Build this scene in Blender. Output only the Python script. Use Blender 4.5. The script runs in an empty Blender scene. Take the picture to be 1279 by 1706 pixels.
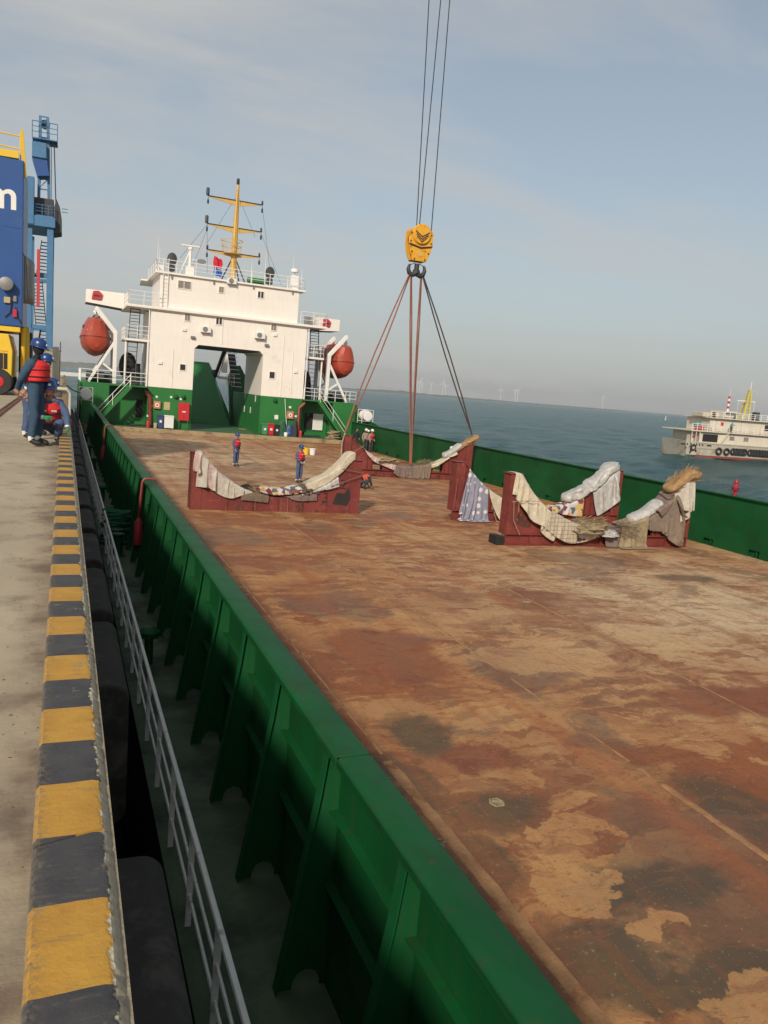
import bpy, bmesh, math, random
from mathutils import Vector, Matrix, noise
import numpy as np
R = math.radians
random.seed(7)
SC = bpy.context.scene
COL = SC.collection
# ---------------------------------------------------------------- camera
F_PX, CX, CY = 1320.0, 639.5, 853.0
ROLL = math.atan(.079); PITCH = math.atan(201.0 / F_PX); YAW = R(22.388)
CAM_Z = 1.5
fwd = Vector((math.sin(YAW)*math.cos(PITCH), math.cos(YAW)*math.cos(PITCH), -math.sin(PITCH)))
r0 = Vector((math.cos(YAW), -math.sin(YAW), 0)); u0 = r0.cross(fwd)
rgt = math.cos(ROLL)*r0 + math.sin(ROLL)*u0
upv = -math.sin(ROLL)*r0 + math.cos(ROLL)*u0
cd = bpy.data.cameras.new('camera'); cam = bpy.data.objects.new('camera', cd); COL.objects.link(cam)
M = Matrix.Identity(4)
for i, v in enumerate((rgt, upv, -fwd)):
    for j in range(3): M[j][i] = v[j]
M.translation = (0, 0, CAM_Z)
cam.matrix_world = M
cd.sensor_fit = 'HORIZONTAL'; cd.sensor_width = 36.0; cd.lens = F_PX/1279.0*36.0
cd.clip_start = .05; cd.clip_end = 60000
SC.camera = cam
# ---------------------------------------------------------------- sky, sun, exposure
SUN_DIR = Vector((-.66, -1.0, .75)).normalized()
SC.view_settings.view_transform = 'Standard'
SC.view_settings.look = 'None'
SC.view_settings.exposure = -0.05
SC.view_settings.gamma = 1.0
wd = bpy.data.worlds.new('World'); SC.world = wd; wd.use_nodes = True
nt = wd.node_tree; nt.nodes.clear()
def wn(t, **k):
    n = nt.nodes.new(t)
    for a, b in k.items(): setattr(n, a, b)
    return n
out = wn('ShaderNodeOutputWorld'); bg = wn('ShaderNodeBackground'); bg.inputs[1].default_value = .115
sky = wn('ShaderNodeTexSky', sky_type='NISHITA', sun_disc=False)
sky.sun_elevation = math.asin(SUN_DIR.z); sky.sun_rotation = math.atan2(SUN_DIR.x, SUN_DIR.y)
sky.air_density = 1.1; sky.dust_density = 1.6; sky.ozone_density = 2.0; sky.altitude = 0
tc = wn('ShaderNodeTexCoord'); sep = wn('ShaderNodeSeparateXYZ'); nt.links.new(tc.outputs['Generated'], sep.inputs[0])
def wmath(op, a, b=None, c=None):
    n = wn('ShaderNodeMath', operation=op)
    for i, v in enumerate((a, b, c)):
        if v is None: continue
        if hasattr(v, 'links'): nt.links.new(v, n.inputs[i])
        else: n.inputs[i].default_value = v
    return n.outputs[0]
zz = wmath('ADD', wmath('MAXIMUM', sep.outputs[2], 0.0), .16)
comb = wn('ShaderNodeCombineXYZ')
nt.links.new(wmath('DIVIDE', sep.outputs[0], zz), comb.inputs[0])
nt.links.new(wmath('DIVIDE', sep.outputs[1], zz), comb.inputs[1])
mp = wn('ShaderNodeMapping'); mp.inputs['Rotation'].default_value = (0, 0, R(24)); mp.inputs['Scale'].default_value = (.55, 1.5, 1)
mp.inputs['Location'].default_value = (2.3, .7, 0)
nt.links.new(comb.outputs[0], mp.inputs[0])
nz = wn('ShaderNodeTexNoise'); nz.inputs['Scale'].default_value = 1.1; nz.inputs['Detail'].default_value = 7; nz.inputs['Roughness'].default_value = .58
nz.inputs['Distortion'].default_value = .5
nt.links.new(mp.outputs[0], nz.inputs['Vector'])
nz2 = wn('ShaderNodeTexNoise'); nz2.inputs['Scale'].default_value = .45; nz2.inputs['Detail'].default_value = 3
nt.links.new(comb.outputs[0], nz2.inputs['Vector'])
rp = wn('ShaderNodeValToRGB'); rp.color_ramp.elements[0].position = .485; rp.color_ramp.elements[1].position = .66
nt.links.new(wmath('ADD', wmath('MULTIPLY', nz.outputs[0], .62), wmath('MULTIPLY', nz2.outputs[0], .42)), rp.inputs[0])
west = wmath('MULTIPLY', wmath('MAXIMUM', wmath('SUBTRACT', .35, sep.outputs[0]), 0.0), .30)
cloudfac = wmath('MINIMUM', wmath('ADD', wmath('MULTIPLY', rp.outputs[0], .62), wmath('ADD', west, .24)), .9)
# haze veil: a thin even overcast low over the horizon
veil = wmath('MULTIPLY', wmath('POWER', wmath('SUBTRACT', 1.0, wmath('MINIMUM', wmath('MAXIMUM', sep.outputs[2], 0.0), 1.0)), 5.0), .74)
mx0 = wn('ShaderNodeMixRGB'); mx0.inputs[2].default_value = (3.7, 4.05, 4.15, 1)
nt.links.new(veil, mx0.inputs[0]); nt.links.new(sky.outputs[0], mx0.inputs[1])
mx = wn('ShaderNodeMixRGB'); mx.inputs[2].default_value = (5.0, 4.95, 4.75, 1)
nt.links.new(cloudfac, mx.inputs[0]); nt.links.new(mx0.outputs[0], mx.inputs[1])
hs_ = wn('ShaderNodeHueSaturation'); hs_.inputs['Saturation'].default_value = .86; hs_.inputs['Hue'].default_value = .49; nt.links.new(mx.outputs[0], hs_.inputs['Color']); nt.links.new(hs_.outputs[0], bg.inputs[0]); nt.links.new(bg.outputs[0], out.inputs[0])
sl = bpy.data.lights.new('sun', 'SUN'); sl.energy = 3.95; sl.angle = R(3.5); sl.color = (1.0, .88, .72)
sun = bpy.data.objects.new('sun', sl); COL.objects.link(sun)
sun.rotation_euler = SUN_DIR.to_track_quat('Z', 'Y').to_euler(); sun.location = (0, 0, 60)

# ---------------------------------------------------------------- ship frame (the vessel lists half a degree to starboard)
LIST = R(.55)
P0 = Vector((2, 0, -3.25))
LM = Matrix.Translation(P0) @ Matrix.Rotation(LIST, 4, 'Y') @ Matrix.Translation(-P0)
LMI = LM.inverted()
def ray(x, y): return fwd + rgt*((x-CX)/F_PX) - upv*((y-CY)/F_PX)
def wpt(x, y, ax, val):
    v = ray(x, y); c = Vector((0, 0, CAM_Z)); return c + v*((val-c[ax])/v[ax])
def spt(x, y, ax, val):
    c = LMI @ Vector((0, 0, CAM_Z)); v = LMI.to_3x3() @ ray(x, y); return c + v*((val-c[ax])/v[ax])
def sp(x, y, Y=68.0):
    p = spt(x, y, 1, Y); return p.x, p.z
def wp(x, y, Y):
    p = wpt(x, y, 1, Y); return p.x, p.z

# ---------------------------------------------------------------- materials
MATS = {}
def newmat(name):
    m = bpy.data.materials.new(name); m.use_nodes = True; MATS[name] = m
    return m, m.node_tree, m.node_tree.nodes['Principled BSDF']
class NT:
    def __init__(s, nt): s.nt = nt
    def n(s, t, **k):
        n = s.nt.nodes.new(t)
        for a, b in k.items(): setattr(n, a, b)
        return n
    def l(s, a, b): s.nt.links.new(a, b)
    def m(s, op, a, b=None, c=None, clamp=False):
        n = s.n('ShaderNodeMath', operation=op); n.use_clamp = clamp
        for i, v in enumerate((a, b, c)):
            if v is None: continue
            if hasattr(v, 'links'): s.l(v, n.inputs[i])
            else: n.inputs[i].default_value = v
        return n.outputs[0]
    def noise(s, vec, scale, detail=4, rough=.55, dist=0, sc=None, loc=None, out=0):
        if sc or loc:
            mp = s.n('ShaderNodeMapping')
            if sc: mp.inputs['Scale'].default_value = sc
            if loc: mp.inputs['Location'].default_value = loc
            s.l(vec, mp.inputs[0]); vec = mp.outputs[0]
        t = s.n('ShaderNodeTexNoise'); t.inputs['Scale'].default_value = scale; t.inputs['Detail'].default_value = detail
        t.inputs['Roughness'].default_value = rough; t.inputs['Distortion'].default_value = dist
        s.l(vec, t.inputs['Vector']); return t.outputs[out]
    def ramp(s, fac, a, b, inv=False):
        r = s.n('ShaderNodeMapRange'); r.clamp = True
        r.inputs[1].default_value = a; r.inputs[2].default_value = b
        r.inputs[3].default_value = 1 if inv else 0; r.inputs[4].default_value = 0 if inv else 1
        s.l(fac, r.inputs[0]); return r.outputs[0]
    def mix(s, fac, a, b):
        n = s.n('ShaderNodeMixRGB')
        for i, v in enumerate((fac, a, b)):
            if hasattr(v, 'links'): s.l(v, n.inputs[i])
            elif i == 0: n.inputs[0].default_value = v
            else: n.inputs[i].default_value = (*v, 1) if len(v) == 3 else v
        return n.outputs[0]
    def bump(s, h, strength, dist, bsdf, normal=None):
        b = s.n('ShaderNodeBump'); b.inputs['Strength'].default_value = strength; b.inputs['Distance'].default_value = dist
        s.l(h, b.inputs['Height'])
        if normal is not None: s.l(normal, b.inputs['Normal'])
        s.l(b.outputs[0], bsdf.inputs['Normal']); return b.outputs[0]
def coords(N, kind='Object'):
    if kind == 'Position': return N.n('ShaderNodeNewGeometry').outputs['Position']
    return N.n('ShaderNodeTexCoord').outputs[kind]
def paint(name, col, rough=.5, metal=0, var=.22, scale=1.5, dirt=None, dlo=.58, dhi=.72, dscale=1.2, streak=0, bump=.15, bscale=40, kind='Object', spec=None):
    """painted or plain surface: tone drift, shaped dirt or rust, optional runs down the face, fine relief"""
    m, t, b = newmat(name); N = NT(t); v = coords(N, kind)
    n1 = N.noise(v, scale, 5, .6); n2 = N.noise(v, scale*9, 3, .6)
    f = N.m('ADD', N.m('MULTIPLY', n1, .7), N.m('MULTIPLY', n2, .3))
    lo = tuple(c*(1-var) for c in col); hi = tuple(min(.95, c*(1+var)) for c in col)
    c = N.mix(N.ramp(f, .3, .7), lo, hi)
    if streak:
        st = N.noise(v, 2.2, 4, .6, sc=(3.5, 3.5, .22)); c = N.mix(N.m('MULTIPLY', N.ramp(st, .5, .75), streak), c, tuple(x*.55 for x in (dirt or col)))
    rr = rough
    if dirt:
        d = N.noise(v, dscale, 8, .65, .3); df = N.ramp(d, dlo, dhi); c = N.mix(df, c, dirt)
        rr = N.m('ADD', N.m('MULTIPLY', df, .25), rough, clamp=True)
    N.l(c, b.inputs['Base Color'])
    if hasattr(rr, 'links'): N.l(rr, b.inputs['Roughness'])
    else:
        N.l(N.m('ADD', N.m('MULTIPLY', n2, .2), rough-.1), b.inputs['Roughness'])
    b.inputs['Metallic'].default_value = metal
    if spec is not None: b.inputs['Specular IOR Level'].default_value = spec
    if bump: N.bump(N.noise(v, bscale, 4, .6), bump, .02, b)
    return m
def mat_green(name, col, rust=.5):
    m, t, b = newmat(name); N = NT(t); v = coords(N)
    n1 = N.noise(v, .5, 5, .6); n2 = N.noise(v, 5, 5, .65); n3 = N.noise(v, 38, 4, .65)
    c = N.mix(N.ramp(n1, .32, .68), tuple(x*.72 for x in col), tuple(x*1.22 for x in col))
    over = N.noise(v, .9, 2, .4, sc=(1, .35, 1.6), loc=(7, 3, 1)); c = N.mix(N.m('MULTIPLY', N.ramp(over, .54, .56), .35), c, (col[0]*1.7, col[1]*1.15, col[2]*1.5))
    dirt = N.noise(v, 1.4, 8, .68, .3); c = N.mix(N.m('MULTIPLY', N.ramp(dirt, .52, .72), .55), c, (col[0]*.9+.012, col[1]*.42, col[2]*.6))
    st = N.noise(v, 2.6, 5, .6, sc=(3, 3, .16)); c = N.mix(N.m('MULTIPLY', N.ramp(st, .55, .74), .5*rust), c, (.060, .040, .022))
    chip = N.noise(v, 9, 7, .72, loc=(2, 5, 8)); cm = N.m('MULTIPLY', N.ramp(chip, .655, .67), N.ramp(n1, .44, .60)); c = N.mix(N.m('MULTIPLY', cm, rust*1.5, clamp=True), c, (.105, .042, .020))
    N.l(c, b.inputs['Base Color']); N.l(N.m('ADD', N.m('MULTIPLY', n2, .22), N.m('ADD', N.m('MULTIPLY', cm, .3), .42)), b.inputs['Roughness'])
    b.inputs['Specular IOR Level'].default_value = .18
    N.bump(N.m('ADD', N.m('MULTIPLY', n1, 1.6), N.m('ADD', N.m('MULTIPLY', n2, .35), N.m('ADD', N.m('MULTIPLY', n3, .12), N.m('MULTIPLY', cm, -.5)))), .30, .03, b)
mat_green('green_paint', (.005, .078, .022), .6)
paint('green_wall', (.020, .16, .035), .45, var=.14, scale=.5, dirt=(.03, .09, .03), dlo=.64, dhi=.85, streak=.25, bump=.04, bscale=4)
paint('green_deck', (.035, .13, .05), .6, var=.25, scale=1.2, dirt=(.13, .11, .06), dlo=.50, dhi=.66, dscale=.6)
paint('hull_paint', (.012, .03, .022), .6, var=.3, dirt=(.06, .03, .02))
paint('side_deck', (.075, .115, .062), .7, var=.3, scale=1.1, dirt=(.05, .065, .045), dlo=.48, dhi=.62, dscale=.9, kind='Position')
paint('cream_white', (.80, .755, .70), .45, var=.03, scale=.4, dirt=(.58, .49, .40), dlo=.60, dhi=.82, dscale=.7, streak=.12, bump=.10, bscale=.9)
paint('white_paint', (.74, .73, .70), .45, var=.06, dirt=(.40, .30, .22), dlo=.66, dhi=.80, dscale=2.5)
paint('grey_rail', (.78, .78, .75), .5, var=.12, dirt=(.22, .16, .11), dlo=.60, dhi=.75, dscale=5)
paint('dark_metal', (.035, .036, .04), .55, var=.3)
paint('black_rubber', (.022, .022, .024), .75, var=.35, scale=2.0, dirt=(.07, .065, .055), dlo=.60, dhi=.76, dscale=2.5, bump=.3, bscale=25)
paint('fender_rubber', (.034, .030, .027), .95, var=.3, scale=1.5, dirt=(.10, .09, .075), dlo=.52, dhi=.70, dscale=2.2, bump=.35, bscale=14, kind='Position')
paint('yellow_steel', (.62, .33, .04), .45, var=.1, dirt=(.16, .08, .03), dlo=.62, dhi=.75, dscale=2)
paint('mast_yellow', (.60, .38, .10), .5, var=.1, dirt=(.30, .15, .06), dlo=.6, dhi=.74, dscale=1.5)
paint('hook_yellow', (.72, .36, .025), .42, var=.08, dirt=(.20, .085, .02), dlo=.54, dhi=.68, dscale=2.6, streak=.4)
paint('crane_yellow', (.72, .47, .03), .4, var=.06, dirt=(.3, .19, .05), dlo=.66, dhi=.8, dscale=2)
paint('crane_blue', (.055, .17, .33), .5, var=.12, dirt=(.09, .15, .22), dlo=.58, dhi=.74, dscale=.8, streak=.2)
paint('housing_blue', (.018, .075, .26), .4, var=.1, scale=.5, dirt=(.03, .08, .2), dlo=.6, dhi=.8)
paint('red_paint', (.50, .02, .03), .4, var=.1)
paint('lamp_red', (.24, .015, .03), .5, var=.2)
paint('signal_red', (.46, .035, .045), .45, var=.15)
paint('pipe_red', (.22, .035, .025), .5, var=.2, dirt=(.12, .05, .03), dlo=.5, dhi=.7)
paint("boat_red", (.36, .052, .028), .38, var=.12, dirt=(.24, .05, .03), dlo=.58, dhi=.75, dscale=1.2)
paint('boat_dark', (.13, .025, .018), .5, var=.2)
paint('steel_grey', (.22, .22, .22), .5, metal=.3, var=.15)
paint('glass_dark', (.035, .033, .03), .15, var=.3, scale=.8, bump=0)
paint('glass_grey', (.22, .20, .18), .25, var=.25, scale=2.5, bump=0)
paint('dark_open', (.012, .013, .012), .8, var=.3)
paint('plain_white', (.72, .72, .70), .5, var=.05)
paint('orange_box', (.52, .20, .12), .5, var=.1)
paint('beige_panel', (.42, .34, .18), .6, var=.15)
paint('bin_green', (.05, .22, .10), .5); paint('bin_black', (.02, .02, .022), .5); paint('bin_blue', (.03, .06, .18), .5)
paint('bag_green', (.02, .09, .05), .8, var=.4, scale=4)
paint('rope_tan', (.30, .23, .15), .9, var=.4, scale=6); paint('wire_dark', (.03, .03, .035), .5)
paint('sling_rust', (.25, .105, .075), .85, var=.25, scale=3); paint('sling_dark', (.055, .035, .035), .85, var=.25)
paint('coverall', (.060, .095, .19), .9, var=.22, scale=5, dirt=(.05, .07, .13), dlo=.55, dhi=.7, dscale=6, bump=.35, bscale=22)
paint('coverall_dark', (.030, .065, .115), .9, var=.2, scale=5, bump=.35, bscale=22)
paint('vest_red', (.62, .02, .025), .75, var=.15, scale=8, bump=.3, bscale=30)
paint('vest_orange', (.62, .10, .04), .75, var=.15, scale=8)
paint('helmet_blue', (.012, .042, .17), .3, var=.05, bump=0); paint('helmet_white', (.78, .77, .74), .35, var=.05, bump=0)
paint('skin', (.36, .20, .135), .55, var=.1, scale=8, bump=.05); paint('boots', (.022, .017, .016), .7, var=.3)
paint('mask_black', (.012, .012, .014), .85, var=.3); paint('jacket_black', (.018, .02, .022), .85); paint('jacket_tan', (.30, .24, .20), .85)
paint('trousers_dark', (.04, .045, .05), .9); paint('reflective', (.70, .70, .68), .5, var=.1); paint('glove_green', (.03, .20, .10), .8)
paint('hair_black', (.012, .011, .010), .6)
paint('flag_red', (.55, .02, .04), .8, var=.1); paint('flag_blue', (.03, .12, .45), .8, var=.1)
paint('vessel_grey', (.40, .37, .31), .6, var=.12, scale=.6, dirt=(.24, .16, .10), dlo=.56, dhi=.74, dscale=.5, streak=.3)
paint('vessel_white', (.60, .55, .46), .55, var=.08, scale=.5, dirt=(.42, .30, .20), dlo=.58, dhi=.78, dscale=.7, streak=.3)
paint('vessel_yellow', (.50, .43, .13), .5); paint('antifoul_red', (.25, .05, .04), .7); paint('teal_paint', (.05, .25, .25), .5)
paint('concrete_block', (.32, .27, .18), .85, var=.2, scale=1.5)
paint('post_grey', (.48, .45, .36), .7, var=.12, scale=2)
paint('number_black', (.025, .018, .018), .7, var=.3)

def mat_red_steel():
    m, t, b = newmat('cradle_red'); N = NT(t); v = coords(N)
    n1 = N.noise(v, .9, 6, .62); n2 = N.noise(v, 7, 4, .6)
    c = N.mix(N.ramp(n1, .35, .68), (.135, .022, .018), (.215, .040, .032))
    rust = N.noise(v, 1.7, 8, .7, .4)
    c = N.mix(N.ramp(rust, .575, .62), c, (.075, .030, .022))
    c = N.mix(N.m('MULTIPLY', N.ramp(n2, .58, .68), .5), c, (.30, .13, .08))
    st = N.noise(v, 2.4, 4, .6, sc=(4, 4, .25)); c = N.mix(N.m('MULTIPLY', N.ramp(st, .55, .75), .45), c, (.09, .035, .025))
    N.l(c, b.inputs['Base Color']); b.inputs['Roughness'].default_value = .62
    N.bump(N.noise(v, 18, 5, .65), .25, .02, b)
mat_red_steel()

def mat_deck():
    m, t, b = newmat('deck_steel'); N = NT(t); v = coords(N, 'Position')
    wob = N.noise(v, .45, 5, .6, out=1)
    vm = N.n('ShaderNodeVectorMath', operation='MULTIPLY_ADD'); N.l(wob, vm.inputs[0]); vm.inputs[1].default_value = (1.7, 1.7, 0); N.l(v, vm.inputs[2])
    w = vm.outputs[0]
    sepn = N.n('ShaderNodeSeparateXYZ'); N.l(v, sepn.inputs[0]); X, Y = sepn.outputs[0], sepn.outputs[1]
    big = N.noise(w, .13, 4, .55); mid = N.noise(w, .42, 8, .66); fine = N.noise(v, 7, 7, .72); grit = N.noise(v, 55, 3, .7)
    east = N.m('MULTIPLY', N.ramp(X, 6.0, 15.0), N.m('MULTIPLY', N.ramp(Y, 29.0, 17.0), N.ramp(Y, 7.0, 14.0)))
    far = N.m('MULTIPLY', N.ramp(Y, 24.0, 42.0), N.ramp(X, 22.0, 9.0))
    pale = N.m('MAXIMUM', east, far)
    # rust brown plates, soft cloudy
    base = N.mix(N.ramp(mid, .34, .66), (.205, .058, .020), (.325, .122, .042))
    base = N.mix(N.m('MULTIPLY', N.ramp(big, .38, .62), .60), base, (.285, .084, .022))
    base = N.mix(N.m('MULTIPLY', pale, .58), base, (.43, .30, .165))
    # dull tan film, feathered by its own grain
    film = N.noise(w, .46, 10, .62, .2, sc=(.8, 1.0, 1), loc=(3.3, 17, 0)); fm = N.m('MULTIPLY', N.m('ADD', N.m('MULTIPLY', N.ramp(N.m('ADD', film, N.m('MULTIPLY', pale, .06)), .505, .525), .62), N.m('MULTIPLY', N.ramp(N.m('ADD', film, N.m('MULTIPLY', pale, .06)), .46, .60), .38)), 1.0)
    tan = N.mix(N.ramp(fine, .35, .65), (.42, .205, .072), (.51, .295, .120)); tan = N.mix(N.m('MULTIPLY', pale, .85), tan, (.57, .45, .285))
    base = N.mix(N.m('MULTIPLY', fm, .56), base, tan)
    # each plate has weathered a little differently
    oi = N.n('ShaderNodeObjectInfo').outputs['Random']; base = N.mix(N.m('MULTIPLY', N.ramp(oi, .55, 1.0), .38), base, (.43, .27, .125)); base = N.mix(N.m('MULTIPLY', N.ramp(oi, .40, .0), .35), base, (.20, .075, .032))
    # a litter of small crisp flakes, lying athwart
    fl2 = N.noise(w, 1.9, 6, .58, sc=(.62, 1.25, 1), loc=(17, 53, 0)); dens = N.m('ADD', N.m('MULTIPLY', pale, .03), N.m('MULTIPLY', N.m('SUBTRACT', big, .5), .12))
    base = N.mix(N.m('MULTIPLY', N.ramp(N.m('ADD', fl2, dens), .545, .556), .62), base, tan)
    fl3 = N.noise(w, 2.6, 6, .60, sc=(.55, 1.35, 1), loc=(61, 13, 0)); base = N.mix(N.m('MULTIPLY', N.ramp(N.m('SUBTRACT', fl3, dens), .560, .572), .60), base, (.19, .068, .028))
    # maroon fields
    mar = N.noise(w, .17, 6, .6, loc=(13.2, 4.1, 0)); base = N.mix(N.m('MULTIPLY', N.ramp(mar, .55, .66), .55), base, (.155, .045, .028))
    # crisp edged flakes only here and there
    where = N.ramp(N.noise(v, .22, 2, .5, loc=(9, 9, 0)), .38, .54)
    sc1 = N.noise(w, .55, 6, .55, sc=(.7, 1.0, 1), loc=(43, 7, 0)); base = N.mix(N.m('MULTIPLY', N.m('MULTIPLY', N.ramp(sc1, .53, .545), where), .70), base, tan)
    sc4 = N.noise(w, 1.1, 7, .6, sc=(.6, 1.1, 1), loc=(77, 31, 0)); base = N.mix(N.m('MULTIPLY', N.m('MULTIPLY', N.ramp(sc4, .56, .575), N.ramp(N.noise(v, .3, 2, .5, loc=(19, 29, 0)), .42, .58)), .60), base, (.17, .072, .038))
    # damp grey brown stains, broad, gathered at the near end
    gg = N.noise(w, .24, 7, .58, loc=(31, 7, 0)); ggm = N.m('ADD', gg, N.m('MULTIPLY', N.ramp(Y, 12.0, 5.0), .105))
    gmask = N.ramp(ggm, .590, .606); base = N.mix(N.m('MULTIPLY', gmask, .45), base, (.10, .070, .040))
    def blobs(lst, lo, hi):
        dm = None
        for (cx_, cy_, rx, ry) in lst:
            vs_ = N.n('ShaderNodeVectorMath', operation='SUBTRACT'); N.l(w2, vs_.inputs[0]); vs_.inputs[1].default_value = (cx_, cy_, 0)
            vd = N.n('ShaderNodeVectorMath', operation='MULTIPLY'); N.l(vs_.outputs[0], vd.inputs[0]); vd.inputs[1].default_value = (1/rx, 1/ry, 0)
            ln = N.n('ShaderNodeVectorMath', operation='LENGTH'); N.l(vd.outputs[0], ln.inputs[0]); dm = ln.outputs['Value'] if dm is None else N.m('MINIMUM', dm, ln.outputs['Value'])
        return N.ramp(dm, hi, lo)
    wv = N.noise(v, 1.1, 8, .62, out=1); wa = N.n('ShaderNodeVectorMath', operation='MULTIPLY_ADD'); N.l(wv, wa.inputs[0]); wa.inputs[1].default_value = (1.5, 1.5, 0); N.l(v, wa.inputs[2])
    wb = N.n('ShaderNodeVectorMath', operation='SUBTRACT'); N.l(wa.outputs[0], wb.inputs[0]); wb.inputs[1].default_value = (.75, .75, 3.25*0); wz = N.n('ShaderNodeVectorMath', operation='MULTIPLY'); N.l(wb.outputs[0], wz.inputs[0]); wz.inputs[1].default_value = (1, 1, 0); w2 = wz.outputs[0]
    bd_ = blobs([(4.75, 9.6, .55, .75), (4.0, 8.3, .35, .9), (4.75, 7.5, .75, .55), (4.1, 6.6, .45, .8), (5.8, 5.75, 1.0, .50), (4.3, 5.0, .8, .55), (5.2, 4.55, 1.1, .35), (7.9, 6.9, .55, .9), (17.6, 18.4, 1.1, .5), (16.9, 15.2, .8, .4)], .70, 1.15)
    base = N.mix(N.m('MULTIPLY', bd_, N.m('ADD', N.m('MULTIPLY', mid, .5), .58), clamp=True), base, (.072, .056, .034))
    bm_ = blobs([(11.2, 9.8, 1.9, .75), (5.3, 8.8, .6, .4), (5.6, 12.9, 1.0, 1.6), (20.5, 13.2, 1.4, .7)], .85, 1.10); base = N.mix(N.m('MULTIPLY', bm_, .72), base, (.165, .045, .026))
    bt_ = blobs([(4.85, 6.0, .34, .50), (5.25, 5.14, .34, .14), (5.5, 6.85, .5, .28), (5.5, 4.2, .5, .3), (6.1, 10.0, .75, .5), (12.4, 13.2, 2.0, 1.0), (8.6, 12.4, 1.5, 1.0), (16, 14.5, 2.6, 1.6)], .95, 1.02); base = N.mix(N.m('MULTIPLY', bt_, .72), base, tan)
    # scuffs athwart, drag marks and rust bleeding along the plates
    sc2 = N.noise(w, 2.2, 7, .66, sc=(.40, 1.5, 1), loc=(8, 2, 0)); base = N.mix(N.m('MULTIPLY', N.ramp(sc2, .53, .60), .55), base, (.20, .085, .042))
    run = N.noise(v, 1.0, 7, .68, sc=(1.8, .14, 1), loc=(5, 5, 0)); base = N.mix(N.m('MULTIPLY', N.ramp(run, .50, .70), .65), base, (.30, .088, .028))
    drag = N.noise(v, 1.0, 3, .5, sc=(16, .22, 1), loc=(1, 3, 0)); base = N.mix(N.m('MULTIPLY', N.ramp(drag, .66, .70), .35), base, (.13, .062, .036))
    dragx = N.noise(w, 1.0, 3, .5, sc=(.30, 9, 1), loc=(6, 1, 0)); base = N.mix(N.m('MULTIPLY', N.ramp(dragx, .66, .70), .30), base, (.15, .072, .040))
    # dark rusty bands beside the plate seams
    dist = None
    for xx in (XSEAM):
        a = N.m('ABSOLUTE', N.m('SUBTRACT', X, xx)); dist = a if dist is None else N.m('MINIMUM', dist, a)
    sm = N.m('MULTIPLY', N.ramp(dist, .34, .0), N.ramp(N.noise(v, 2.0, 6, .65, sc=(1, .4, 1)), .36, .66)); base = N.mix(N.m('MULTIPLY', sm, .70), base, (.17, .066, .030))
    pit = N.noise(v, 16, 5, .72, sc=(.55, 1.3, 1)); base = N.mix(N.m('MULTIPLY', N.ramp(pit, .57, .63), .50), base, (.115, .050, .024)); pit2 = N.noise(v, 24, 4, .7, loc=(4, 4, 0)); base = N.mix(N.m('MULTIPLY', N.ramp(pit2, .62, .66), .35), base, (.50, .36, .20))
    base = N.mix(N.m('MULTIPLY', N.ramp(fine, .52, .70), .50), base, (.14, .060, .028))
    base = N.mix(N.m('MULTIPLY', N.ramp(grit, .58, .72), .40), base, (.085, .042, .025))
    N.l(base, b.inputs['Base Color'])
    rg = N.m('ADD', N.m('MULTIPLY', N.m('SUBTRACT', 1.0, gmask), .20), N.m('ADD', N.m('MULTIPLY', fine, .28), .40)); N.l(rg, b.inputs['Roughness'])
    b.inputs['Specular IOR Level'].default_value = .35
    buck = N.noise(v, .55, 2, .5, loc=(2, 2, 0))
    h = N.m('ADD', N.m('MULTIPLY', fm, .35), N.m('ADD', fine, N.m('ADD', N.m('MULTIPLY', grit, .5), N.m('MULTIPLY', buck, 2.2))))
    N.bump(h, .32, .014, b)
XSEAM = (4.0, 7.35, 10.8, 14.25, 17.7, 21.1)
mat_deck()
paint('weld_rust', (.32, .165, .070), .75, var=.4, scale=3, dirt=(.17, .065, .028), dlo=.52, dhi=.66, dscale=2.2, bump=.4, bscale=30, kind='Position')
paint('deck_spot', (.33, .26, .15), .75, var=.25, scale=9, dirt=(.14, .075, .04), dlo=.52, dhi=.62, dscale=12)
paint('coaming_tan', (.34, .25, .14), .7, var=.2, scale=2, dirt=(.16, .10, .06), dlo=.52, dhi=.66)

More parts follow.
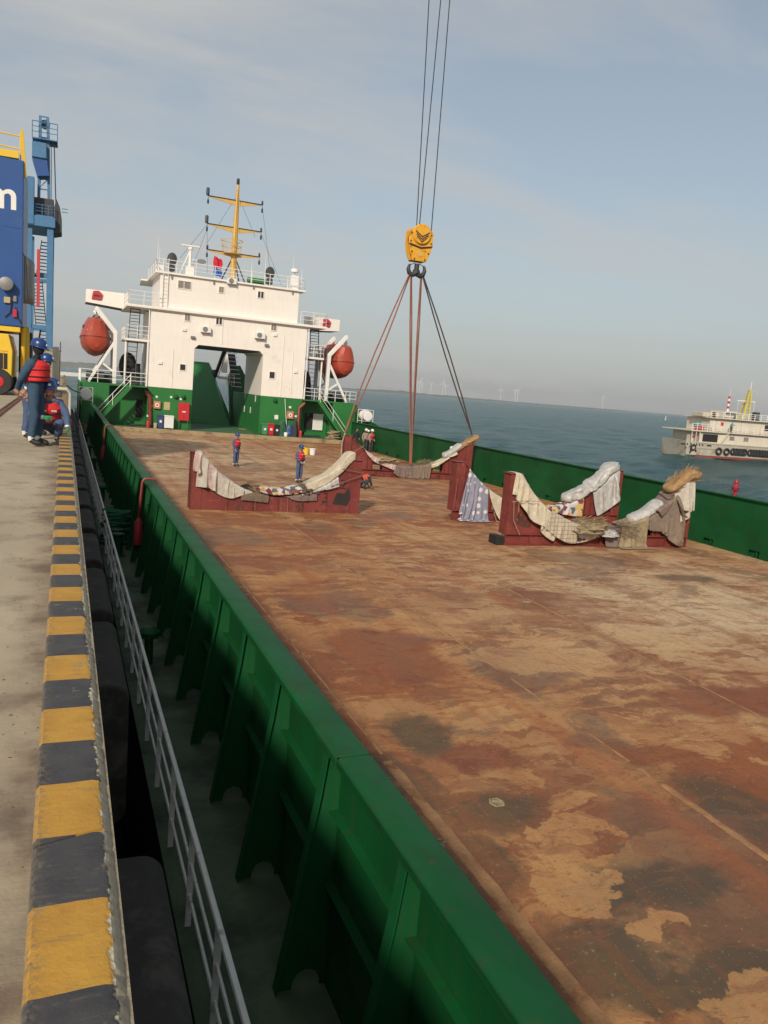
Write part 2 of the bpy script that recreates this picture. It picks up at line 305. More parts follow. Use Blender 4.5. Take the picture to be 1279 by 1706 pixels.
KERB_Z = .18
def mat_quay():
    m, t, b = newmat('quay_concrete'); N = NT(t); v = coords(N, 'Position')
    n1 = N.noise(v, .35, 5, .6); n2 = N.noise(v, 2.5, 6, .65); n3 = N.noise(v, 45, 4, .7)
    c = N.mix(N.ramp(n1, .35, .65), (.33, .275, .195), (.44, .375, .275))
    c = N.mix(N.m('MULTIPLY', N.ramp(n2, .5, .68), .55), c, (.15, .115, .08))
    brush = N.noise(v, 14, 4, .6, sc=(.15, 3.0, 1)); c = N.mix(N.m('MULTIPLY', N.ramp(brush, .45, .7), .28), c, (.34, .29, .21))
    sp_ = N.n('ShaderNodeSeparateXYZ'); N.l(v, sp_.inputs[0])
    edge = N.m('MULTIPLY', N.ramp(N.m('ADD', sp_.outputs[0], N.m('MULTIPLY', n2, .25)), -.17, .03), N.ramp(n2, .25, .6))
    c = N.mix(N.m('MULTIPLY', edge, .7), c, (.10, .07, .05))
    spk = N.noise(v, 28, 2, .6, loc=(3, 8, 0)); c = N.mix(N.ramp(spk, .71, .73), c, (.035, .028, .024))
    N.l(c, b.inputs['Base Color']); b.inputs['Roughness'].default_value = .88
    N.bump(N.m('ADD', N.m('MULTIPLY', n3, .6), N.m('ADD', n2, N.m('MULTIPLY', brush, .5))), .35, .012, b)
    # striped kerb: alternate yellow and black coats, worn off ragged along the outer arris
    m, t, b = newmat('kerb_paint'); N = NT(t); v = coords(N, 'Position')
    sp_ = N.n('ShaderNodeSeparateXYZ'); N.l(v, sp_.inputs[0]); X, Y, Z = sp_.outputs
    n2 = N.noise(v, 6, 5, .65); n3 = N.noise(v, 55, 4, .7)
    wob = N.m('MULTIPLY', N.m('SUBTRACT', N.noise(v, 3, 3), .5), .03)
    ph = N.m('FRACT', N.m('DIVIDE', N.m("ADD", N.m("ADD", Y, wob), .219), .616))
    isy = N.m('LESS_THAN', ph, .5)
    yel = N.mix(N.ramp(n2, .35, .7), (.50, .275, .040), (.40, .20, .030))
    blk = N.mix(N.ramp(n2, .35, .7), (.040, .040, .044), (.066, .064, .066))
    c = N.mix(isy, blk, yel)
    scr = N.noise(v, 20, 5, .7, sc=(.3, 1.6, 1)); c = N.mix(N.m('MULTIPLY', N.ramp(scr, .58, .72), .6), c, (.15, .12, .08))
    wear = N.noise(v, 7, 8, .7, .3, loc=(4, 1, 0)); c = N.mix(N.m('MULTIPLY', N.ramp(wear, .60, .68), .75), c, (.26, .21, .14))
    inn = N.m('MULTIPLY', N.ramp(N.m('ADD', X, N.m('MULTIPLY', n2, .10)), -.005, .035, inv=True), N.ramp(n3, .45, .6)); c = N.mix(N.m('MULTIPLY', inn, .7), c, (.17, .13, .085))
    rag = N.m('ADD', X, N.m('ADD', N.m('MULTIPLY', N.m('SUBTRACT', N.noise(v, 26, 5, .65), .5), .055), N.m('MULTIPLY', N.m('SUBTRACT', N.noise(v, 5, 2), .5), .03)))
    con = N.mix(N.ramp(n3, .35, .65), (.46, .40, .28), (.62, .56, .42))
    c = N.mix(N.ramp(rag, .122, .128), c, con)
    side = N.ramp(Z, KERB_Z-.02, KERB_Z-.006, inv=True); c = N.mix(N.m('MULTIPLY', side, .6), c, (.24, .20, .14))
    N.l(c, b.inputs['Base Color']); b.inputs['Roughness'].default_value = .72
    N.bump(N.m('ADD', N.m('MULTIPLY', N.ramp(rag, .118, .130), -.8), N.m('ADD', N.m('MULTIPLY', n3, .5), n2)), .45, .012, b)
mat_quay()
paint('quay_lip', (.30, .255, .175), .85, var=.22, scale=5, dirt=(.16, .13, .09), dlo=.54, dhi=.66, dscale=6, bump=.5, bscale=40, kind='Position')

def mat_sea():
    m, t, b = newmat('sea_water'); N = NT(t); v = coords(N, 'Position')
    n = N.noise(v, .08, 3); n2 = N.noise(v, .9, 5, .65, sc=(1.0, .35, 1)); n3 = N.noise(v, 4.5, 3, .6, sc=(1.0, .5, 1))
    c = N.mix(N.ramp(n, .3, .7), (.009, .055, .062), (.014, .076, .084))
    caps = N.noise(v, .11, 8, .75, .6, sc=(.55, 1.0, 1)); cf = N.ramp(caps, .672, .70)
    c = N.mix(cf, c, (.62, .66, .66)); N.l(c, b.inputs['Base Color'])
    N.l(N.m('ADD', N.m('MULTIPLY', cf, .5), .22), b.inputs['Roughness']); b.inputs['IOR'].default_value = 1.22
    b.inputs['Specular IOR Level'].default_value = .32
    N.bump(N.m('ADD', n2, N.m('MULTIPLY', n3, .3)), 1.0, .9, b)
mat_sea()
paint('far_land', (.10, .115, .095), .95, var=.3, scale=.004, dirt=(.16, .15, .12), dlo=.5, dhi=.62, dscale=.01, bump=0, kind='Position')
paint('breakwater_concrete', (.55, .54, .50), .9, var=.1)
paint('turbine_white', (.60, .62, .64), .5, var=.03, bump=0)

def cloth(name, c1, c2, scale=5, rough=.8, pattern=None, spec=.3):
    m, t, b = newmat(name); N = NT(t); v = coords(N)
    n = N.noise(v, scale, 6, .65, .4); c = N.mix(N.ramp(n, .35, .65), c1, c2)
    if pattern == 'dots':
        vo = N.n('ShaderNodeTexVoronoi'); vo.inputs['Scale'].default_value = 3.4; vo.inputs['Randomness'].default_value = .35; N.l(v, vo.inputs['Vector'])
        c = N.mix(N.ramp(vo.outputs['Distance'], .30, .34, inv=True), c, (.60, .58, .60))
    if pattern == 'patch':
        vo = N.n('ShaderNodeTexVoronoi'); vo.inputs['Scale'].default_value = 5.5; N.l(v, vo.inputs['Vector'])
        sepc = N.n('ShaderNodeSeparateColor'); N.l(vo.outputs['Color'], sepc.inputs[0])
        c = N.mix(N.m('GREATER_THAN', sepc.outputs[0], .72), c, (.22, .05, .06)); c = N.mix(N.m('GREATER_THAN', sepc.outputs[1], .74), c, (.10, .13, .16))
        c = N.mix(N.m('GREATER_THAN', sepc.outputs[2], .72), c, (.60, .40, .16))
    if pattern == 'check':
        sepv = N.n('ShaderNodeSeparateXYZ'); N.l(v, sepv.inputs[0])
        g1 = N.m('LESS_THAN', N.m('FRACT', N.m('MULTIPLY', sepv.outputs[0], 7)), .2); g2 = N.m('LESS_THAN', N.m('FRACT', N.m('MULTIPLY', sepv.outputs[2], 7)), .2)
        c = N.mix(N.m('MULTIPLY', N.m('MAXIMUM', g1, g2), .55), c, (.15, .11, .10))
    N.l(c, b.inputs['Base Color']); b.inputs['Roughness'].default_value = rough; b.inputs['Specular IOR Level'].default_value = spec
    fo = N.noise(v, scale*.9, 4, .55, 1.2); N.bump(N.m('ADD', N.noise(v, scale*3, 5, .6), N.m('MULTIPLY', fo, 1.6)), .5, .035, b)
cloth('canvas_cream', (.46, .40, .30), (.58, .52, .41)); cloth('canvas_grey', (.40, .36, .31), (.52, .48, .42))
cloth('plastic_silver', (.34, .335, .32), (.50, .49, .475), 6, .30, spec=.6); cloth('plastic_pink', (.42, .30, .27), (.56, .44, .40), 6, .4, spec=.5)
cloth('quilt_blue', (.22, .22, .29), (.28, .28, .35), 5, .85, 'dots'); cloth('quilt_patch', (.50, .46, .42), (.58, .54, .50), 5, .85, 'patch')
cloth('burlap_brown', (.13, .095, .070), (.20, .15, .115), 7, .9); cloth('blanket_mauve', (.15, .105, .095), (.22, .165, .15), 5, .9)
cloth('blanket_taupe', (.17, .13, .10), (.23, .18, .14), 5, .9); cloth('straw_orange', (.26, .155, .07), (.40, .26, .13), 9, .9)
cloth('floral_print', (.46, .44, .46), (.58, .56, .56), 5, .8, 'patch'); cloth('canvas_check', (.42, .36, .27), (.50, .44, .34), 5, .85, 'check')
cloth('rag_khaki', (.22, .17, .10), (.34, .27, .17), 6, .9); cloth('net_green', (.015, .10, .05), (.03, .17, .08), 9, .8)

# ---------------------------------------------------------------- mesh builder
class MB:
    def __init__(s): s.v = []; s.f = []; s.m = []; s.cur = 0
    def mat(s, i): s.cur = i; return s
    def add(s, verts, faces):
        o = len(s.v); s.v += [tuple(p) for p in verts]
        for f in faces: s.f.append(tuple(i+o for i in f)); s.m.append(s.cur)
        return s
    def bb(s, x0, x1, y0, y1, z0, z1):
        if x0 > x1: x0, x1 = x1, x0
        if y0 > y1: y0, y1 = y1, y0
        if z0 > z1: z0, z1 = z1, z0
        return s.add([(x0,y0,z0),(x1,y0,z0),(x1,y1,z0),(x0,y1,z0),(x0,y0,z1),(x1,y0,z1),(x1,y1,z1),(x0,y1,z1)],
                     [(0,3,2,1),(4,5,6,7),(0,1,5,4),(1,2,6,5),(2,3,7,6),(3,0,4,7)])
    def prism(s, poly, y0, y1, ax='Y'):
        """poly of (a,b): extruded along Y (a=x,b=z), X (a=y,b=z) or Z (a=x,b=y)"""
        n = len(poly)
        def P(a, b, t): return (a, t, b) if ax == 'Y' else ((t, a, b) if ax == 'X' else (a, b, t))
        vs = [P(a, b, y0) for a, b in poly] + [P(a, b, y1) for a, b in poly]
        fs = [tuple(range(n))[::-1], tuple(range(n, 2*n))] + [(i, (i+1) % n, (i+1) % n+n, i+n) for i in range(n)]
        return s.add(vs, fs)
    def tube(s, pts, r, n=8, r1=None, cap=True):
        pts = [Vector(p) for p in pts]; k = len(pts)
        rr = [r + ((r1 if r1 is not None else r)-r)*i/max(1, k-1) for i in range(k)] if not isinstance(r, (list, tuple)) else r
        t0 = (pts[1]-pts[0]).normalized(); a = Vector((0, 0, 1)) if abs(t0.z) < .9 else Vector((1, 0, 0))
        nrm = t0.cross(a).normalized(); vs = []
        for i, p in enumerate(pts):
            t = (pts[min(i+1, k-1)]-pts[max(i-1, 0)]).normalized()
            nrm = (nrm - t*nrm.dot(t)).normalized(); b = t.cross(nrm)
            for j in range(n):
                an = 2*math.pi*j/n; vs.append(p+(nrm*math.cos(an)+b*math.sin(an))*rr[i])
        fs = [(i*n+j, i*n+(j+1) % n, (i+1)*n+(j+1) % n, (i+1)*n+j) for i in range(k-1) for j in range(n)]
        if cap: fs += [tuple(range(n))[::-1], tuple(range((k-1)*n, k*n))]
        return s.add(vs, fs)
    def bar(s, p, q, w, h=None, up=(0, 0, 1)):
        """rectangular bar between two points"""
        p, q = Vector(p), Vector(q); h = h or w; t = (q-p).normalized(); u = Vector(up)
        if abs(t.dot(u)) > .98: u = Vector((0, 1, 0))
        sd = t.cross(u).normalized(); u = sd.cross(t); vs = []
        for c in (p, q):
            for a, b in ((-1,-1),(1,-1),(1,1),(-1,1)): vs.append(c+sd*(a*w/2)+u*(b*h/2))
        return s.add(vs, [(0,1,2,3),(7,6,5,4),(0,4,5,1),(1,5,6,2),(2,6,7,3),(3,7,4,0)])
    def lathe(s, prof, c=(0, 0, 0), n=16, ax='Z', sx=1, sy=1):
        vs = []
        for r, h in prof:
            for j in range(n):
                a = 2*math.pi*j/n; x, y = r*math.cos(a)*sx, r*math.sin(a)*sy
                p = (x, y, h) if ax == 'Z' else ((x, h, y) if ax == 'Y' else (h, x, y))
                vs.append((p[0]+c[0], p[1]+c[1], p[2]+c[2]))
        k = len(prof); fs = [(i*n+j, i*n+(j+1) % n, (i+1)*n+(j+1) % n, (i+1)*n+j) for i in range(k-1) for j in range(n)]
        fs += [tuple(range(n))[::-1], tuple(range((k-1)*n, k*n))]
        return s.add(vs, fs)
    def ball(s, c, rx, ry=None, rz=None, n=12, k=8):
        ry = ry or rx; rz = rz or rx
        pr = [(math.sin(math.pi*i/k), -math.cos(math.pi*i/k)) for i in range(k+1)]; vs = []
        for r, h in pr:
            r = max(r, .001)
            for j in range(n):
                a = 2*math.pi*j/n; vs.append((c[0]+rx*r*math.cos(a), c[1]+ry*r*math.sin(a), c[2]+rz*h))
        fs = [(i*n+j, i*n+(j+1) % n, (i+1)*n+(j+1) % n, (i+1)*n+j) for i in range(k) for j in range(n)]
        return s.add(vs, fs)
    def grid(s, fn, nu, nv, closed=False):
        vs = [fn(i/(nu-1), j/(nv-1) if not closed else j/nv) for i in range(nu) for j in range(nv)]
        fs = []
        for i in range(nu-1):
            for j in range(nv if closed else nv-1):
                j2 = (j+1) % nv; fs.append((i*nv+j, i*nv+j2, (i+1)*nv+j2, (i+1)*nv+j))
        return s.add(vs, fs)
    def mesh(s, name, mats, smooth=False, sharp=40):
        me = bpy.data.meshes.new(name); me.from_pydata(s.v, [], s.f)
        for mname in ([mats] if isinstance(mats, str) else mats): me.materials.append(MATS[mname])
        me.polygons.foreach_set('material_index', s.m)
        bm = bmesh.new(); bm.from_mesh(me); bmesh.ops.recalc_face_normals(bm, faces=bm.faces); bm.to_mesh(me); bm.free()
        if smooth:
            me.polygons.foreach_set('use_smooth', [True]*len(me.polygons)); me.set_sharp_from_angle(angle=R(sharp))
        return me
    def build(s, name, mats, parent=None, smooth=False, bevel=0, solid=0, sharp=40):
        o = bpy.data.objects.new(name, s.mesh(name, mats, smooth, sharp)); COL.objects.link(o)
        if parent is not None: o.parent = parent
        if solid:
            md = o.modifiers.new('thick', 'SOLIDIFY'); md.thickness = solid; md.offset = 0
        if bevel:
            md = o.modifiers.new('bevel', 'BEVEL'); md.width = bevel; md.segments = 2; md.limit_method = 'ANGLE'; md.angle_limit = R(40)
        return o
def box(name, m, parent, *b, bevel=.012): return MB().bb(*b).build(name, m, parent, bevel=bevel)
def inst(o, parent, loc=(0, 0, 0), rot=(0, 0, 0), scale=(1, 1, 1)):
    c = bpy.data.objects.new(o.name.split('.')[0], o.data); COL.objects.link(c); c.parent = parent
    c.location = loc; c.rotation_euler = rot; c.scale = scale
    for md in o.modifiers:
        if md.type == 'BEVEL':
            n = c.modifiers.new('bevel', 'BEVEL'); n.width = md.width; n.segments = md.segments; n.limit_method = 'ANGLE'; n.angle_limit = md.angle_limit
        if md.type == 'SOLIDIFY':
            n = c.modifiers.new('thick', 'SOLIDIFY'); n.thickness = md.thickness; n.offset = 0
    return c
def tag(o, label=None, cat=None, group=None, kind=None):
    if label: o['label'] = label
    if cat: o['category'] = cat
    if group: o['group'] = group
    if kind: o['kind'] = kind
    return o
def empty(name, loc=(0, 0, 0), rz=0, ship=False):
    o = bpy.data.objects.new(name, None); COL.objects.link(o); o.empty_display_size = .2
    m = Matrix.Translation(loc) @ Matrix.Rotation(rz, 4, 'Z')
    o.matrix_world = LM @ m if ship else m
    return o
def onship(o, loc=(0, 0, 0), rz=0):
    o.matrix_world = LM @ Matrix.Translation(loc) @ Matrix.Rotation(rz, 4, 'Z'); return o
def nz3(x, y, z=0, s=1.0): return noise.noise(Vector((x*s, y*s, z*s)))

# ================================================================ SETTING
SEA = -5.5
def sea():
    rings = [2.0, 8.0, 16.0]; r = 22.0
    while r < 40000: rings.append(r); r *= 1.0095 if r < 420 else (1.03 if r < 1500 else 1.12)
    a0, a1 = YAW-R(36), YAW+R(36)
    th = list(np.linspace(a0, a1, 860)) + list(np.linspace(a1, a0+2*math.pi, 110))[1:-1]; na = len(th)
    rr = np.array(rings)[:, None]; tt = np.array(th)[None, :]
    x = rr*np.sin(tt); y = rr*np.cos(tt); z = np.zeros_like(x)
    rng = np.random.RandomState(3)
    cell = np.maximum(rr*R(72)/860, rr*.0095)*np.where((tt >= a0) & (tt <= a1), 1, 25)
    for k in range(40):
        lam = .9*1.095**k; a = .0105*min(lam, 5.5); d = rng.normal(2.2, .50); ph = rng.rand()*6.28
        att = np.clip((lam/cell-2.0)/3, 0, 1)
        q = 2*math.pi/lam*(x*math.cos(d)+y*math.sin(d))+ph+1.2*np.sin(x*.031*(k % 5+1)+y*.023)
        z += a*att*((1-2*np.abs(np.sin(q*.5)))*.75 if k < 26 else np.sin(q))
    vs = np.stack([x, y, z+SEA], -1).reshape(-1, 3); nr = len(rings)
    idx = np.arange(nr*na).reshape(nr, na); a = idx[:-1]; b = np.roll(a, -1, 1); c = np.roll(idx[1:], -1, 1); d = idx[1:]
    fs = np.stack([a, d, c, b], -1).reshape(-1, 4)
    me = bpy.data.meshes.new('sea'); me.vertices.add(len(vs)); me.vertices.foreach_set('co', vs.ravel())
    me.loops.add(fs.size); me.loops.foreach_set('vertex_index', fs.ravel()); me.polygons.add(len(fs))
    me.polygons.foreach_set('loop_start', np.arange(0, fs.size, 4)); me.polygons.foreach_set('loop_total', np.full(len(fs), 4))
    me.polygons.foreach_set('use_smooth', np.ones(len(fs), bool)); me.update(); me.validate()
    me.materials.append(MATS['sea_water'])
    o = bpy.data.objects.new('sea', me); COL.objects.link(o); tag(o, 'dark teal choppy sea reaching to the horizon', 'sea', kind='structure')
sea()

def far_land():
    mb = MB(); n = 150; vs = []
    for i in range(n):
        f = i/(n-1); px = -60+f*1110; D = 4300 - 500*f
        v = ray(px, 640); v.z = 0; v.normalize(); p = Vector((v.x*D, v.y*D, 0))
        e = min(1, (1-f)*5)*min(1, f*20+.6)
        h = 3 + e*(26*max(0, 1-f*1.9)**.6 + 14*abs(nz3(f*13, 1)) + 15*max(0, nz3(f*7, 5)) + 9*abs(nz3(f*60, 9)))
        out_ = v*900
        vs.append([(p.x, p.y, SEA-.6), (p.x+v.x*30, p.y+v.y*30, SEA+1.5), (p.x+v.x*260, p.y+v.y*260, SEA+h), (p.x+out_.x, p.y+out_.y, SEA+h*.8), (p.x+out_.x, p.y+out_.y, SEA-.6)])
    flat = [q for r_ in vs for q in r_]; fs = []
    for i in range(n-1):
        for j in range(4): fs.append((i*5+j, (i+1)*5+j, (i+1)*5+j+1, i*5+j+1))
    mb.add(flat, fs); o = mb.build('distant_land', 'far_land', smooth=True); tag(o, 'low hazy grey coast along the horizon', 'coast', kind='structure')
far_land()
def breakwater():
    p = wpt(96, 609, 2, SEA); D = 620.0
    a = ray(60, 608); b = ray(158, 612)
    a.z = b.z = 0; a.normalize(); b.normalize(); A = a*D; B = b*(D*1.02)
    t = (B-A).normalized(); nrm = Vector((-t.y, t.x, 0)); mb = MB(); vs = []
    for q in (A, B):
        for off, z in ((-5, SEA-.7), (-1.5, SEA+2.6), (1.5, SEA+2.6), (5, SEA-.7)): vs.append((q.x+nrm.x*off, q.y+nrm.y*off, z))
    mb.add(vs, [(0,1,2,3),(7,6,5,4),(0,4,5,1),(1,5,6,2),(2,6,7,3),(3,7,4,0)])
    tag(mb.build('breakwater', 'breakwater_concrete', bevel=.3), 'long pale breakwater on the water beyond the quay end', 'breakwater', kind='structure')
breakwater()

def quay():
    mb = MB()
    mb.bb(-60, .158, -14, 128, -9, -.012)
    o = mb.build('quay', 'quay_concrete'); tag(o, 'beige concrete quay', 'quay', kind='structure')
    # surface slabs, a sunken channel along the crane rail, a second strip of slabs beyond
    ys = [-14]
    while ys[-1] < 128: ys.append(ys[-1]+5.2)
    for a, b in zip(ys[:-1], ys[1:]):
        MB().bb(-1.52, -.066, a+.006, b-.006, -.010, 0).build('slab', 'quay_concrete', o)
        MB().bb(-12, -1.78, a+.006, b-.006, -.010, .05).build('slab', 'quay_concrete', o, bevel=.02)
    MB().bb(-1.69, -1.62, -14, 128, -.0115, .035).build('crane_rail', 'pipe_red', o)
    MB().bb(.06, .1585, -14, 128, -.011, .145).build('edge_lip', 'quay_lip', o)
    # the kerb: cast lengths with an arris broken away here and there
    k = empty('quay_kerb', (0, 0, 0)); tag(k, 'kerb painted in yellow and black stripes along the quay edge', 'kerb')
    cuts = [-2.0, 2.235, 8.6, 14.8, 21.0, 27.3, 39.0, 52.0, 65.0, 90.0, 127.0]
    for a, b in zip(cuts[:-1], cuts[1:]):
        n = int(max(6, min(700, (b-a)/(.012 if a < 9 else .08)))); prof = []
        sl_a = .03 if abs(a-2.235) < .01 else 0; sl_b = .03 if abs(b-2.235) < .01 else 0
        vs = []
        for i in range(n+1):
            f = i/n; y = a+.006+(b-a-.012)*f
            ch = .010*abs(nz3(y*9, 3)) + .014*max(0, nz3(y*31, 7)) + .02*max(0, nz3(y*3.1, 2)-.25)
            xr = .146-ch; dz = .006*nz3(y*5, 1)+.003*nz3(y*40, 4)
            for x, z in ((-.062, .002), (-.062, KERB_Z-.014), (-.05, KERB_Z+dz*.4), (.04, KERB_Z+dz*.3), (.105, KERB_Z+dz*.5), (xr-.018, KERB_Z-.004-ch*.3), (xr, KERB_Z-.026-ch), (xr+.004, .146)):
                sk = (x-.04)/.1*(sl_a*(1-f)*max(0, 1-f*8)+sl_b*f*max(0, 1-(1-f)*8))
                vs.append((x, y+sk, z))
        m8 = 8; fs = [(i*m8+j, (i+1)*m8+j, (i+1)*m8+(j+1) % m8, i*m8+(j+1) % m8) for i in range(n) for j in range(m8)]
        fs += [tuple(range(m8)), tuple(range(n*m8, n*m8+m8))[::-1]]
        MB().add(vs, fs).build('kerb_length', 'kerb_paint', k, smooth=True, sharp=35)
quay()
def debris():
    mb = MB(); rr = random.Random(11)
    for i in range(260):
        y = rr.uniform(1.2, 14); x = -.07-abs(rr.gauss(0, .22)); s = rr.uniform(.002, .009)
        mb.add([(x-s, y-s, .0005), (x+s, y-s*.6, .0005), (x+s*.4, y+s, .0005), (x, y, s*.8)], [(0,1,3),(1,2,3),(2,0,3)])
    o = mb.build('grit', 'burlap_brown'); tag(o, 'dark grit scattered on the quay beside the kerb', 'grit', kind='stuff')
debris()

# rubber fenders along the quay face
def fenders():
    prof = []
    x0, x1, z0, z1, r = .162, .70, -3.4, -1.80, .16
    prof = [(x0, z0), (x1-r, z0)]
    prof += [(x1-r+r*math.sin(a), z0+r-r*math.cos(a)) for a in [i*math.pi/12 for i in range(1, 7)]]
    prof += [(x1-r+r*math.cos(a), z1-r+r*math.sin(a)) for a in [i*math.pi/12 for i in range(0, 7)]]
    prof += [(x0, z1)]
    spans = [(.4, 5.25), (8.4, 10.75), (11.3, 13.8)]
    y = 14.4
    while y < 66: spans.append((y, y+2.4)); y += 3.0
    words = ['nearest long black rubber fender under the quay kerb', 'black rubber fender just past the open gap below the kerb', 'third black rubber fender along the quay face']
    for i, (a, b) in enumerate(spans):
        o = empty('rubber_fender', (0, a, 0)); L = b-a
        MB().prism(prof, 0, L).build('body', 'fender_rubber', o, smooth=True, bevel=.03)
        for yy in (.22, L-.22):
            for xx in (.30,):
                MB().lathe([(.035, 0), (.035, .02), (.02, .03)], (xx, yy, -1.80), 8).build('bolt', 'steel_grey', o)
        ORD = 'fourth fifth sixth seventh eighth ninth tenth eleventh twelfth thirteenth fourteenth fifteenth sixteenth seventeenth eighteenth nineteenth twentieth twenty-first twenty-second twenty-third twenty-fourth twenty-fifth'.split()
        tag(o, words[i] if i < 3 else ORD[i-3]+' black rubber fender from the camera, between quay face and ship', 'fender', 'rubber fenders on the quay face')
fenders()

# ================================================================ THE CARGO SHIP (ship frame: deck at z -3.25)
DK = -3.25; PD = -2.9          # cargo deck, raised deck under the house
CL = 12.8                      # centreline
XP, XS = 2.02, 23.45           # bulwark plates
ship = empty('cargo_ship', ship=True)
tag(ship, 'green hulled deck cargo ship with cream white bridge house, moored along the quay', 'ship')
def mir(x): return 2*CL-x
MB().prism([(1.0, DK-.02), (24.6, DK-.02), (24.6, -6.4), (23.6, -7.4), (2.0, -7.4), (1.0, -6.4)], -22, 90).build('hull', 'hull_paint', ship)
# deck plates, each with its own edges
deck = MB().bb(XP-.9, XS+.9, -22, 66.2, DK-.019, DK-.010).build('deck', 'weld_rust', ship)
xs = [XP+.02, 4.0, 7.35, 10.8, 14.25, 17.7, 21.1, XS-.02]
rr = random.Random(5); pl = 7.6
for i in range(len(xs)-1):
    y = -14.0 + (2.1 if i % 2 else 0)
    if i in (0,): y += .6
    while y < 66.2:
        y2 = min(66.2, y+pl+.0)
        if y2-y > .3:
            MB().bb(xs[i]+.004, xs[i+1]-.004, y+.004, y2-.004, DK-.0105, DK+rr.uniform(-.0015, .0015)).build('deck_plate', 'deck_steel', deck, bevel=.004)
        y = y2
# raised weld strips and doubler bars near the port side
def strip(x, y0, y1, w, h=.006):
    n = int((y1-y0)/.12); vs = []
    for i in range(n+1):
        y = y0+(y1-y0)*i/n; ww = w*(1+.25*nz3(y*3, x)+.2*nz3(y*11, x)); xo = .01*nz3(y*2, x+4)
        for a, z in ((-1, DK-.002), (-.55, DK+h), (.55, DK+h*(1+.3*nz3(y*9, 2))), (1, DK-.002)): vs.append((x+xo+a*ww/2, y, z))
    return MB().add(vs, [(i*4+j, (i+1)*4+j, (i+1)*4+j+1, i*4+j+1) for i in range(n) for j in range(3)]).build('weld_strip', 'weld_rust', deck, smooth=True)
strip(4.0, -3, 8.9, .17, .010); strip(7.36, -3, 8.0, .11, .008); strip(7.35, 8.2, 40, .05); strip(10.8, -3, 45, .05); strip(4.0, 9.1, 40, .05); strip(14.25, 5, 40, .05)
# container feet: small worn pads set in the deck
for (px, py) in [(827, 1337), (729, 1405), (1010, 995), (745, 970), (878, 1003), (808, 985)]:
    p = spt(px, py, 2, DK); s = .085+.02*rr.random(); n = 6
    pol = [(p.x+s*(1+.25*rr.random())*math.cos(a*2*math.pi/n), p.y+s*.9*(1+.25*rr.random())*math.sin(a*2*math.pi/n)) for a in range(n)]
    MB().prism(pol, DK+.001, DK+.006, 'Z').build('lashing_pad', 'deck_spot', deck)
MB().bb(.98, XP-.004, -22, 64, DK-.012, DK-.004).build('side_deck', 'side_deck', ship)
MB().bb(XS+.004, 24.6, -22, 64, DK-.012, DK-.004).build('side_deck', 'side_deck', ship)

# ---- port bulwark
pb = MB().bb(XP, XP+.012, -14, 66.0, DK-.004, -1.21).build('port_bulwark', 'green_paint', ship)
def stay_mesh(sgn):
    # web bracket: broad foot, cut-out at the deck, narrow head, welded face flat
    poly = [(0, -1.22), (-.12, -1.22), (-.16, -1.6), (-.40, DK+.0), (-.27, DK), (-.27, DK+.05), (-.23, DK+.13), (-.16, DK+.16), (-.08, DK+.13), (-.04, DK+.05), (-.04, DK), (0, DK)]
    mb = MB().prism([(sgn*a, b) for a, b in poly], -.007, .007)
    fl = [(-.12, -1.22), (-.16, -1.6), (-.40, DK)]
    for (a, b), (c, d) in zip(fl[:-1], fl[1:]):
        mb.add([(sgn*(a-t), y, z+0) for t in (0, .012) for (y, z) in ((-.05, b), (.05, b))] + [(sgn*(c-t), y, z) for t in (0, .012) for (y, z) in ((-.05, d), (.05, d))],
               [(0,1,5,4),(2,6,7,3),(0,4,6,2),(1,3,7,5),(0,2,3,1),(4,5,7,6)])
    return mb
st0 = stay_mesh(1).build('stay', 'green_paint', pb); ys_ = [-.6+1.5*i for i in range(44)]
st0.location = (XP, ys_[0], 0)
for y in ys_[1:]: inst(st0, pb, (XP, y, 0))
for z in (-1.75, -2.35):
    MB().bb(XP-.075, XP-.001, -14, 65.6, z-.005, z+.005).build('stringer', 'green_paint', pb)
capprof = [(-.155, -.075), (-.155, -.02), (-.13, 0), (.10, 0), (.125, -.02), (.125, -.055), (.108, -.055), (.108, -.016), (-.138, -.016), (-.138, -.075)]
def cap_len(a, b, x, name, par, sgn=1):
    return MB().prism([(x+sgn*u, -1.15+v) for u, v in capprof][::1], a, b).build(name, 'green_paint', par, smooth=True, bevel=.006, sharp=60)
for a, b in ((-14, 5.08), (5.10, 14.2), (14.21, 23.3), (23.31, 32.4), (32.41, 41.5), (41.51, 50.6), (50.61, 66)):
    cap_len(a, b, XP-.01, 'cap_rail', pb)
# ---- starboard bulwark: panels above, drain openings along the foot
sb = MB().bb(XS, XS+.012, -10, 66.0, DK+.26, -1.2).build('starboard_bulwark', 'green_paint', ship)
y = -10.0
while y < 65.5:
    MB().bb(XS, XS+.012, y, min(66, y+1.75), DK-.004, DK+.26).build('foot_plate', 'green_paint', sb); y += 2.25
MB().bb(XS+.10, XS+.112, -10, 66, DK-.003, DK+.3).build('gap_blocker', 'green_paint', sb)  # added plate behind the drain gaps, shuts out light so they look dark
for a, b in ((-10, 14), (14.01, 28), (28.01, 42), (42.01, 66)): cap_len(a, b, XS+.02, 'cap_rail', sb, -1)
st1 = stay_mesh(-1).build('stay', 'green_paint', sb); st1.location = (XS+.012, .9, 0)
for i in range(1, 29): inst(st1, sb, (XS+.012, .9+2.25*i, 0))
# red deck lamp standing on the starboard cap
p = spt(1223, 826, 0, XS+.02)
mb = MB().lathe([(.10, -1.15), (.10, -1.08), (.05, -1.06), (.05, -.98), (.13, -.95), (.15, -.84), (.08, -.76), (.06, -.70), (.10, -.66), (.07, -.56), (.01, -.53)], (p.x, p.y, 0), 10)
mb.build('deck_lamp', 'lamp_red', ship, smooth=True)
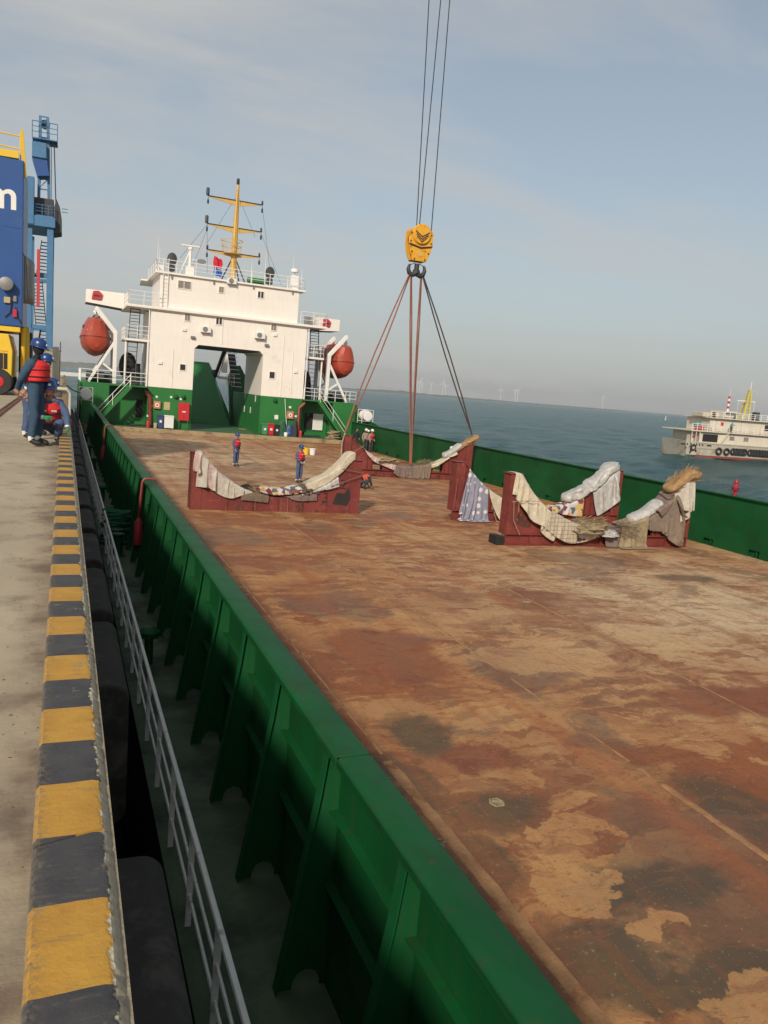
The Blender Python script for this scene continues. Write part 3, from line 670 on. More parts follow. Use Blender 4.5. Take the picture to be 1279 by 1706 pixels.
# ---- port side railing
rl = MB().tube([(1.075, -8, -2.35), (1.075, 63.5, -2.35)], .026).build('side_railing', 'grey_rail', ship, smooth=True)
for z in (-2.66, -2.95): MB().tube([(1.075, -8, z), (1.075, 63.5, z)], .015, 6).build('rail', 'grey_rail', rl, smooth=True)
po0 = MB().bb(-.026, .026, -.007, .007, DK, -2.37).build('post', 'grey_rail', rl); po0.location = (1.075, 1.35, 0)
y = 2.6
while y < 63.5: inst(po0, rl, (1.075, y, 0)); y += 1.25
br0 = MB().bar((0, 0, -2.40), (.26, 0, DK), .010, .045, up=(0, 1, 0)).build('brace', 'grey_rail', rl); br0.location = (1.075, 3.9, 0)
for y in (7.65, 11.4, 15.15, 18.9, 22.65, 26.4): inst(br0, rl, (1.075, y, 0))
# side-deck fittings: mooring bitts and vent heads
for y in (21.5, 40.0, 55.0):
    mb = MB()
    for dy in (-.28, .28): mb.lathe([(.12, DK), (.12, DK+.5), (.16, DK+.52), (.16, DK+.57)], (1.36, y+dy, 0), 12)
    mb.bb(1.2, 1.52, y-.5, y+.5, DK, DK+.03); mb.build('mooring_bitts', 'green_paint', ship, smooth=True)
for y in (13.0, 30.0, 46.0):
    MB().lathe([(.07, DK), (.07, DK+.45), (.16, DK+.46), (.17, DK+.55), (.10, DK+.62), (.01, DK+.63)], (1.36, y, 0), 12).build('vent_head', 'green_paint', ship, smooth=True)

# ---- rail helper for the house
def railing(name, pts, parent, h=1.0, step=1.3, rails=(.36, .68, 1.0), r=.030, mat='white_paint', close=False):
    pts = [Vector(p) for p in pts]; mb0 = MB()
    root = None
    for k, f in enumerate(sorted(rails, reverse=True)):
        mb = MB()
        for a, b in zip(pts[:-1], pts[1:]): mb.tube([a+Vector((0, 0, h*f)), b+Vector((0, 0, h*f))], r if k == 0 else r*.75, 6)
        o = mb.build(name if k == 0 else 'rail', mat, parent if k == 0 else root, smooth=True)
        if k == 0: root = o
    pm = None
    for a, b in zip(pts[:-1], pts[1:]):
        L = (b-a).length; n = max(1, round(L/step))
        for i in range(n+1):
            q = a.lerp(b, i/n)
            MB().tube([q, q+Vector((0, 0, h))], r, 6).build('post', mat, root, smooth=True)
    return root
# ---- house, lower green storey
Z1, Z2, Z3, Z4 = .40, 4.14, 6.60, 9.60
FY = 68.0; BY = 75.0
PL_, PR_ = 9.9, 15.68
WL, WR = 6.33, 19.42
house = MB().bb(1.12, 24.5, 66.45, 92, DK-.008, PD).build('raised_deck', 'green_deck', ship)
MB().bb(1.14, 24.48, 66.40, 66.449, DK-.006, PD+.012).build('coaming', 'coaming_tan', house, bevel=.01)
def green(name, *b, par=ship): return MB().bb(*b).build(name, 'green_wall', par, bevel=.02)
gw = green('green_wall', WL, PL_, FY, 76, PD, Z1)
gw2 = green('green_wall', PR_, WR, FY, 80, PD, Z1)
REC = 69.5
gl = green('side_house', 1.14, 3.35, FY+.02, 80, PD, Z1-.006); gr = green('side_house', mir(3.35), 24.46, FY+.02, 80, PD, Z1-.006)
rl1 = green('recess_wall', 3.352, WL-.002, REC, 80, PD, Z1-.01); rr1 = green('recess_wall', WR+.002, mir(3.352), REC, 80, PD, Z1-.01)
green('landing', 3.352, WL-.002, FY-.05, REC-.002, Z1-.16, Z1-.012); green('landing', WR+.002, mir(3.352), FY-.05, REC-.002, Z1-.16, Z1-.012)
# upper white house with the drive-through opening
ch = .32
house_w = MB()
house_w.prism([(WL, Z1+.002), (PL_, Z1+.002), (PL_, Z2-ch), (PL_+ch, Z2), (PR_-ch, Z2), (PR_, Z2-ch), (PR_, Z1+.002), (WR, Z1+.002), (WR, Z3), (WL, Z3)], FY+.004, BY)
hw = house_w.build('white_house', 'cream_white', ship, bevel=.02)
MB().bb(PL_+.35, PR_-.35, FY+.2, BY-.2, Z2-.10, Z2-.002).build('lintel_beam', 'dark_metal', hw)
# bridge deck slab with wings set aft of the face
bd = MB().bb(4.45, mir(4.45)-.05, FY-.28, BY+.4, Z3+.002, Z3+.20).build('bridge_deck', 'cream_white', ship, bevel=.02)
MB().bb(WL-.02, WR+.02, FY-.12, FY-.002, Z3-.10, Z3).build('deck_beam', 'cream_white', bd)
bh = MB().bb(6.95, 18.55, FY+.25, 74.6, Z3+.202, Z4-.1).build('wheelhouse', 'cream_white', ship, bevel=.03)
MB().prism([(6.55, Z4-.1), (19.05, Z4-.1), (19.05, Z4+.05), (6.55, Z4+.05)], FY+.05, 75.6).build('roof', 'cream_white', bh, bevel=.02)
MB().prism([(75.0, Z4-.12), (76.3, Z4-.45), (76.3, Z4-.38), (75.0, Z4+.0)], 6.0, 19.6, 'X').build('eave', 'cream_white', bh)
for s in (0, 1):
    f = (lambda x: x) if not s else mir
    x0, x1 = f(1.5), f(5.0)
    wing = MB().prism([(x0, 6.95), (f(4.6), 6.72), (x1, 6.85), (x1, 8.02), (x0, 8.02)], 73.4, 73.5).build('bridge_wing', 'cream_white', ship, bevel=.02)
    MB().prism([(x0, 6.95), (f(4.6), 6.72), (f(4.6), 6.80), (x0, 7.03)], 73.502, 76.2).build('wing_floor', 'steel_grey', wing)
    MB().bb(x0, x0+(.08 if not s else -.08), 73.502, 76.2, 7.03, 8.0).build('wing_side', 'cream_white', wing)
    # red buoy holder on the wing face
    bx = f(2.35) if not s else f(2.9)
    MB().prism([(bx-.42, 7.25), (bx+.38, 7.25), (bx+.48, 7.72), (bx+.15, 7.98), (bx-.30, 7.92)], 73.25, 73.398).build('buoy_bracket', 'signal_red', wing, bevel=.05)
    MB().bb(bx-.25, bx+.25, 73.21, 73.249, 7.5, 7.62).build('slot', 'dark_metal', wing)
    MB().bar((f(5.0), 73.45, 6.86), (f(6.3), 70.5, 6.66), .15, .3).build('wing_bracket', 'steel_grey', wing)
# railings of the house
railing('deck_railing', [(6.9, FY-.2, Z3+.2), (4.55, FY-.2, Z3+.2), (4.55, 73.3, Z3+.2)], bd, 1.05, 1.2)
railing('deck_railing', [(18.7, FY-.2, Z3+.2), (21.0, FY-.2, Z3+.2), (21.0, 73.3, Z3+.2)], bd, 1.05, 1.2)
railing('roof_railing', [(6.65, 75.4, Z4+.05), (6.65, FY+.15, Z4+.05), (18.95, FY+.15, Z4+.05), (18.95, 75.4, Z4+.05)], bh, .95, 1.55)
railing('deck_railing', [(1.2, FY+.12, Z1-.006), (WL-.1, FY+.12, Z1-.006)], gl, 1.0, 1.25); railing('deck_railing', [(1.2, FY+.12, Z1-.006), (1.2, 78, Z1-.006)], gl, 1.0, 1.6)
railing('deck_railing', [(WR+.1, FY+.12, Z1-.006), (24.4, FY+.12, Z1-.006)], gr, 1.0, .95); railing('deck_railing', [(24.4, FY+.12, Z1-.006), (24.4, 78, Z1-.006)], gr, 1.0, 1.6)
# mid platforms and black stairs up the sides
for s in (0, 1):
    f = (lambda x: x) if not s else mir
    a, b = sorted((f(4.4), f(WL)))
    mpf = MB().bb(a, b-.002 if s else b-.002, FY+.3, 73, 3.95, 4.12).build('side_platform', 'cream_white', ship, bevel=.015)
    railing('deck_railing', [(f(6.25), FY+.35, 4.12), (f(4.46), FY+.35, 4.12), (f(4.46), 72.9, 4.12)], mpf, 1.05, .95)
    MB().bar((f(4.5), FY+.6, 0.4), (f(4.5), FY+.6, 3.94), .12).build('pillar', 'cream_white', mpf)
    MB().bar((f(6.2), FY+.36, 0.4), (f(6.2), FY+.36, 3.94), .10).build('pillar', 'cream_white', mpf)
    for (za, zb, xa, xb, yy) in ((Z1, 4.05, f(5.0), f(5.6), FY+1.6), (4.12, Z3+.1, f(5.1), f(5.7), FY+1.4)):
        stt = MB().bar((xa-.38, yy-.4, za), (xa-.20, yy+.7, zb), .05, .18).build('stair', 'dark_metal', ship)
        MB().bar((xa+.38, yy-.4, za), (xa+.56, yy+.7, zb), .05, .18).build('stringer', 'dark_metal', stt)
        n = 10
        for i in range(n):
            t = (i+.5)/n; xx = xa+.18*t; MB().bb(xx-.36, xx+.36, yy-.4+1.1*t-.1, yy-.4+1.1*t+.1, za+(zb-za)*t-.02, za+(zb-za)*t+.02).build('tread', 'dark_metal', stt)
    # winch and dark machinery on the boat deck
    mb = MB(); cx = f(3.9)
    mb.lathe([(.5, -.5), (.5, -.42), (.3, -.40), (.3, .40), (.5, .42), (.5, .5)], (f(5.2), FY+3.2, 1.55), 14, 'X'); mb.bb(f(5.2)-.6, f(5.2)+.6, FY+2.8, FY+3.7, Z1, 1.2)
    mb.build('boat_winch', 'dark_metal', ship, smooth=True)
    mb = MB(); mb.ball((f(5.0), FY+4.4, 1.9), .75, .6, 1.2); mb.bb(f(5.6)-.4, f(5.6)+.4, FY+3.9, FY+5, Z1, 2.2); mb.build('vent_cowl', 'dark_metal', ship, smooth=True)
    mb = MB(); mb.bb(f(2.6)-.9, f(2.6)+.9, FY+2.0, FY+4.5, Z1, Z1+.75); mb.lathe([(.4, -.7), (.4, .7)], (f(2.3), FY+1.5, Z1+.45), 12, 'X'); mb.build('deck_machinery', 'dark_metal', ship, bevel=.05)
# pillars beside the white house edge and a pipe
MB().tube([(WL-.12, FY-.05, Z1), (WL-.12, FY-.05, Z3)], .05).build('down_pipe', 'white_paint', hw, smooth=True)
MB().tube([(WR+.12, FY-.05, Z1), (WR+.12, FY-.05, Z3)], .05).build('down_pipe', 'white_paint', hw, smooth=True)
lad = MB().tube([(7.15, FY+.12, Z3+.2), (7.15, FY+.12, Z4+1.1)], .03).tube([(7.55, FY+.12, Z3+.2), (7.55, FY+.12, Z4+1.1)], .03).build('wall_ladder', 'white_paint', bh, smooth=True)
for i in range(11): MB().tube([(7.15, FY+.12, Z3+.45+i*.3), (7.55, FY+.12, Z3+.45+i*.3)], .014, 6).build('rung', 'white_paint', lad)
for z in (Z1+1.35, Z2+.35, Z3-.75): MB().bb(WL+.03, PL_-.02 if z < Z2 else WR-.03, FY-.003, FY+.002, z-.012, z+.012).build('weld_seam', 'cream_white', hw)
MB().bb(PR_+.02, WR-.03, FY-.003, FY+.002, Z1+1.338, Z1+1.362).build('weld_seam', 'cream_white', hw)
for z in (Z3+.75, Z3+1.25, Z3+2.1): MB().bb(7.0, 18.5, FY+.243, FY+.249, z-.012, z+.012).build('weld_seam', 'cream_white', bh)
for x in (8.4, 11.4, 14.3, 17.0): MB().bb(x-.012, x+.012, FY-.002, FY+.003, Z2+.1, Z3-.12).build('weld_seam', 'cream_white', hw)
# windows, read off the photograph on the plane of the face
def window(px0, py0, px1, py1, Y, par, glass='glass_dark', split=False, frame='cream_white'):
    x0, z1 = sp(px0, py0, Y); x1, z0 = sp(px1, py1, Y)
    cx, cz = (x0+x1)/2, (z0+z1)/2; w = abs(x1-x0)*.92; h = abs(z1-z0)*.86
    fr = MB(); t = .055
    fr.prism([(cx-w/2-t, cz-h/2-t), (cx+w/2+t, cz-h/2-t), (cx+w/2+t, cz-h/2), (cx-w/2-t, cz-h/2)], Y-.05, Y-.001); fr.prism([(cx-w/2-t, cz+h/2), (cx+w/2+t, cz+h/2), (cx+w/2+t, cz+h/2+t), (cx-w/2-t, cz+h/2+t)], Y-.05, Y-.001)
    fr.prism([(cx-w/2-t, cz-h/2), (cx-w/2, cz-h/2), (cx-w/2, cz+h/2), (cx-w/2-t, cz+h/2)], Y-.05, Y-.001); fr.prism([(cx+w/2, cz-h/2), (cx+w/2+t, cz-h/2), (cx+w/2+t, cz+h/2), (cx+w/2, cz+h/2)], Y-.05, Y-.001)
    if split: fr.bb(cx-.03, cx+.03, Y-.04, Y-.001, cz-h/2, cz+h/2)
    o = fr.build('window', 'cream_white', par)
    MB().bb(cx-w/2+.002, cx+w/2-.002, Y-.014, Y-.003, cz-h/2+.002, cz+h/2-.002).build('pane', glass, o)
    if glass == 'glass_grey': MB().bb(cx-w*.1, cx+w*.02, Y-.02, Y-.0145, cz-h/2+.004, cz+h/2-.004).build('curtain', 'canvas_grey', o)
    return o
B0 = FY+.25; H0 = FY+.004
window(296.3, 466.4, 318.2, 483.4, B0, bh, 'glass_grey'); window(364.9, 476.9, 372.5, 489.2, B0, bh, 'glass_grey'); window(429.5, 484.6, 438.8, 497.9, B0, bh, 'glass_dark', True)
window(308.0, 521.5, 316.5, 536, H0, hw, 'glass_grey'); window(360, 528, 369.5, 542, H0, hw, 'glass_dark', True); window(451.8, 539.7, 460.3, 552, H0, hw, 'glass_grey')
window(299.8, 606.0, 308.8, 618, H0, hw); window(448.8, 618.5, 457.2, 631.5, H0, hw)
for (x, za, zb) in ((8.2, Z1+.1, Z2-.6), (17.4, Z1+.1, Z3-.9), (12.1, Z2+.25, Z3-.15), (18.3, Z1+.2, Z2+.5)):
    MB().tube([(x, H0-.03, za), (x, H0-.03, zb)], .022, 6).build('conduit', 'white_paint', hw, smooth=True)
for (x, z) in ((9.0, Z2+1.1), (16.6, Z2+1.5), (7.2, Z1+2.0), (18.6, Z1+2.3)):
    MB().bb(x-.16, x+.16, H0-.10, H0-.001, z-.12, z+.12).build('vent_box', 'white_paint', hw, bevel=.02)
for (x, z) in ((9.7, Z2+.55), (15.9, Z2+.55)):
    MB().bb(x-.18, x+.18, H0-.22, H0-.001, z-.08, z+.12).build('flood_light', 'steel_grey', hw, bevel=.03)
# air conditioner outdoor units on brackets
def acunit(px0, py0, px1, py1, Y, par):
    x0, z1 = sp(px0, py0, Y); x1, z0 = sp(px1, py1, Y); z0, z1 = z0+.06, z1-.02
    cx, cz = (x0+x1)/2, (z0+z1)/2
    o = MB().bb(x0, x1, Y-.36, Y-.03, z0, z1).build('ac_unit', 'white_paint', par, bevel=.02)
    MB().lathe([(.21, -.02), (.21, .0), (.17, .0), (.17, -.015)], (cx-.06, Y-.362, cz+.01), 18, 'Y').build('fan_ring', 'steel_grey', o, smooth=True)
    MB().lathe([(.165, -.005), (.165, .0)], (cx-.06, Y-.364, cz+.01), 18, 'Y').build('fan', 'dark_metal', o)
    for xx in (x0+.08, x1-.08): MB().bb(xx-.02, xx+.02, Y-.36, Y-.001, z0-.05, z0-.001).build('bracket', 'steel_grey', o)
    MB().tube([(x1-.1, Y-.02, z1), (x1-.1, Y-.02, z1+.5)], .012, 6).build('hose', 'plain_white', o)
acunit(334, 543, 350, 556.5, H0, hw); acunit(424, 552.5, 440, 566.5, H0, hw); acunit(378, 463, 392.5, 476, B0, bh)
# lamps and small boxes on the wheelhouse face
for (px, py) in ((286, 461), (356, 470), (422, 478), (487, 487)):
    x, z = sp(px, py, B0); MB().bb(x-.05, x+.05, B0-.14, B0-.001, z-.16, z+.10).build('deck_light', 'steel_grey', bh, bevel=.01)
# ---- things fixed to the green face
def wallbox(name, m, px0, py0, px1, py1, depth, par, Y=FY, bevel=.015):
    x0, z1 = sp(px0, py0, Y); x1, z0 = sp(px1, py1, Y)
    return MB().bb(x0, x1, Y-depth, Y-.001, z0, z1).build(name, m, par, bevel=bevel)
x0, z1 = sp(297.2, 670.5); x1, z0 = sp(313.2, 701)
cab = MB().bb(x0, x1, FY-.35, FY-.001, z0, z1).build('fire_cabinet', 'red_paint', gw, bevel=.015)
MB().bb((x0+x1)/2-.005, (x0+x1)/2+.005, FY-.358, FY-.351, z0+.05, z1-.05).build('door_gap', 'dark_metal', cab)
MB().bb((x0+x1)/2-.14, (x0+x1)/2+.14, FY-.357, FY-.351, (z0+z1)/2-.04, (z0+z1)/2+.05).build('nameplate', 'plain_white', cab)
for xx in (x0+.08, x1-.08): MB().bb(xx-.03, xx+.03, FY-.32, FY-.26, PD, z0-.001).build('leg', 'green_wall', cab)
def hosebox(px0, py0, px1, py1, par):
    o = wallbox('hose_box', 'orange_box', px0, py0, px1, py1, .22, par)
    x0, z1 = sp(px0, py0); x1, z0 = sp(px1, py1)
    MB().lathe([(.17, -.012), (.17, 0)], ((x0+x1)/2, FY-.222, (z0+z1)/2), 18, 'Y').build('disc', 'plain_white', o)
    MB().lathe([(.08, -.006), (.08, 0)], ((x0+x1)/2, FY-.235, (z0+z1)/2), 14, 'Y').build('symbol', 'signal_red', o)
hosebox(256, 668, 266.6, 681, gw); hosebox(477.6, 685, 487.4, 697.8, gw2)
wallbox('notice_panel', 'beige_panel', 273.2, 669.5, 282.8, 683.5, .03, gw)
for (px, py) in ((261, 661), (285, 661.6), (301, 665), (252, 676.5), (246, 693)): wallbox('sticker', 'plain_white', px-1.7, py-1.8, px+1.7, py+1.8, .012, gw, bevel=0)
for (px0, py0, px1, py1) in ((457.3, 691.3, 463, 698.7),): wallbox('notice_sheet', 'plain_white', px0, py0, px1, py1, .012, gw2, bevel=0)
for (px, py) in ((483, 678.5), (492.5, 693.5)): wallbox('sticker', 'plain_white', px-1.8, py-1.8, px+1.8, py+1.8, .012, gw2, bevel=0)
for (px, py, par) in ((293.5, 661.5, gw), (306, 662, gw), (458.5, 668, gw2)):
    x, z = sp(px, py); MB().lathe([(.05, -.3), (.05, -.18), (.16, -.12), (.20, 0), (.02, 0)], (x, FY, z), 12, 'Y').build('flood_lamp', 'green_paint', par, smooth=True)
# red standpipes
for (pts, par) in ((((240.5, 651), (249, 661), (249.8, 708)), gw), (((507, 671), (497, 680), (494.5, 727)), gw2)):
    q = [sp(*p_) for p_ in pts]; mb = MB().tube([(q[0][0], FY-.2, q[0][1]), (q[1][0], FY-.2, q[1][1]), (q[2][0], FY-.2, PD)], .14, 8); mb.build('standpipe', 'pipe_red', par, smooth=True)
# doors in the recesses
def deckdoor(px0, py0, px1, py1, par, open_leaf=None):
    Y = REC; x0, z1 = sp(px0, py0, Y); x1, z0 = sp(px1, py1, Y)
    o = MB().prism([(x0-.09, z0-.09), (x1+.09, z0-.09), (x1+.09, z1+.09), (x0-.09, z1+.09)], Y-.06, Y-.001).build('door_frame', 'green_wall', par, bevel=.02)
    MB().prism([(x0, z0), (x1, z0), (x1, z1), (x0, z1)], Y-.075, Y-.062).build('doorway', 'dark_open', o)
    if open_leaf:
        a0, b1 = sp(open_leaf[0], open_leaf[1], Y-.2); a1, b0 = sp(open_leaf[2], open_leaf[3], Y-.2)
        lf = MB().bb(a0, a1, Y-.16, Y-.10, b0, b1).build('door_leaf', 'plain_white', o, bevel=.05)
        for t in (.25, .5, .75): MB().bb(a0+.08, a1-.08, Y-.175, Y-.161, b0+(b1-b0)*t-.02, b0+(b1-b0)*t+.02).build('stiffener', 'plain_white', lf)
    MB().bb(x0-.5, x1+.5, Y-.85, Y-.1, PD+.05, PD+.14).build('door_step', 'dark_metal', par); MB().bb(x0-.1, x1+.2, Y-.5, Y-.1, PD+.142, PD+.34).build('door_step', 'green_wall', par)
deckdoor(226.5, 665.5, 236.8, 696, rl1); deckdoor(507.5, 687.6, 521.5, 716.4, rr1, (522.2, 689, 537, 717.5))
# stairs down from the boat deck to the cargo deck
for s in (0, 1):
    f = (lambda x: x) if not s else mir
    top = Vector((f(4.9), 67.45, Z1-.08)); bot = Vector((f(2.25), 67.45, PD+.02)); par = gl if not s else gr
    stt = MB().bar(top+Vector((0, -.42, 0)), bot+Vector((0, -.42, 0)), .04, .34, up=(0, 0, 1)).build('deck_stair', 'green_wall', par)
    MB().bar(top+Vector((0, .42, 0)), bot+Vector((0, .42, 0)), .04, .34).build('stringer', 'green_wall', stt)
    for i in range(13):
        q = bot.lerp(top, (i+.5)/13); MB().bb(q.x-.13, q.x+.13, q.y-.4, q.y+.4, q.z-.015, q.z+.015).build('tread', 'green_deck', stt)
    for hgt in (.95, .5):
        u = Vector((0, -.44, hgt)); MB().tube([top+u, bot+u], .024, 6).build('handrail', 'white_paint', stt, smooth=True)
    for t in (0.02, .5, .98):
        q = bot.lerp(top, t)+Vector((0, -.44, 0)); MB().tube([q, q+Vector((0, 0, .95))], .024, 6).build('post', 'white_paint', stt, smooth=True)
    MB().bb(min(f(4.9), f(6.2)), max(f(4.9), f(6.2)), 67.02, 67.94, Z1-.10, Z1-.02).build('top_landing', 'green_wall', stt)
# side bulkheads joining the bulwark to the house
MB().prism([(62.0, DK), (68.0, DK), (68.0, Z1-.1), (66.5, -.6), (62.0, -1.2)], 1.14, 1.2, 'X').build('side_bulkhead', 'green_paint', ship)
MB().prism([(62.0, DK), (68.0, DK), (68.0, Z1-.1), (66.5, -.6), (62.0, -1.2)], 24.4, 24.46, 'X').build('side_bulkhead', 'green_paint', ship)
# life raft canisters in white cradles
for s in (0, 1):
    x = 1.55 if not s else 24.15; yy = 66.2 if not s else 64.6
    o = MB().lathe([(.20, -.62), (.42, -.60), (.44, -.2), (.46, -.19), (.46, -.12), (.44, -.1), (.44, .1), (.46, .12), (.46, .19), (.44, .2), (.42, .60), (.20, .62)], (x, yy, -.52), 18, 'Y').build('life_raft_canister', 'plain_white', ship, smooth=True)
    mb = MB()
    for dx in (-.5, .5):
        for dy in (-.55, .55): mb.tube([(x+dx, yy+dy, DK), (x+dx, yy+dy, -.02)], .025, 6)
    for dy in (-.55, .55):
        for z in (-.02, -.98, -.5): mb.tube([(x-.5, yy+dy, z), (x+.5, yy+dy, z)], .02, 6)
    for dx in (-.5, .5): mb.tube([(x+dx, yy-.55, -.98), (x+dx, yy+.55, -.98)], .02, 6)
    mb.build('raft_cradle', 'white_paint', o, smooth=True)
# ---- ramp and far structure seen through the opening
def ramp():
    # bow ramp hoisted: port leaf tall, starboard leaf lower, plated with cross ribs
    Yb, Yt = 77.0, 84.0
    def q(px, py, Y): x, z = sp(px, py, Y); return Vector((x, Y, z))
    lf = [q(309, 712, Yb), q(384, 714, Yb), q(381, 688, 79.3), q(362, 641, 82.4), q(358, 626, 83.2), q(348, 604, Yt), q(312, 601, Yt)]
    nrm = (lf[6]-lf[0]).cross(lf[1]-lf[0]).normalized()
    mb = MB(); n = len(lf); vs = lf+[p+nrm*.18 for p in lf]
    mb.add(vs, [tuple(range(n)), tuple(range(n, 2*n))[::-1]]+[(i, (i+1) % n, (i+1) % n+n, i+n) for i in range(n)])
    o = mb.build('bow_ramp', 'green_wall', ship)
    for i in range(1, 26):
        t = i/26; a = lf[0].lerp(lf[6], t); z = a.z
        # right edge at that height
        edge = lf[1:6]; b = None
        for e0, e1 in zip(edge[:-1], edge[1:]):
            if e0.z <= z <= e1.z: b = e0.lerp(e1, (z-e0.z)/(e1.z-e0.z))
        if b is None: continue
        a2 = a-nrm*.03; b2 = b-nrm*.03
        MB().bar(a2, b2, .05, .06).build('rib', 'green_wall', o)
    rf = [q(384, 714, 78), q(438, 714, 78), q(436, 660, 78), q(418, 645, 79.5), q(400, 609, 82), q(386, 612, 83), q(380, 628, 83), q(382, 690, 80)]
    mb = MB(); n = len(rf); vs = rf+[p+Vector((0, .2, 0)) for p in rf]
    mb.add(vs, [tuple(range(n)), tuple(range(n, 2*n))[::-1]]+[(i, (i+1) % n, (i+1) % n+n, i+n) for i in range(n)])
    o2 = mb.build('bow_ramp', 'green_paint', ship)
    MB().tube([q(379, 629, 82.5), q(382, 688, 80)], .05, 6).build('edge_pipe', 'white_paint', o2, smooth=True)
    MB().bar(q(362, 628, 83), q(379, 631, 83), .25).build('cross_beam', 'cream_white', o)
    MB().bar(q(374, 583, 80), q(360, 622, 83.2), .28).build('ramp_strut', 'dark_metal', ship)
    MB().tube([q(378, 583, 80), q(364, 626, 83.2)], .05, 6).build('ramp_wire', 'white_paint', ship)
    MB().ball(tuple(q(357, 623, 83.0)), .35, .35, .45).build('strut_head', 'dark_metal', ship, smooth=True)
ramp()
ih = MB().bb(PR_-.55, PR_-.002, 84.0, 84.4, 2.2, 4.1).build('passage_pillar', 'cream_white', ship)
railing('deck_railing', [(PR_-.75, 76.2, 1.0), (PR_-.75, 79.8, 1.0)], ih, 1.0, 1.2)
sw = MB().bar((PR_-.5, 76.4, Z1+.4), (PR_-.5, 79.6, 4.0), .7, .1).build('passage_stair', 'dark_metal', ship)
for i in range(9): MB().bb(PR_-.95, PR_-.05, 76.0+3.6*i/9, 76.2+3.6*i/9, Z1+.5+3.6*i/9, Z1+.56+3.6*i/9).build('tread', 'grey_rail', sw)
for (px, py) in ((407, 681), (417, 683), (425.5, 664), (408.5, 659)):
    p = spt(px, py, 0, PR_-.003); MB().bb(PR_-.03, PR_-.002, p.y-.12, p.y+.12, p.z-.28, p.z+.28).build('wall_plate', 'plain_white', gw2)

# ---- mast on the wheelhouse roof
MY = 71.0
def q(px, py, Y=MY): x, z = sp(px, py, Y); return Vector((x, Y, z))
mt, mbase = q(395, 308), q(389, 462); mx_ = (mbase.x+mt.x)/2; zr = Z4+.05
mast = MB().tube([(mx_, MY, zr), (mx_, MY, mt.z*.6+zr*.4), (mx_, MY, mt.z)], [.26, .22, .12], 10).build('mast', 'mast_yellow', ship, smooth=True)
MB().lathe([(.10, 0), (.13, .05), (.13, .45), (.08, .5), (.02, .55)], (mx_, MY, mt.z), 10).build('masthead_light', 'dark_metal', mast, smooth=True)
for (l_, r_, big) in (((347, 327), (437, 344), 1), ((345, 374), (435, 388), 1), ((345, 417), (432, 430), 0)):
    a, b = q(*l_), q(*r_); hz_ = (a.z+b.z)/2; d_ = .34 if big else .26
    yd = MB()
    yd.prism([(a.x, hz_+.04), (mx_-.2, hz_+.06), (mx_-.2, hz_-d_), (a.x+.4, hz_-.05)], MY-.05, MY+.05); yd.prism([(b.x, hz_+.04), (b.x-.4, hz_-.05), (mx_+.2, hz_-d_), (mx_+.2, hz_+.06)], MY-.05, MY+.05)
    yo = yd.build('yard', 'mast_yellow', mast)
    MB().bb(a.x-.05, b.x+.05, MY-.12, MY+.12, hz_+.061, hz_+.10).build('walkway', 'sling_dark', yo)
    if big: MB().lathe([(.09, 0), (.14, .03), (.14, .55), (.1, .62)], (a.x-.05, MY, hz_+.10), 10).build('signal_light', 'dark_metal', yo, smooth=True)
    else: MB().lathe([(.07, 0), (.09, .03), (.09, .3), (.06, .34)], (a.x, MY, hz_+.10), 8).build('signal_light', 'dark_metal', yo, smooth=True)
    MB().lathe([(.06, 0), (.08, .03), (.08, .28), (.05, .32)], (b.x-.02, MY, hz_+.10), 8).build('signal_light', 'dark_metal', yo, smooth=True)
    for e in (a, b):
        MB().lathe([(.05, -.55), (.08, -.5), (.08, -.22), (.03, -.2), (.02, .0)], (e.x, MY, hz_-.02), 8).build('hanging_lamp', 'dark_metal', yo, smooth=True)
# crow platform with hoop rails
pz = q(392, 413).z
cp = MB().lathe([(.75, -.06), (.75, 0)], (mx_-.25, MY, pz-.5), 14).build('platform', 'mast_yellow', mast)
for hgt, rad in ((.55, .85), (1.05, .95)):
    pts = [(mx_-.25+rad*math.cos(a*math.pi/8), MY+rad*math.sin(a*math.pi/8), pz-.5+hgt) for a in range(17)]
    MB().tube(pts, .025, 6).build('hoop', 'mast_yellow', cp, smooth=True)
for a in range(8):
    an = a*math.pi/4; MB().tube([(mx_-.25+.72*math.cos(an), MY+.72*math.sin(an), pz-.5), (mx_-.25+.95*math.cos(an), MY+.95*math.sin(an), pz+.55)], .022, 6).build('stanchion', 'mast_yellow', cp)
for dx, dy in ((-.55, .9), (.55, .9), (.6, -.5)):
    MB().tube([(mx_+dx*1.7, MY+dy*1.5, zr), (mx_, MY, pz-.6)], .06, 6).build('mast_leg', 'dark_metal', mast, smooth=True)
ml = MB().tube([(mx_+.22, MY-.3, zr), (mx_+.16, MY-.22, mt.z-.4)], .015, 5).tube([(mx_-.06, MY-.34, zr), (mx_-.06, MY-.24, mt.z-.4)], .015, 5).build('mast_ladder', 'mast_yellow', mast)
# stays
for (pa, pb_) in (((347, 376), (318, 452)), ((437, 346), (452, 470)), ((392, 330), (345, 405)), ((398, 330), (425, 395)), ((347, 372), (300, 430)), ((435, 390), (468, 474)), ((345, 376), (345, 455))):
    a, b = q(*pa), q(*pb_); MB().tube([a, b], .012, 4).build('stay_wire', 'wire_dark', mast)
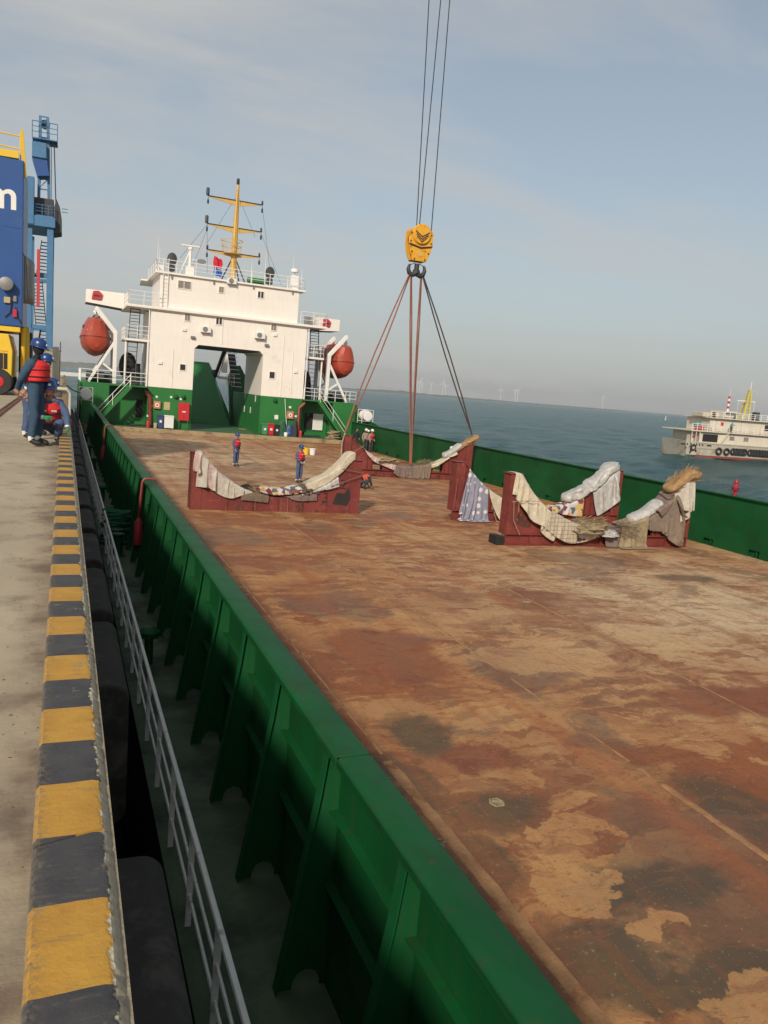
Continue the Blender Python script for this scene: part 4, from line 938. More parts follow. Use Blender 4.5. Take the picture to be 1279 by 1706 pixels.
# radar post
rx = q(313, 450).x
ra = MB().lathe([(.16, 0), (.14, 1.1), (.12, 2.2), (.2, 2.25), (.2, 2.45), (.05, 2.5)], (rx, 70, zr), 10).build('radar_post', 'white_paint', ship, smooth=True)
MB().bb(rx-.75, rx+.75, 69.9, 70.1, zr+2.5, zr+2.62).build('scanner', 'white_paint', ra, bevel=.03)
MB().tube([(rx-.9, 70, zr), (rx-.1, 70, zr+2.0)], .05, 6).build('leg', 'white_paint', ra); MB().bb(rx-.35, rx+.35, 69.7, 70.3, zr, zr+.9).build('locker', 'white_paint', ra, bevel=.03)
MB().lathe([(.33, -.10), (.38, 0), (.33, .10), (.05, .14)], (rx+.95, 70, zr+1.45), 14, 'Y', 1, .5).build('lamp', 'steel_grey', ra, smooth=True); MB().bar((rx, 70, zr+1.5), (rx+.7, 70, zr+1.5), .05).build('arm', 'white_paint', ra)
# two dark searchlight drums on pedestals
for (px, py) in ((286.5, 432), (449.5, 455)):
    p = q(px, py, 69.5)
    o = MB().lathe([(.08, .35), (.30, .30), (.40, .12), (.42, -.1), (.38, -.25), (.1, -.3)], (p.x, p.y, p.z), 16, 'Y', .95, 1.25).build('searchlight', 'dark_metal', ship, smooth=True)
    MB().tube([(p.x, p.y, zr), (p.x, p.y, p.z-.35)], .09, 8).build('pedestal', 'steel_grey', o, smooth=True); MB().bb(p.x-.25, p.x+.25, p.y-.2, p.y+.2, p.z-.95, p.z-.5).build('control_box', 'dark_metal', o, bevel=.03)
# whip aerials and white locker
for (px, y0, y1) in ((261.5, 395, 452), (264.5, 410, 452), (440.5, 420, 470), (486.5, 423, 478), (501, 444, 482), (418, 432, 468)):
    a, b = q(px, y0, 69.2), q(px, y1, 69.2); MB().tube([(b.x, 69.2, zr), (b.x, 69.2, zr+.9), (b.x, 69.2, a.z)], [.035, .03, .008], 6).build('whip_aerial', 'white_paint', ship, smooth=True)
p = q(490, 472, 69.2); o = MB().bb(p.x-.35, p.x+.35, 69.0, 69.6, zr, zr+1.25).build('locker', 'white_paint', ship, bevel=.03)
MB().lathe([(.35, 0), (.35, .22), (.3, .28)], (p.x, 69.3, zr+1.55), 14).build('satellite_dome', 'plain_white', o, smooth=True); MB().tube([(p.x, 69.3, zr+1.25), (p.x, 69.3, zr+1.55)], .05, 6).build('neck', 'white_paint', o)
p = q(427, 469, 69.4); MB().bb(p.x-.75, p.x+.75, 69.2, 69.8, zr+.25, zr+.62).build('roof_locker', 'green_wall', ship, bevel=.03); MB().bb(p.x-.7, p.x+.7, 69.3, 69.7, zr, zr+.249).build('locker_foot', 'dark_metal', ship)
p = q(268, 440, 70.5); MB().bb(p.x-.4, p.x+.3, 70.2, 70.9, zr, zr+.75).build('roof_gear', 'grey_rail', ship, bevel=.04)

# ---- davits and lifeboats
def davit_set(s):
    f = (lambda x: x) if not s else mir
    for k, yy in enumerate((69.0, 72.6)):
        o = MB().bar((f(3.72), yy, 4.55), (f(3.75), yy, Z1-.002), .30, .34).build('davit', 'white_paint', ship, bevel=.03)
        MB().bar((f(2.15), yy, 6.30), (f(2.35), yy, 6.18), .22, .22).build('davit_head', 'white_paint', o); MB().bar((f(2.2), yy, 6.25), (f(3.75), yy, 4.42), .26, .36).build('davit_arm', 'white_paint', o, bevel=.03)
        MB().bar((f(3.7), yy-.02, 3.75), (f(1.78), yy-.02, Z1-.002), .20, .22).build('davit_brace', 'white_paint', o, bevel=.03); MB().bar((f(2.75), yy+.02, 2.0), (f(3.65), yy+.02, 1.35), .15, .16).build('strut', 'white_paint', o)
        MB().tube([(f(2.2), yy, 6.2), (f(2.25), yy, 5.65)], .04, 6).build('fall_wire', 'wire_dark', o); MB().bb(f(2.25)-.12, f(2.25)+.12, yy-.1, yy+.1, 5.52, 5.78).build('fall_block', 'steel_grey', o)
    return
davit_set(0); davit_set(1)
def lifeboat(s):
    f = (lambda x: x) if not s else mir
    bx = f(2.28); y0, y1 = 68.4, 74.4; zc = 4.0
    up_ = [(.30, 1.60), (.62, 1.56), (.90, 1.08), (1.08, .50), (1.17, .05), (1.2, 0.0)]
    lo_ = [(1.16, -.05), (1.14, -.50), (.98, -.92), (.52, -1.36), (.10, -1.52)]
    o = empty('lifeboat', (bx, y0, 2.45), ship=True)
    def loft(prof, name, m, par):
        pr = prof+[(-a, b) for a, b in reversed(prof)]
        n = len(pr); vs = []; st = [0, .03, .10, .22, .38, .5, .62, .78, .90, .97, 1]
        for t in st:
            w = (1-abs(2*t-1)**3.2)**.5*.62+.38 if 0 < t < 1 else .30
            h = .80+.20*(1-abs(2*t-1)**3)
            for a, b in pr: vs.append((a*w, t*(y1-y0)+(0), (b*h if b > 0 else b*(h*.5+.5*w))+zc-2.45))
        k = len(st); fs = [(i*n+j, i*n+(j+1) % n, (i+1)*n+(j+1) % n, (i+1)*n+j) for i in range(k-1) for j in range(n)]+[tuple(range(n)), tuple(range((k-1)*n, k*n))]
        return MB().add(vs, fs).build(name, m, par, smooth=True, sharp=27)
    hull_ = loft(lo_, 'hull', ['boat_red'], o); can = loft(up_, 'canopy', ['boat_red'], o)
    loft([(1.21, .04), (1.21, -.06)], 'rubbing_strake', 'boat_dark', o)
    MB().lathe([(.30, 0), (.30, .25), (.22, .30)], (0, 2.2, 3.0), 12).build('hatch', 'boat_dark', can, smooth=True)
    for dx, dz in ((-.5, 2.35), (-.25, 2.25), (.35, 2.3), (-.62, 2.0)): MB().bb(dx-.12, dx+.12, .22, .30, dz, dz+.05).build('reflective_tape', 'plain_white', can)
    for sx_ in (-1, 1):
        MB().tube([(sx_*1.23*w_, y_, 1.50-.10*(k_ % 2)) for k_, (w_, y_) in enumerate(((.55, .35), (.78, .8), (.90, 1.3), (.97, 1.9), (1.0, 2.5), (1.0, 3.1), (1.0, 3.7), (.95, 4.3), (.86, 4.9)))], .018, 5).build('grab_line', 'rope_tan', o, smooth=True)
        for y_ in (1.4, 2.4, 3.4): MB().bb(sx_*.98-.05, sx_*.98+.05, y_-.16, y_+.16, 2.18, 2.42).build('window', 'glass_dark', can, bevel=.03)
    MB().bb(-.26, .26, .10, .30, 2.02, 2.34).build('end_hatch', 'boat_dark', can, bevel=.04)
    MB().lathe([(.28, -.1), (.28, .1)], (0, 5.75, .35), 12, 'Y').build('propeller_guard', 'boat_dark', o)
    for yy in (.6, 4.2): MB().tube([(0, yy, 2.7), (0, yy, 3.2)], .05, 6).build('lifting_hook', 'steel_grey', o)
    tag(o, 'orange red enclosed lifeboat hanging on the ship\'s '+('port davits above the stair nearest the quay' if not s else 'starboard davits on the seaward side'), 'lifeboat', 'enclosed lifeboats on davits')
lifeboat(0); lifeboat(1)

# ================================================================ CRADLES AND THEIR PADDING
def arc_fn(hw_, zt, zl):
    sag = zt-zl; Rr = (hw_*hw_+sag*sag)/(2*sag); cz = zl+Rr
    def z(x):
        x = max(-hw_, min(hw_, x)); return cz-math.sqrt(max(0, Rr*Rr-x*x))
    return z
def cradle(name, loc, W, H, low, T, label, group, base=.40, post=.42, rz=0, numbers=()):
    o = empty(name, loc, rz, ship=True); tag(o, label, 'cradle', group)
    hw_ = W/2; ah = hw_-post; az = arc_fn(ah, H-.04, low)
    bb_ = MB()
    if base:
        bm_ = MB().bb(-hw_, hw_, -T/2, T/2, 0, .025).bb(-hw_, hw_, -T/2, T/2, base-.025, base).bb(-hw_+.02, hw_-.02, -T/2+.11, -T/2+.135, .025, base-.025).build('base_beam', 'cradle_red', o, bevel=.004)
        n = max(5, int(W/.95))
        for i in range(n+1):
            x = -hw_+.02+(W-.04)*i/n; MB().bb(x-.009, x+.009, -T/2+.01, -T/2+.109, .026, base-.026).build('stiffener', 'cradle_red', bm_)
    b0 = base+.001 if base else .001
    fr = -T/2+(.12 if base else .03)
    # webs under the saddle curve
    n = 36; top = [(-ah+2*ah*i/n, az(-ah+2*ah*i/n)-.02) for i in range(n+1)]
    for yy in (fr, T/2-.05):
        poly = [(-hw_+.02, b0), (hw_-.02, b0), (hw_-.02, H-.03), (ah, H-.03)]+top[::-1]+[(-ah, H-.03), (-hw_+.02, H-.03)]
        # build as strips so that the concave outline triangulates cleanly
        segs_ = []; xs_ = [-hw_+.02, -ah]+[t[0] for t in top[1:-1]]+[ah, hw_-.02]
        zt = [H-.03, H-.03]+[t[1] for t in top[1:-1]]+[H-.03, H-.03]
        for i in range(len(xs_)-1):
            if base and 1.55 < abs((xs_[i]+xs_[i+1])/2) < 2.30: continue
            key_ = 0 if not base else ((xs_[i]+xs_[i+1])/2 > 1.9)-((xs_[i]+xs_[i+1])/2 < -1.9)
            if not segs_ or segs_[-1][0] != key_: segs_.append((key_, MB()))
            segs_[-1][1].prism([(xs_[i], b0), (xs_[i+1], b0), (xs_[i+1], zt[i+1]), (xs_[i], zt[i])], yy, yy+.02)
        for _, mb in segs_: mb.build('web', 'cradle_red', o)
    # curved saddle plate
    vs = []
    for i in range(n+1):
        x = -ah+2*ah*i/n; z = az(x)
        for y, zz_ in ((-T/2+.02, z-.018), (-T/2+.02, z), (T/2-.02, z), (T/2-.02, z-.018)): vs.append((x, y, zz_))
    fs = [(i*4+j, (i+1)*4+j, (i+1)*4+(j+1) % 4, i*4+(j+1) % 4) for i in range(n) for j in range(4)]+[(0,1,2,3), (n*4, n*4+1, n*4+2, n*4+3)]
    MB().add(vs, fs).build('saddle_plate', 'cradle_red', o)
    for s in (-1, 1):
        x0, x1 = sorted((s*hw_, s*(hw_-.022))); pp = MB().bb(x0, x1, -T/2, T/2, b0, H).build('end_plate', 'cradle_red', o, bevel=.004)
        x0, x1 = sorted((s*(ah+.002), s*(hw_-.024))); MB().bb(x0, x1, -T/2+.01, -T/2+.035, b0, H*.86 if not base else H-.03).build('post_face', 'cradle_red', o)
        x0, x1 = sorted((s*(hw_+.05), s*(ah-.03))); MB().bb(x0, x1, -T/2-.02, T/2+.02, H+.001, H+.022).build('top_plate', 'cradle_red', o)
    k = 7 if W > 7 else 6
    for i in range(1, k):
        x = -ah+2*ah*i/k; zt_ = az(x)-.03
        if base and 1.5 < abs(x) < 2.28: x = math.copysign(2.30, x); zt_ = az(x)-.03
        if zt_-b0 > .15: MB().bb(x-.01, x+.01, -T/2+.03, fr-.001 if base else -T/2+.029, b0, zt_).build('stiffener', 'cradle_red', o) if base else MB().bb(x-.01, x+.01, fr-.05, fr-.001, b0+.02, zt_).build('stiffener', 'cradle_red', o)
    for (txt, x, z, size) in numbers:
        c = bpy.data.curves.new('number', 'FONT'); c.body = txt; c.size = size; c.extrude = .003; c.align_x = 'CENTER'
        t = bpy.data.objects.new('tmp', c); COL.objects.link(t); dg = bpy.context.evaluated_depsgraph_get(); me = bpy.data.meshes.new_from_object(t.evaluated_get(dg)); bpy.data.objects.remove(t)
        me.materials.clear(); me.materials.append(MATS['number_black']); no = bpy.data.objects.new('number', me); COL.objects.link(no); no.parent = o; no.location = (x, fr-.006, z); no.rotation_euler = (R(90), 0, 0)
    o['az'] = 0
    return o, az, ah
GC = 'red steel cradles standing on the cargo deck'
CA, azA, ahA = cradle('steel_cradle', (7.53, 29.1, DK), 6.5, 2.08, .55, .62, 'red steel cradle nearest the port side, with a patchwork quilt in its saddle', GC, base=0, post=.38, numbers=(('3', 1.85, .40, .55), ('2', 2.55, .95, .55)))
CB, azB, ahB = cradle('steel_cradle', (18.70, 42.4, DK), 8.1, 2.25, .62, .55, 'red steel cradle farthest away, held by the crane slings', GC, rz=R(-1))
CC, azC, ahC = cradle('steel_cradle', (17.92, 23.2, DK), 7.9, 2.45, .55, .50, 'red steel cradle nearest the camera at right, heaped with rags and straw', GC)
CD, azD, ahD = cradle('steel_cradle', (18.45, 28.1, DK), 8.1, 2.33, .55, .50, 'red steel cradle standing right behind the nearest one, blue dotted quilt on its left post', GC)
# shade of the lightening hole put on as a dark disc; black patch beside
MB().lathe([(.30, -.004), (.30, 0)], (-1.25, -.282, .72), 20, 'Y', 1.05, .95).build('hole_shade_disc', 'dark_open', CA)
MB().prism([(2.15, .35), (2.75, .30), (2.9, .62), (2.78, 1.05), (2.62, .78), (2.3, .80)], -.286, -.281).build('tar_patch', 'number_black', CA)

def drape(name, loc, rz, az, T, x0, x1, front, back, m, label, cat='cloth', seed=0, lift=.05, wr=.05, nu=0, nv=0, group=None, thick=.010, slide=None, taper=0.0, slack=1.30, rot=None):
    """loose cloth dropped on the saddle: a small position based simulation against the cradle's own shape"""
    T = CT[loc]; h = .05
    fr_ = [1.12*(front(i/12) if callable(front) else front) for i in range(13)]; bk = back if not callable(back) else back(.5)
    nu = max(10, int((x1-x0)*slack*1.12/h)); W_ = max(fr_)+T+bk; nv = max(8, int(W_/h)); rs = np.random.RandomState(seed+1)
    U = np.linspace(0, 1, nu)[:, None]; V = np.linspace(0, 1, nv)[None, :]
    f_u = np.interp(np.linspace(0, 1, nu), np.linspace(0, 1, 13), fr_)[:, None]
    hem = np.array([noise.noise(Vector((u*3.1*(x1-x0)+seed, seed*.7, 2.2))) for u in np.linspace(0, 1, nu)])[:, None]; f_u = f_u*(1+.35*hem)
    X = x0+(x1-x0)*U+0*V; S = V*(f_u+T+bk)-f_u
    rot = R(rot if rot is not None else rs.uniform(-24, 24)); cx_, cs_ = (x0+x1)/2, 0.0
    X, S = cx_+(X-cx_)*math.cos(rot)-(S-cs_)*math.sin(rot), cs_+(X-cx_)*math.sin(rot)*.8+(S-cs_)*math.cos(rot)
    XR = x0+(x1-x0)*U
    if taper: X = X+np.where(S < 0, -S*(-taper)*(U-.5)*2*.6, 0)
    if slide: X = X+np.where(S < 0, -S*slide, 0)
    AZ = np.vectorize(az)(X); AZR = np.vectorize(az)(XR)
    nzf = np.array([[noise.noise(Vector((x0*3+u*7*(x1-x0), v*4, seed*1.7))) for v in np.linspace(0, 1, nv)] for u in np.linspace(0, 1, nu)])
    P_ = np.stack([X+.03*nzf, (S-T/2)*.86+.05*rs.randn(nu, nv)*.2, AZ+lift+.10+.14*np.abs(nzf)+.02*rs.rand(nu, nv)], -1)
    # rest lengths: true cloth measures, longer than the laid-out span so that it gathers into folds
    arc = np.sqrt(np.diff(XR[:, 0])**2+np.diff(AZR[:, 0])**2); lu = (arc*slack)[:, None]*np.ones((1, nv)); lv = ((f_u+T+bk)/(nv-1))*1.10*np.ones((1, nv-1))
    cons = []
    def addc(a, b, L, k): cons.append((a, b, L, k))
    for o_ in (0, 1):
        addc(np.s_[o_:nu-1:2, :], np.s_[o_+1:nu:2, :], lu[o_::2, :], 1.0); addc(np.s_[:, o_:nv-1:2], np.s_[:, o_+1:nv:2], lv[:, o_::2], 1.0)
    ld = np.sqrt(lu[:, :-1]**2+lv[:-1, :]**2)
    for o_ in (0, 1):
        addc(np.s_[o_:nu-1:2, :-1], np.s_[o_+1:nu:2, 1:], ld[o_::2, :], .35); addc(np.s_[o_:nu-1:2, 1:], np.s_[o_+1:nu:2, :-1], ld[o_::2, :], .35)
    for o_ in (0, 1, 2):
        n_ = len(range(o_, nu-2, 4))
        if nu > 4: a_ = np.s_[o_:nu-2:4, :]; b_ = np.s_[o_+2:nu:4, :]; k_ = min(P_[a_].shape[0], P_[b_].shape[0]); ia = list(range(o_, nu-2, 4))[:k_]; cons.append((np.s_[ia, :], np.s_[[i_+2 for i_ in ia], :], (2*np.array([lu[i_, 0] for i_ in ia]))[:, None]*.97, .06))
    Q = P_.copy(); off = lift*.6+.02
    hw_ = CHW[loc]
    xs__ = np.linspace(-6, 6, 481); azs = np.array([az(x_) for x_ in xs__])
    for step in range(70):
        vel = (P_-Q)*.97; vel = np.clip(vel, -.05, .05); Q = P_.copy(); P_ = P_+vel; P_[..., 2] -= .0045
        for it in range(5):
            for a, b, L, k in cons:
                d = P_[b]-P_[a]; l_ = np.sqrt((d*d).sum(-1))+1e-9; c_ = (.5*k*(l_-L)/l_)[..., None]*d; P_[a] += c_; P_[b] -= c_
            top = np.interp(P_[..., 0], xs__, azs)+lift*.7
            pen = top-P_[..., 2]; fy = P_[..., 1]+T/2+off; by = T/2+off-P_[..., 1]
            ins = (pen > 0) & (fy > 0) & (by > 0) & (np.abs(P_[..., 0]) < hw_)
            mn = np.minimum(pen, np.minimum(fy, by))
            t_ = ins & (pen <= mn+1e-9); P_[..., 2] = np.where(t_, top, P_[..., 2]); 
            f_ = ins & ~t_ & (fy <= mn+1e-9); P_[..., 1] = np.where(f_, -T/2-off, P_[..., 1])
            b__ = ins & ~t_ & ~f_; P_[..., 1] = np.where(b__, T/2+off, P_[..., 1])
            if it == 0:
                Q[t_] = Q[t_]*.15+P_[t_]*.85; sd_ = f_ | b__; Q[sd_] = Q[sd_]*.6+P_[sd_]*.4
            P_[..., 2] = np.maximum(P_[..., 2], .03)
    fn = lambda u, v: tuple(P_[int(round(u*(nu-1))), int(round(v*(nv-1)))])
    o = MB().grid(fn, nu, nv).build(name, m, smooth=True, sharp=180)
    ss = o.modifiers.new('smooth', 'SUBSURF'); ss.levels = ss.render_levels = 1
    md = o.modifiers.new('thick', 'SOLIDIFY'); md.thickness = thick; md.offset = 0
    onship(o, loc, rz); tag(o, label, cat, group); return o
def pad(name, loc, rz, az, x0, x1, w, h, m, label, cat='padding', seed=0, lift=.02, n=60, k=26, wr=.05, end=.35, yo=0, group=None, ext=None, pinch=(), boxy=1.0, pd=.35):
    """stuffed padding laid in the saddle: flattened roll with creases"""
    def fn(u, v):
        x = x0+(x1-x0)*u; z0 = az(x) if ext is None else ext(x)
        a = 2*math.pi*v; ca, sa = math.cos(a), math.sin(a)
        e = min(1, u/.08, (1-u)/.08); e = max(.05, e)**end
        for pc in pinch: e *= 1-pd*math.exp(-((u-pc)/.03)**2)
        n1 = noise.noise(Vector((x*2.2+seed, ca*1.3, sa*1.3+seed))); n2 = abs(noise.noise(Vector((x*6+seed, ca*2.5, sa*2.5))))
        sx_ = abs(ca)**(.7*boxy)*(1 if ca > 0 else -1); sz_ = abs(sa)**(.8*boxy)*(1 if sa > 0 else -1)
        dz = (az(x+.05)-az(x-.05))/.1 if ext is None else (ext(x+.05)-ext(x-.05))/.1
        nx, nz_ = -dz/math.hypot(1, dz), 1/math.hypot(1, dz)
        rr_ = e*(1+wr*4*n1-wr*3*n2); hh = lift+h*.5+h*.5*sz_*rr_
        return (x+nx*hh*.8, yo+w/2*sx_*rr_, z0+nz_*hh)
    mb = MB().grid(fn, n, k, closed=True); nn = n*k
    o0 = len(mb.v)-nn; mb.f.append(tuple(range(o0, o0+k))); mb.m.append(0); mb.f.append(tuple(range(o0+nn-k, o0+nn))); mb.m.append(0)
    o = mb.build(name, m, smooth=True, sharp=80); onship(o, loc, rz); tag(o, label, cat, group); return o
def heap(name, loc, rz, sx, sy, sz, m, label, seed=0, z0=0, rough=.5, cat='rags', tail=None, mats=None):
    def fn(u, v):
        th = 2*math.pi*v; ph = u*math.pi*.5
        d = Vector((math.cos(th)*math.cos(ph), math.sin(th)*math.cos(ph), math.sin(ph)))
        r_ = 1+rough*.7*noise.noise(d*1.6+Vector((seed, 0, 0)))+rough*.8*abs(noise.noise(d*3.3+Vector((0, seed, 0))))-rough*.35*abs(noise.noise(d*7+Vector((seed, seed, 0))))
        x, y, z = d.x*sx*r_, d.y*sy*r_, d.z*sz*r_
        if tail and y < 0: z *= 1
        return (x, y, z+z0)
    o = MB().grid(fn, 26, 56, closed=True).build(name, m, smooth=True, sharp=75); onship(o, loc, rz); tag(o, label, cat); return o
def straw(parent, base, dirv, n, L, rad, m='straw_orange', seed=1):
    mb = MB(); r_ = random.Random(seed); b = Vector(base); d = Vector(dirv).normalized(); a = d.cross(Vector((0, 1, .3))).normalized(); c = d.cross(a)
    for i in range(n):
        t = r_.random(); an = r_.uniform(0, 6.28); q0 = b+d*(t*L*.75)+(a*math.cos(an)+c*math.sin(an))*rad*r_.uniform(.3, 1.0)
        dd = (d+(a*math.cos(an)+c*math.sin(an))*r_.uniform(.1, .9)+Vector((0, 0, -.25*r_.random()))).normalized(); l_ = r_.uniform(.12, .38)
        sd = dd.cross(Vector((r_.random(), r_.random(), r_.random()))).normalized()*.006
        mid = q0+dd*l_*.6+Vector((0, 0, .02)); end_ = q0+dd*l_+Vector((0, 0, -.05*r_.random()))
        mb.add([q0-sd, q0+sd, mid+sd, mid-sd, end_], [(0,1,2,3), (3,2,4)])
    o = mb.build('straw', m, parent); o['kind'] = 'stuff'; return o
# -- port cradle A
LA, LB, LC, LD = (7.53, 29.1, DK), (18.70, 42.4, DK), (17.92, 23.2, DK), (18.45, 28.1, DK)
CT = {LA: .62, LB: .55, LC: .50, LD: .50}; CHW = {LA: 3.3, LB: 4.1, LC: 4.0, LD: 4.1}
zA = lambda x: azA(x) if abs(x) < ahA else 2.08
drape('tarpaulin', LA, 0, zA, .80, -2.80, -1.15, lambda u: .22+.35*max(0, 1-abs(u-.62)*2.4), .35, 'canvas_grey', 'grey tarpaulin hanging off the left end of the port cradle', 'tarpaulin', 3, wr=.06, rot=20)
drape('rag_bundle', LA, 0, zA, .80, -3.2, -2.35, lambda u: .55-.35*u, .2, 'plastic_pink', 'crumpled pale wrap bundled around the left post of the port cradle', 'wrap', 8, wr=.13)
drape('burlap_sheet', LA, 0, zA, .8, -1.25, -.45, lambda u: .16+.14*u, .2, 'burlap_brown', 'brown gathered sacking beside the patchwork quilt', 'sacking', 14, wr=.14)
pad('patchwork_quilt', LA, 0, azA, -.85, 1.05, .70, .30, 'quilt_patch', 'patchwork quilt of red, blue and cream squares in a cradle saddle', 'quilt', 5, lift=.05, wr=.07, boxy=.7)
drape('sacking', LA, 0, azA, .80, -.65, 1.35, .10, .3, 'blanket_mauve', 'dull purple cloth roll along the lip under the patchwork quilt', 'cloth', 21, lift=.05, wr=.12)
heap('rag_pile', (LA[0]+1.05, LA[1]-.05, DK), 0, .48, .38, .22, 'burlap_brown', 'dark tangled netting piled at the right edge of the quilt', 4, z0=azA(1.05)+.03, rough=.8)
pad('foam_pad', LA, 0, azA, 1.15, 2.95, .78, .34, 'canvas_cream', 'thick cream wrapped pad leaning up the right arm of the port cradle', 'padding', 6, wr=.03, end=.06, boxy=.35, lift=.04)
drape('plastic_sheet', LA, 0, azA, .80, .95, 2.2, .14, .3, 'plastic_silver', 'shiny plastic sheet at the foot of the cream pad', 'plastic', 16, lift=.08, wr=.07)
# -- far cradle B
zB = lambda x: azB(x) if abs(x) < ahB else 2.25
RB = R(-1)
drape('plastic_sheet', LB, RB, zB, .9, -3.2, -.75, lambda u: .16+.10*math.sin(u*5), .3, 'plastic_pink', 'pale pink plastic sheet down the left arm of the slung cradle', 'plastic', 30, wr=.08)
drape('sacking', LB, RB, azB, .9, -.8, .55, lambda u: .45+.15*math.sin(u*8), .3, 'blanket_mauve', 'brown purple blanket in the middle of the slung cradle', 'blanket', 33, lift=.10, wr=.13)
drape('sacking', LB, RB, azB, .9, .35, 1.25, lambda u: .55+.2*math.sin(u*7), .3, 'blanket_taupe', 'taupe blanket hanging right of the middle sling', 'blanket', 37, lift=.14, wr=.14)
drape('canvas_sheet', LB, RB, azB, .9, 1.15, 2.9, lambda u: .12+.08*math.sin(u*6), .3, 'canvas_cream', 'cream canvas along the right arm of the slung cradle', 'canvas', 39, lift=.08, wr=.12)
pad('wrapped_roll', LB, RB, azB, 2.3, 3.45, .62, .34, 'plastic_silver', 'silver plastic roll near the top of the slung cradle', 'padding', 41, wr=.06)
sr = pad('straw_roll', LB, RB, azB, 2.9, 4.5, .55, .32, 'straw_orange', 'orange straw roll sticking out above the slung cradle\'s right post', 'straw', 44, ext=lambda x: 1.75+(x-3.2)*.62, end=.15, wr=.05); straw(sr, (3.6, 0, 2.1), (.85, 0, .55), 240, 1.0, .27, seed=3)
heap('straw_pile', (LB[0]-1.4, LB[1]-.05, DK), 0, .75, .35, .20, 'rag_khaki', 'tangled straw rope in the slung cradle\'s left curve', 9, z0=azB(-1.4)+.08, rough=.9, cat='straw')
# -- nearest cradle C
zC = lambda x: azC(x) if abs(x) < ahC else 2.45
drape('canvas_sheet', LC, 0, zC, .85, -3.72, -1.85, lambda u: .30+.55*u*(1-.3*u), .4, 'canvas_cream', 'long cream canvas draped down the left arm of the nearest cradle', 'canvas', 50, lift=.06, wr=.07, taper=.1)
drape('checked_cloth', LC, 0, azC, .85, -2.2, -1.15, lambda u: .42+.12*math.sin(u*3.1), .3, 'canvas_check', 'cream checked cloth below the canvas on the nearest cradle', 'cloth', 53, lift=.16, wr=.10)
drape('floral_sheet', LC, 0, azC, .85, -1.15, -.25, .35, .3, 'floral_print', 'white sheet printed with dark flowers beside the checked cloth', 'cloth', 55, lift=.09, wr=.12)
heap('rag_pile', (LC[0]-.55, LC[1]-.15, DK), 0, .85, .55, .26, 'rag_khaki', 'brown straw and rags heaped in the middle of the nearest cradle', 12, z0=azC(0)+.0, rough=.9)
heap('plastic_bag', (LC[0]+.18, LC[1]-.42, DK), 0, .34, .22, .20, 'plastic_silver', 'white plastic scrap on the front of the nearest cradle', 15, z0=.42, rough=.6, cat='plastic')
drape('grey_blanket', LC, 0, azC, .85, .25, 1.05, lambda u: .50+.1*math.sin(u*9), .3, 'blanket_mauve', 'dark grey mauve blanket bunched beside the khaki rags', 'blanket', 58, lift=.10, wr=.15)
drape('khaki_rags', LC, 0, azC, .85, .75, 1.75, lambda u: .70+.30*math.sin(u*3.1), .35, 'rag_khaki', 'khaki rags spilling from the nearest cradle down to the deck', 'rags', 61, lift=.24, wr=.20)
pad('plastic_roll', LC, 0, azC, 1.35, 2.75, .62, .34, 'plastic_silver', 'white plastic wrapped roll on the right arm of the nearest cradle', 'padding', 64, wr=.05)
drape('taupe_blanket', LC, 0, azC, .85, 1.55, 3.55, lambda u: .30+.42*u, .3, 'blanket_taupe', 'taupe blanket hanging over the front of the nearest cradle\'s right arm', 'blanket', 67, lift=.07, wr=.04)
drape('mauve_blanket', LC, 0, zC, .80, 2.35, 3.75, lambda u: .10+.05*u, .5, 'blanket_mauve', 'mauve blanket laid over the right arm under the straw', 'blanket', 69, lift=.30, wr=.12)
drape('plastic_bag', LC, 0, zC, .85, 3.25, 3.9, lambda u: .80-.25*u, .3, 'canvas_grey', 'pale plastic bag hanging at the right end of the nearest cradle', 'plastic', 72, lift=.05, wr=.08)
sr = pad('straw_roll', LC, 0, azC, 2.95, 4.25, .60, .36, 'straw_orange', 'bristling orange straw roll at the top right of the nearest cradle', 'straw', 75, ext=lambda x: 1.98+(x-3.0)*.66 if x < 3.9 else 2.57-(x-3.9)*.1, end=.2, wr=.06); straw(sr, (2.9, 0, 2.15), (.85, 0, .45), 900, 1.7, .30, seed=5)
MB().bb(-4.25, -3.96, -.2, .35, 0, .30).build('timber_block', 'dark_open', CC, bevel=.02)
# -- cradle D behind it
zD = lambda x: azD(x) if abs(x) < ahD else 2.33
drape('dotted_quilt', LD, 0, zD, .85, -3.95, -2.55, lambda u: .55+1.05*max(0, 1-abs(u-.60)*1.7), .3, 'quilt_blue', 'blue grey quilt with pale dots hanging over the left post', 'quilt', 80, lift=.05, wr=.04, rot=32)
drape('canvas_strip', LD, 0, azD, .85, -2.75, -1.2, lambda u: .15+.3*u, .3, 'canvas_cream', 'cream canvas strip running down from the dotted quilt', 'canvas', 83, lift=.06, wr=.08)
drape('floral_sheet', LD, 0, azD, .85, .4, 2.0, lambda u: .32, .3, 'floral_print', 'flower printed sheet at the foot of the silver roll', 'cloth', 85, lift=.10, wr=.12)
pad('silver_roll', LD, 0, azD, 1.3, 3.95, .74, .46, 'plastic_silver', 'big silver plastic roll tied along the right arm of the rear cradle', 'padding', 88, ext=lambda x: azD(min(x, 3.5))+max(0, x-3.5)*.65, wr=.085, pinch=(.45, .78), pd=.14, boxy=.8)
drape('silver_sheet', LD, 0, zD, .85, 2.75, 3.85, lambda u: .62, .3, 'plastic_silver', 'silver sheet sagging over the front below the big silver roll', 'plastic', 91, lift=.05, wr=.10)
